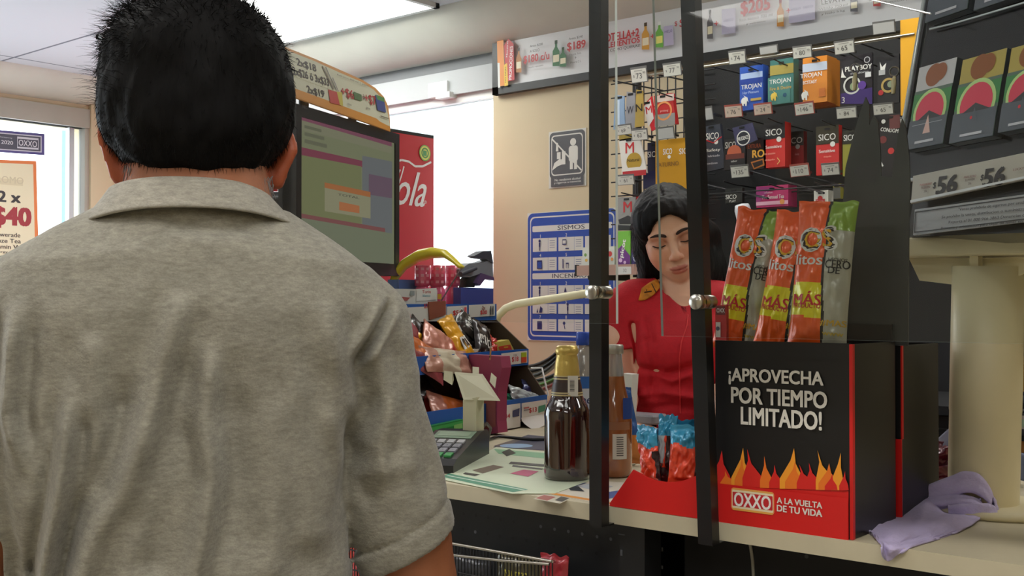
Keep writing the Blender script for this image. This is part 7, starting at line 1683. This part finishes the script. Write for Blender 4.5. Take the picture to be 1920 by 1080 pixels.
# tints in head axes
Q_ = (V - hc) @ HR / kk; T = np.ones((len(V), 3)); hm_ = (np.abs(Q_[:, 0]) < .12) & (np.abs(Q_[:, 1]) < .15) & (np.abs(Q_[:, 2]) < .16)
def tb(c, r, col, soft):
    global T
    d = np.sqrt((((Q_ - np.array(c)) / np.array(r)) ** 2).sum(1)); w_ = (np.clip((1 + soft - d) / soft, 0, 1) * hm_)[:, None]; T = T * (1 - w_) + T * np.array(col) * w_
tb((0, .090, -.0622), (.0205, .014, .0050), (.70, .38, .42), .22); tb((0, .089, -.0710), (.0170, .014, .0056), (.76, .42, .44), .22)
for s_ in (-1, 1): tb((.031 * s_, .080, .004), (.018, .02, .010), (.80, .68, .66), .7); tb((.040 * s_, .07, -.035), (.02, .03, .018), (1.0, .84, .80), .9)
tb((0, .105, -.036), (.012, .01, .01), (1.0, .86, .82), .8)
np_object('body', V, Fc, m_skw, wom, WMx, T)
def surf(x, z, y0=.14):
    """first point of the face met when coming from the front in head axes"""
    y = y0
    for _ in range(80):
        d = FXs.sample(hd(x * kk, y * kk, z * kk))
        if d < .0004 or y < 0: break
        y -= max(min(d, .01), .0005)
    return y
def wv3(p): return WMx @ Vector(p)
m_brow = mat('dark_brow', (44, 30, 26), .8)
for s_ in (-1, 1):
    b = MB(); top = []; bot = []; n = 16
    for i in range(n + 1):
        f = i / n; x = (.011 + .038 * f) * s_; zc_ = .0150 + .0065 * math.sin(PI * min(1, f * .72 + .08)) ; h_ = .0040 * (1 - f ** 2.2 * .75) * min(1, .5 + f * 5)
        for lst, zz in ((top, zc_ + h_), (bot, zc_ - h_)):
            lst.append(wv3(hd(x * kk, (surf(x, zz) + .0009) * kk, zz * kk)))
    mid = [wv3(hd((.011 + .038 * i / n) * s_ * kk, (surf((.011 + .038 * i / n) * s_, .015 + .0065 * math.sin(PI * min(1, i / n * .72 + .08))) + .0022) * kk, (.015 + .0085 * math.sin(PI * min(1, i / n * .72 + .08))) * kk)) for i in range(n + 1)]
    b.add(top + mid + bot, [(i, i + 1, n + 2 + i, n + 1 + i) for i in range(n)] + [(n + 1 + i, n + 2 + i, 2 * n + 3 + i, 2 * n + 2 + i) for i in range(n)], m_brow, True); b.build('eyebrow', wom)
    b = MB(); pts = []
    for i in range(13):
        f = i / 12; x = (.017 + .030 * f) * s_; zz = -.0060 - .0035 * math.sin(PI * f) + .003 * f; pts.append(wv3(hd(x * kk, (surf(x, zz) + .0007) * kk, zz * kk)))
    b.tube(pts, [.0005] + [.0011] * 5 + [.0013] * 6 + [.0006], m_brow, n=6)
    for i in range(3, 13):
        f = i / 12; p = pts[i]; q = p + WMx.to_3x3() @ Vector(hy * .004 - hz * .0035 + hx * s_ * .002 * f * 1.5); b.tube([p, q], [.0004, .0001], m_brow, n=3)
    b.build('eyelash', wom)
# hair: centre parted, tucked behind, long on the picture's left
m_hw = mat('long_black_hair', (9, 8, 9), .6, noise_amt=.3, nscale=60, bump=.7, bscale=110, stretch=(1, 1, .12), spec=.18)
S = SDF((-.16, -.22, 1.16), (.16, .14, 1.66), .003)
def E2(c, r, k=.01, op='add'): S.ell(hd(*[v * kk for v in c]), [v * kk for v in r], k, R=HR, op=op)
E2((0, -.028, .036), (.081, .094, .081), .01)
E2((0, -.045, -.010), (.080, .070, .085), .03)
E2((0, .020, .046), (.071, .074, .058), .015)
for s_ in (-1, 1):
    E2((.056 * s_, .020, .035), (.022, .042, .046), .02)
    E2((.067 * s_, -.004, -.025), (.012, .028, .070), .02)
# falling hair
S.chain([(*hd(.056, -.03, -.03), .026), wl(1230, 500, -.04, .028), wl(1218, 545, -.075, .028), wl(1220, 610, -.115, .022)], .03)
S.chain([(*hd(-.070, -.03, -.03), .032), wl(1325, 500, -.04, .034), wl(1330, 560, -.07, .028), wl(1325, 620, -.115, .02)], .03)
S.chain([(*hd(0, -.08, 0), .05), wl(1275, 520, -.10, .045), wl(1272, 620, -.135, .03)], .03)
# face opening
E2((0, .090, -.030), (.059, .060, .094), .006, 'sub')
CN2 = lambda a, b_, ra, rb, k, op: S.cone(hd(*[v * kk for v in a]), hd(*[v * kk for v in b_]), ra * kk, rb * kk, k, op)
CN2((0, -.06, .118), (0, .040, .104), .0016, .003, .006, 'sub')
S.disp(lambda x, y, z: .0016 * pynoise((x * 2.2, y * 2.2, z * .35), 90, 2) + .0008 * pynoise((x * 3, y * 3, z * .3), 180, 4))
V, Fc = S.mesh()
cw = np.array(hd(0, 0, .03))
sv, sf = strands(V, Fc, 2500, lambda c, n: ((((c - hc) @ HR)[:, 1] < .035) | (((c - hc) @ HR)[:, 2] < -.09)) * 1.0, lambda c, n, r: .02 + .02 * r.random(len(c)), lambda c, n, r: n * .12 + np.array((0, -.1, -1.0)) + r.normal(size=n.shape) * .08, .0004, 9)
np_object('hair', np.concatenate([V, sv]), np.concatenate([Fc, sf + len(V)]), m_hw, wom, WMx)
# red polo
m_red = mat('red_polo', (196, 22, 38), .8, noise_amt=.06, nscale=120, bump=.3, bscale=350)
S = SDF((-.22, -.15, .86), (.22, .16, 1.40), .0032)
S.torso(wrows([(y, l, r, h_) for y, l, r, h_ in WR] + [(960, 1160, 1372, .10)]), .03)
S.chain([wl(1274, 560, -.014, .052), wl(1190, 568, -.008, .042), wl(1176, 575, -.005, .042)], .03)
S.chain([wl(1274, 560, -.014, .052), wl(1352, 572, -.008, .042), wl(1366, 578, -.005, .042)], .03)
S.ell(wp(1240, 655, .055), (.048, .040, .045), .04); S.ell(wp(1308, 655, .055), (.048, .040, .045), .04)
S.chain([wl(1178, 578, -.005, .042), wl(1168, 665, .012, .040)], .014); S.chain([wl(1364, 580, -.005, .042), wl(1374, 665, .012, .040)], .014)
S.cut(wp(1166, 658, .01), (-.1, .1, -1), lo=(wp(1184, 600)[0], -.15, 1.1), hi=(.22, .16, 1.3)); S.cut(wp(1376, 658, .01), (.1, .1, -1), lo=(-.22, -.15, 1.1), hi=(wp(1356, 600)[0], .16, 1.3))
S.cone(hd(0, -.01, -.07), wp(1278, 552, .006), .050, .047, .004, 'sub')
S.cone(wp(1283, 545, .05), wp(1288, 585, .075), .028, .008, .006, 'sub')
WF = [([(1215, 640), (1232, 690), (1222, 740)], -.004, .010), ([(1200, 690), (1250, 700), (1300, 685)], -.005, .008), ([(1190, 745), (1240, 735), (1300, 745)], .004, .008), ([(1186, 610), (1192, 650), (1190, 700)], -.006, .006), ([(1230, 700), (1260, 715), (1290, 705)], .003, .006), ([(1210, 600), (1225, 640)], -.003, .007), ([(1200, 770), (1260, 760), (1320, 770)], -.003, .008)]
def wfolds(x, y, z):
    d = .0012 * pynoise((x, y, z), 45, 6); fr_ = np.clip((y + .01) / .04, 0, 1)
    for pts, amp, wd in WF:
        P_ = np.array([wp(a, b_, .08)[[0, 2]] for a, b_ in pts]); best = np.full(x.shape, 1e9)
        for i in range(len(P_) - 1):
            a, b_ = P_[i], P_[i + 1]; L2 = ((b_ - a) ** 2).sum(); t_ = np.clip(((x - a[0]) * (b_ - a)[0] + (z - a[1]) * (b_ - a)[1]) / L2, 0, 1)
            best = np.minimum(best, (x - a[0] - t_ * (b_ - a)[0]) ** 2 + (z - a[1] - t_ * (b_ - a)[1]) ** 2)
        d = d + 1.9 * amp * np.exp(-best / wd ** 2) * fr_
    return d
S.disp(wfolds, .03); SW = S
V, Fc = S.mesh(); np_object('polo_shirt', V, Fc, m_red, wom, WMx)
def wsurf(x, y, e=.001):
    t_ = .16
    for _ in range(120):
        d = SW.sample(wp(x, y, t_))
        if d < .0003 or t_ < -.1: break
        t_ -= max(min(d, .01), .0006)
    return WMx @ Vector(wp(x, y, t_ + e))
b = MB(); zp = [(1290, 590), (1288, 610), (1278, 640), (1274, 670), (1274, 700), (1275, 740), (1276, 775)]
zp = [(np.interp(f, range(7), [p[0] for p in zp]), np.interp(f, range(7), [p[1] for p in zp])) for f in np.linspace(0, 6, 25)]
b.tube([wsurf(x, y, .0006) for x, y in zp], .0016, mat('red_piping', (226, 50, 56), .5), n=6); b.build('placket_piping', wom, 'brighter red piping down the shirt front')
b = MB(); m_or = mat('orange_yoke', (206, 130, 30), .7, noise_amt=.35, nscale=70)
def yoke(u, v): return wsurf(1203 + 52 * u - 6 * v, 546 - 30 * u + (10 + 22 * math.sin(PI * min(1, u * .8 + .2))) * (v - .25), .0022 + .004 * math.sin(PI * u))
b.grid(yoke, 14, 8, m_or); o_ = b.build('collar', wom, 'orange and black patterned collar end'); sm = o_.modifiers.new('s', 'SOLIDIFY'); sm.thickness = .002; sm.offset = 1
b = MB(); 
for q0, q1_ in (((1212, 544), (1240, 524)), ((1222, 532), (1230, 548)), ((1236, 528), (1240, 542)), ((1208, 548), (1222, 546))):
    b.tube([wsurf(q0[0], q0[1], .0066), wsurf(q1_[0], q1_[1], .0066)], .0011, m_brow, n=5)
b.build('collar_pattern', wom)
b = MB(); m_dr = mat('dark_red_collar', (150, 22, 40), .8)
def lap(u, v): return wsurf(1248 + 36 * u + 2 * v, 524 + 56 * u + (v - .4) * 26 * (1 - u * .7), .003 + .003 * math.sin(PI * v))
b.grid(lap, 14, 8, m_dr); o_ = b.build('collar_lapel', wom, 'dark red collar lapel'); sm = o_.modifiers.new('s', 'SOLIDIFY'); sm.thickness = .002; sm.offset = 1
S = SDF((-.2, -.14, .04), (.2, .14, .98), .008)
S.torso([(.72, 0, 0, .158, .108), (.85, 0, 0, .158, .106), (.95, 0, 0, .135, .096)], .03)
for s_ in (-1, 1): S.chain([(.078 * s_, 0, .76, .084), (.082 * s_, .01, .45, .060), (.085 * s_, -.008, .08, .054)], .03)
V, Fc = S.mesh(); np_object('trousers', V, Fc, mat('black_trousers', (26, 26, 30), .85), wom, WMx)
for s_ in (-1, 1):
    S = SDF((-.2, -.1, 0), (.2, .2, .12), .005); S.chain([(.085 * s_, -.015, .05, .038), (.09 * s_, .075, .040, .038), (.097 * s_, .13, .03, .028)], .03); S.cut((0, 0, .004), (0, 0, -1)); V, Fc = S.mesh(); np_object('shoe', V, Fc, mat('black_leather', (26, 24, 24), .4), wom, WMx)
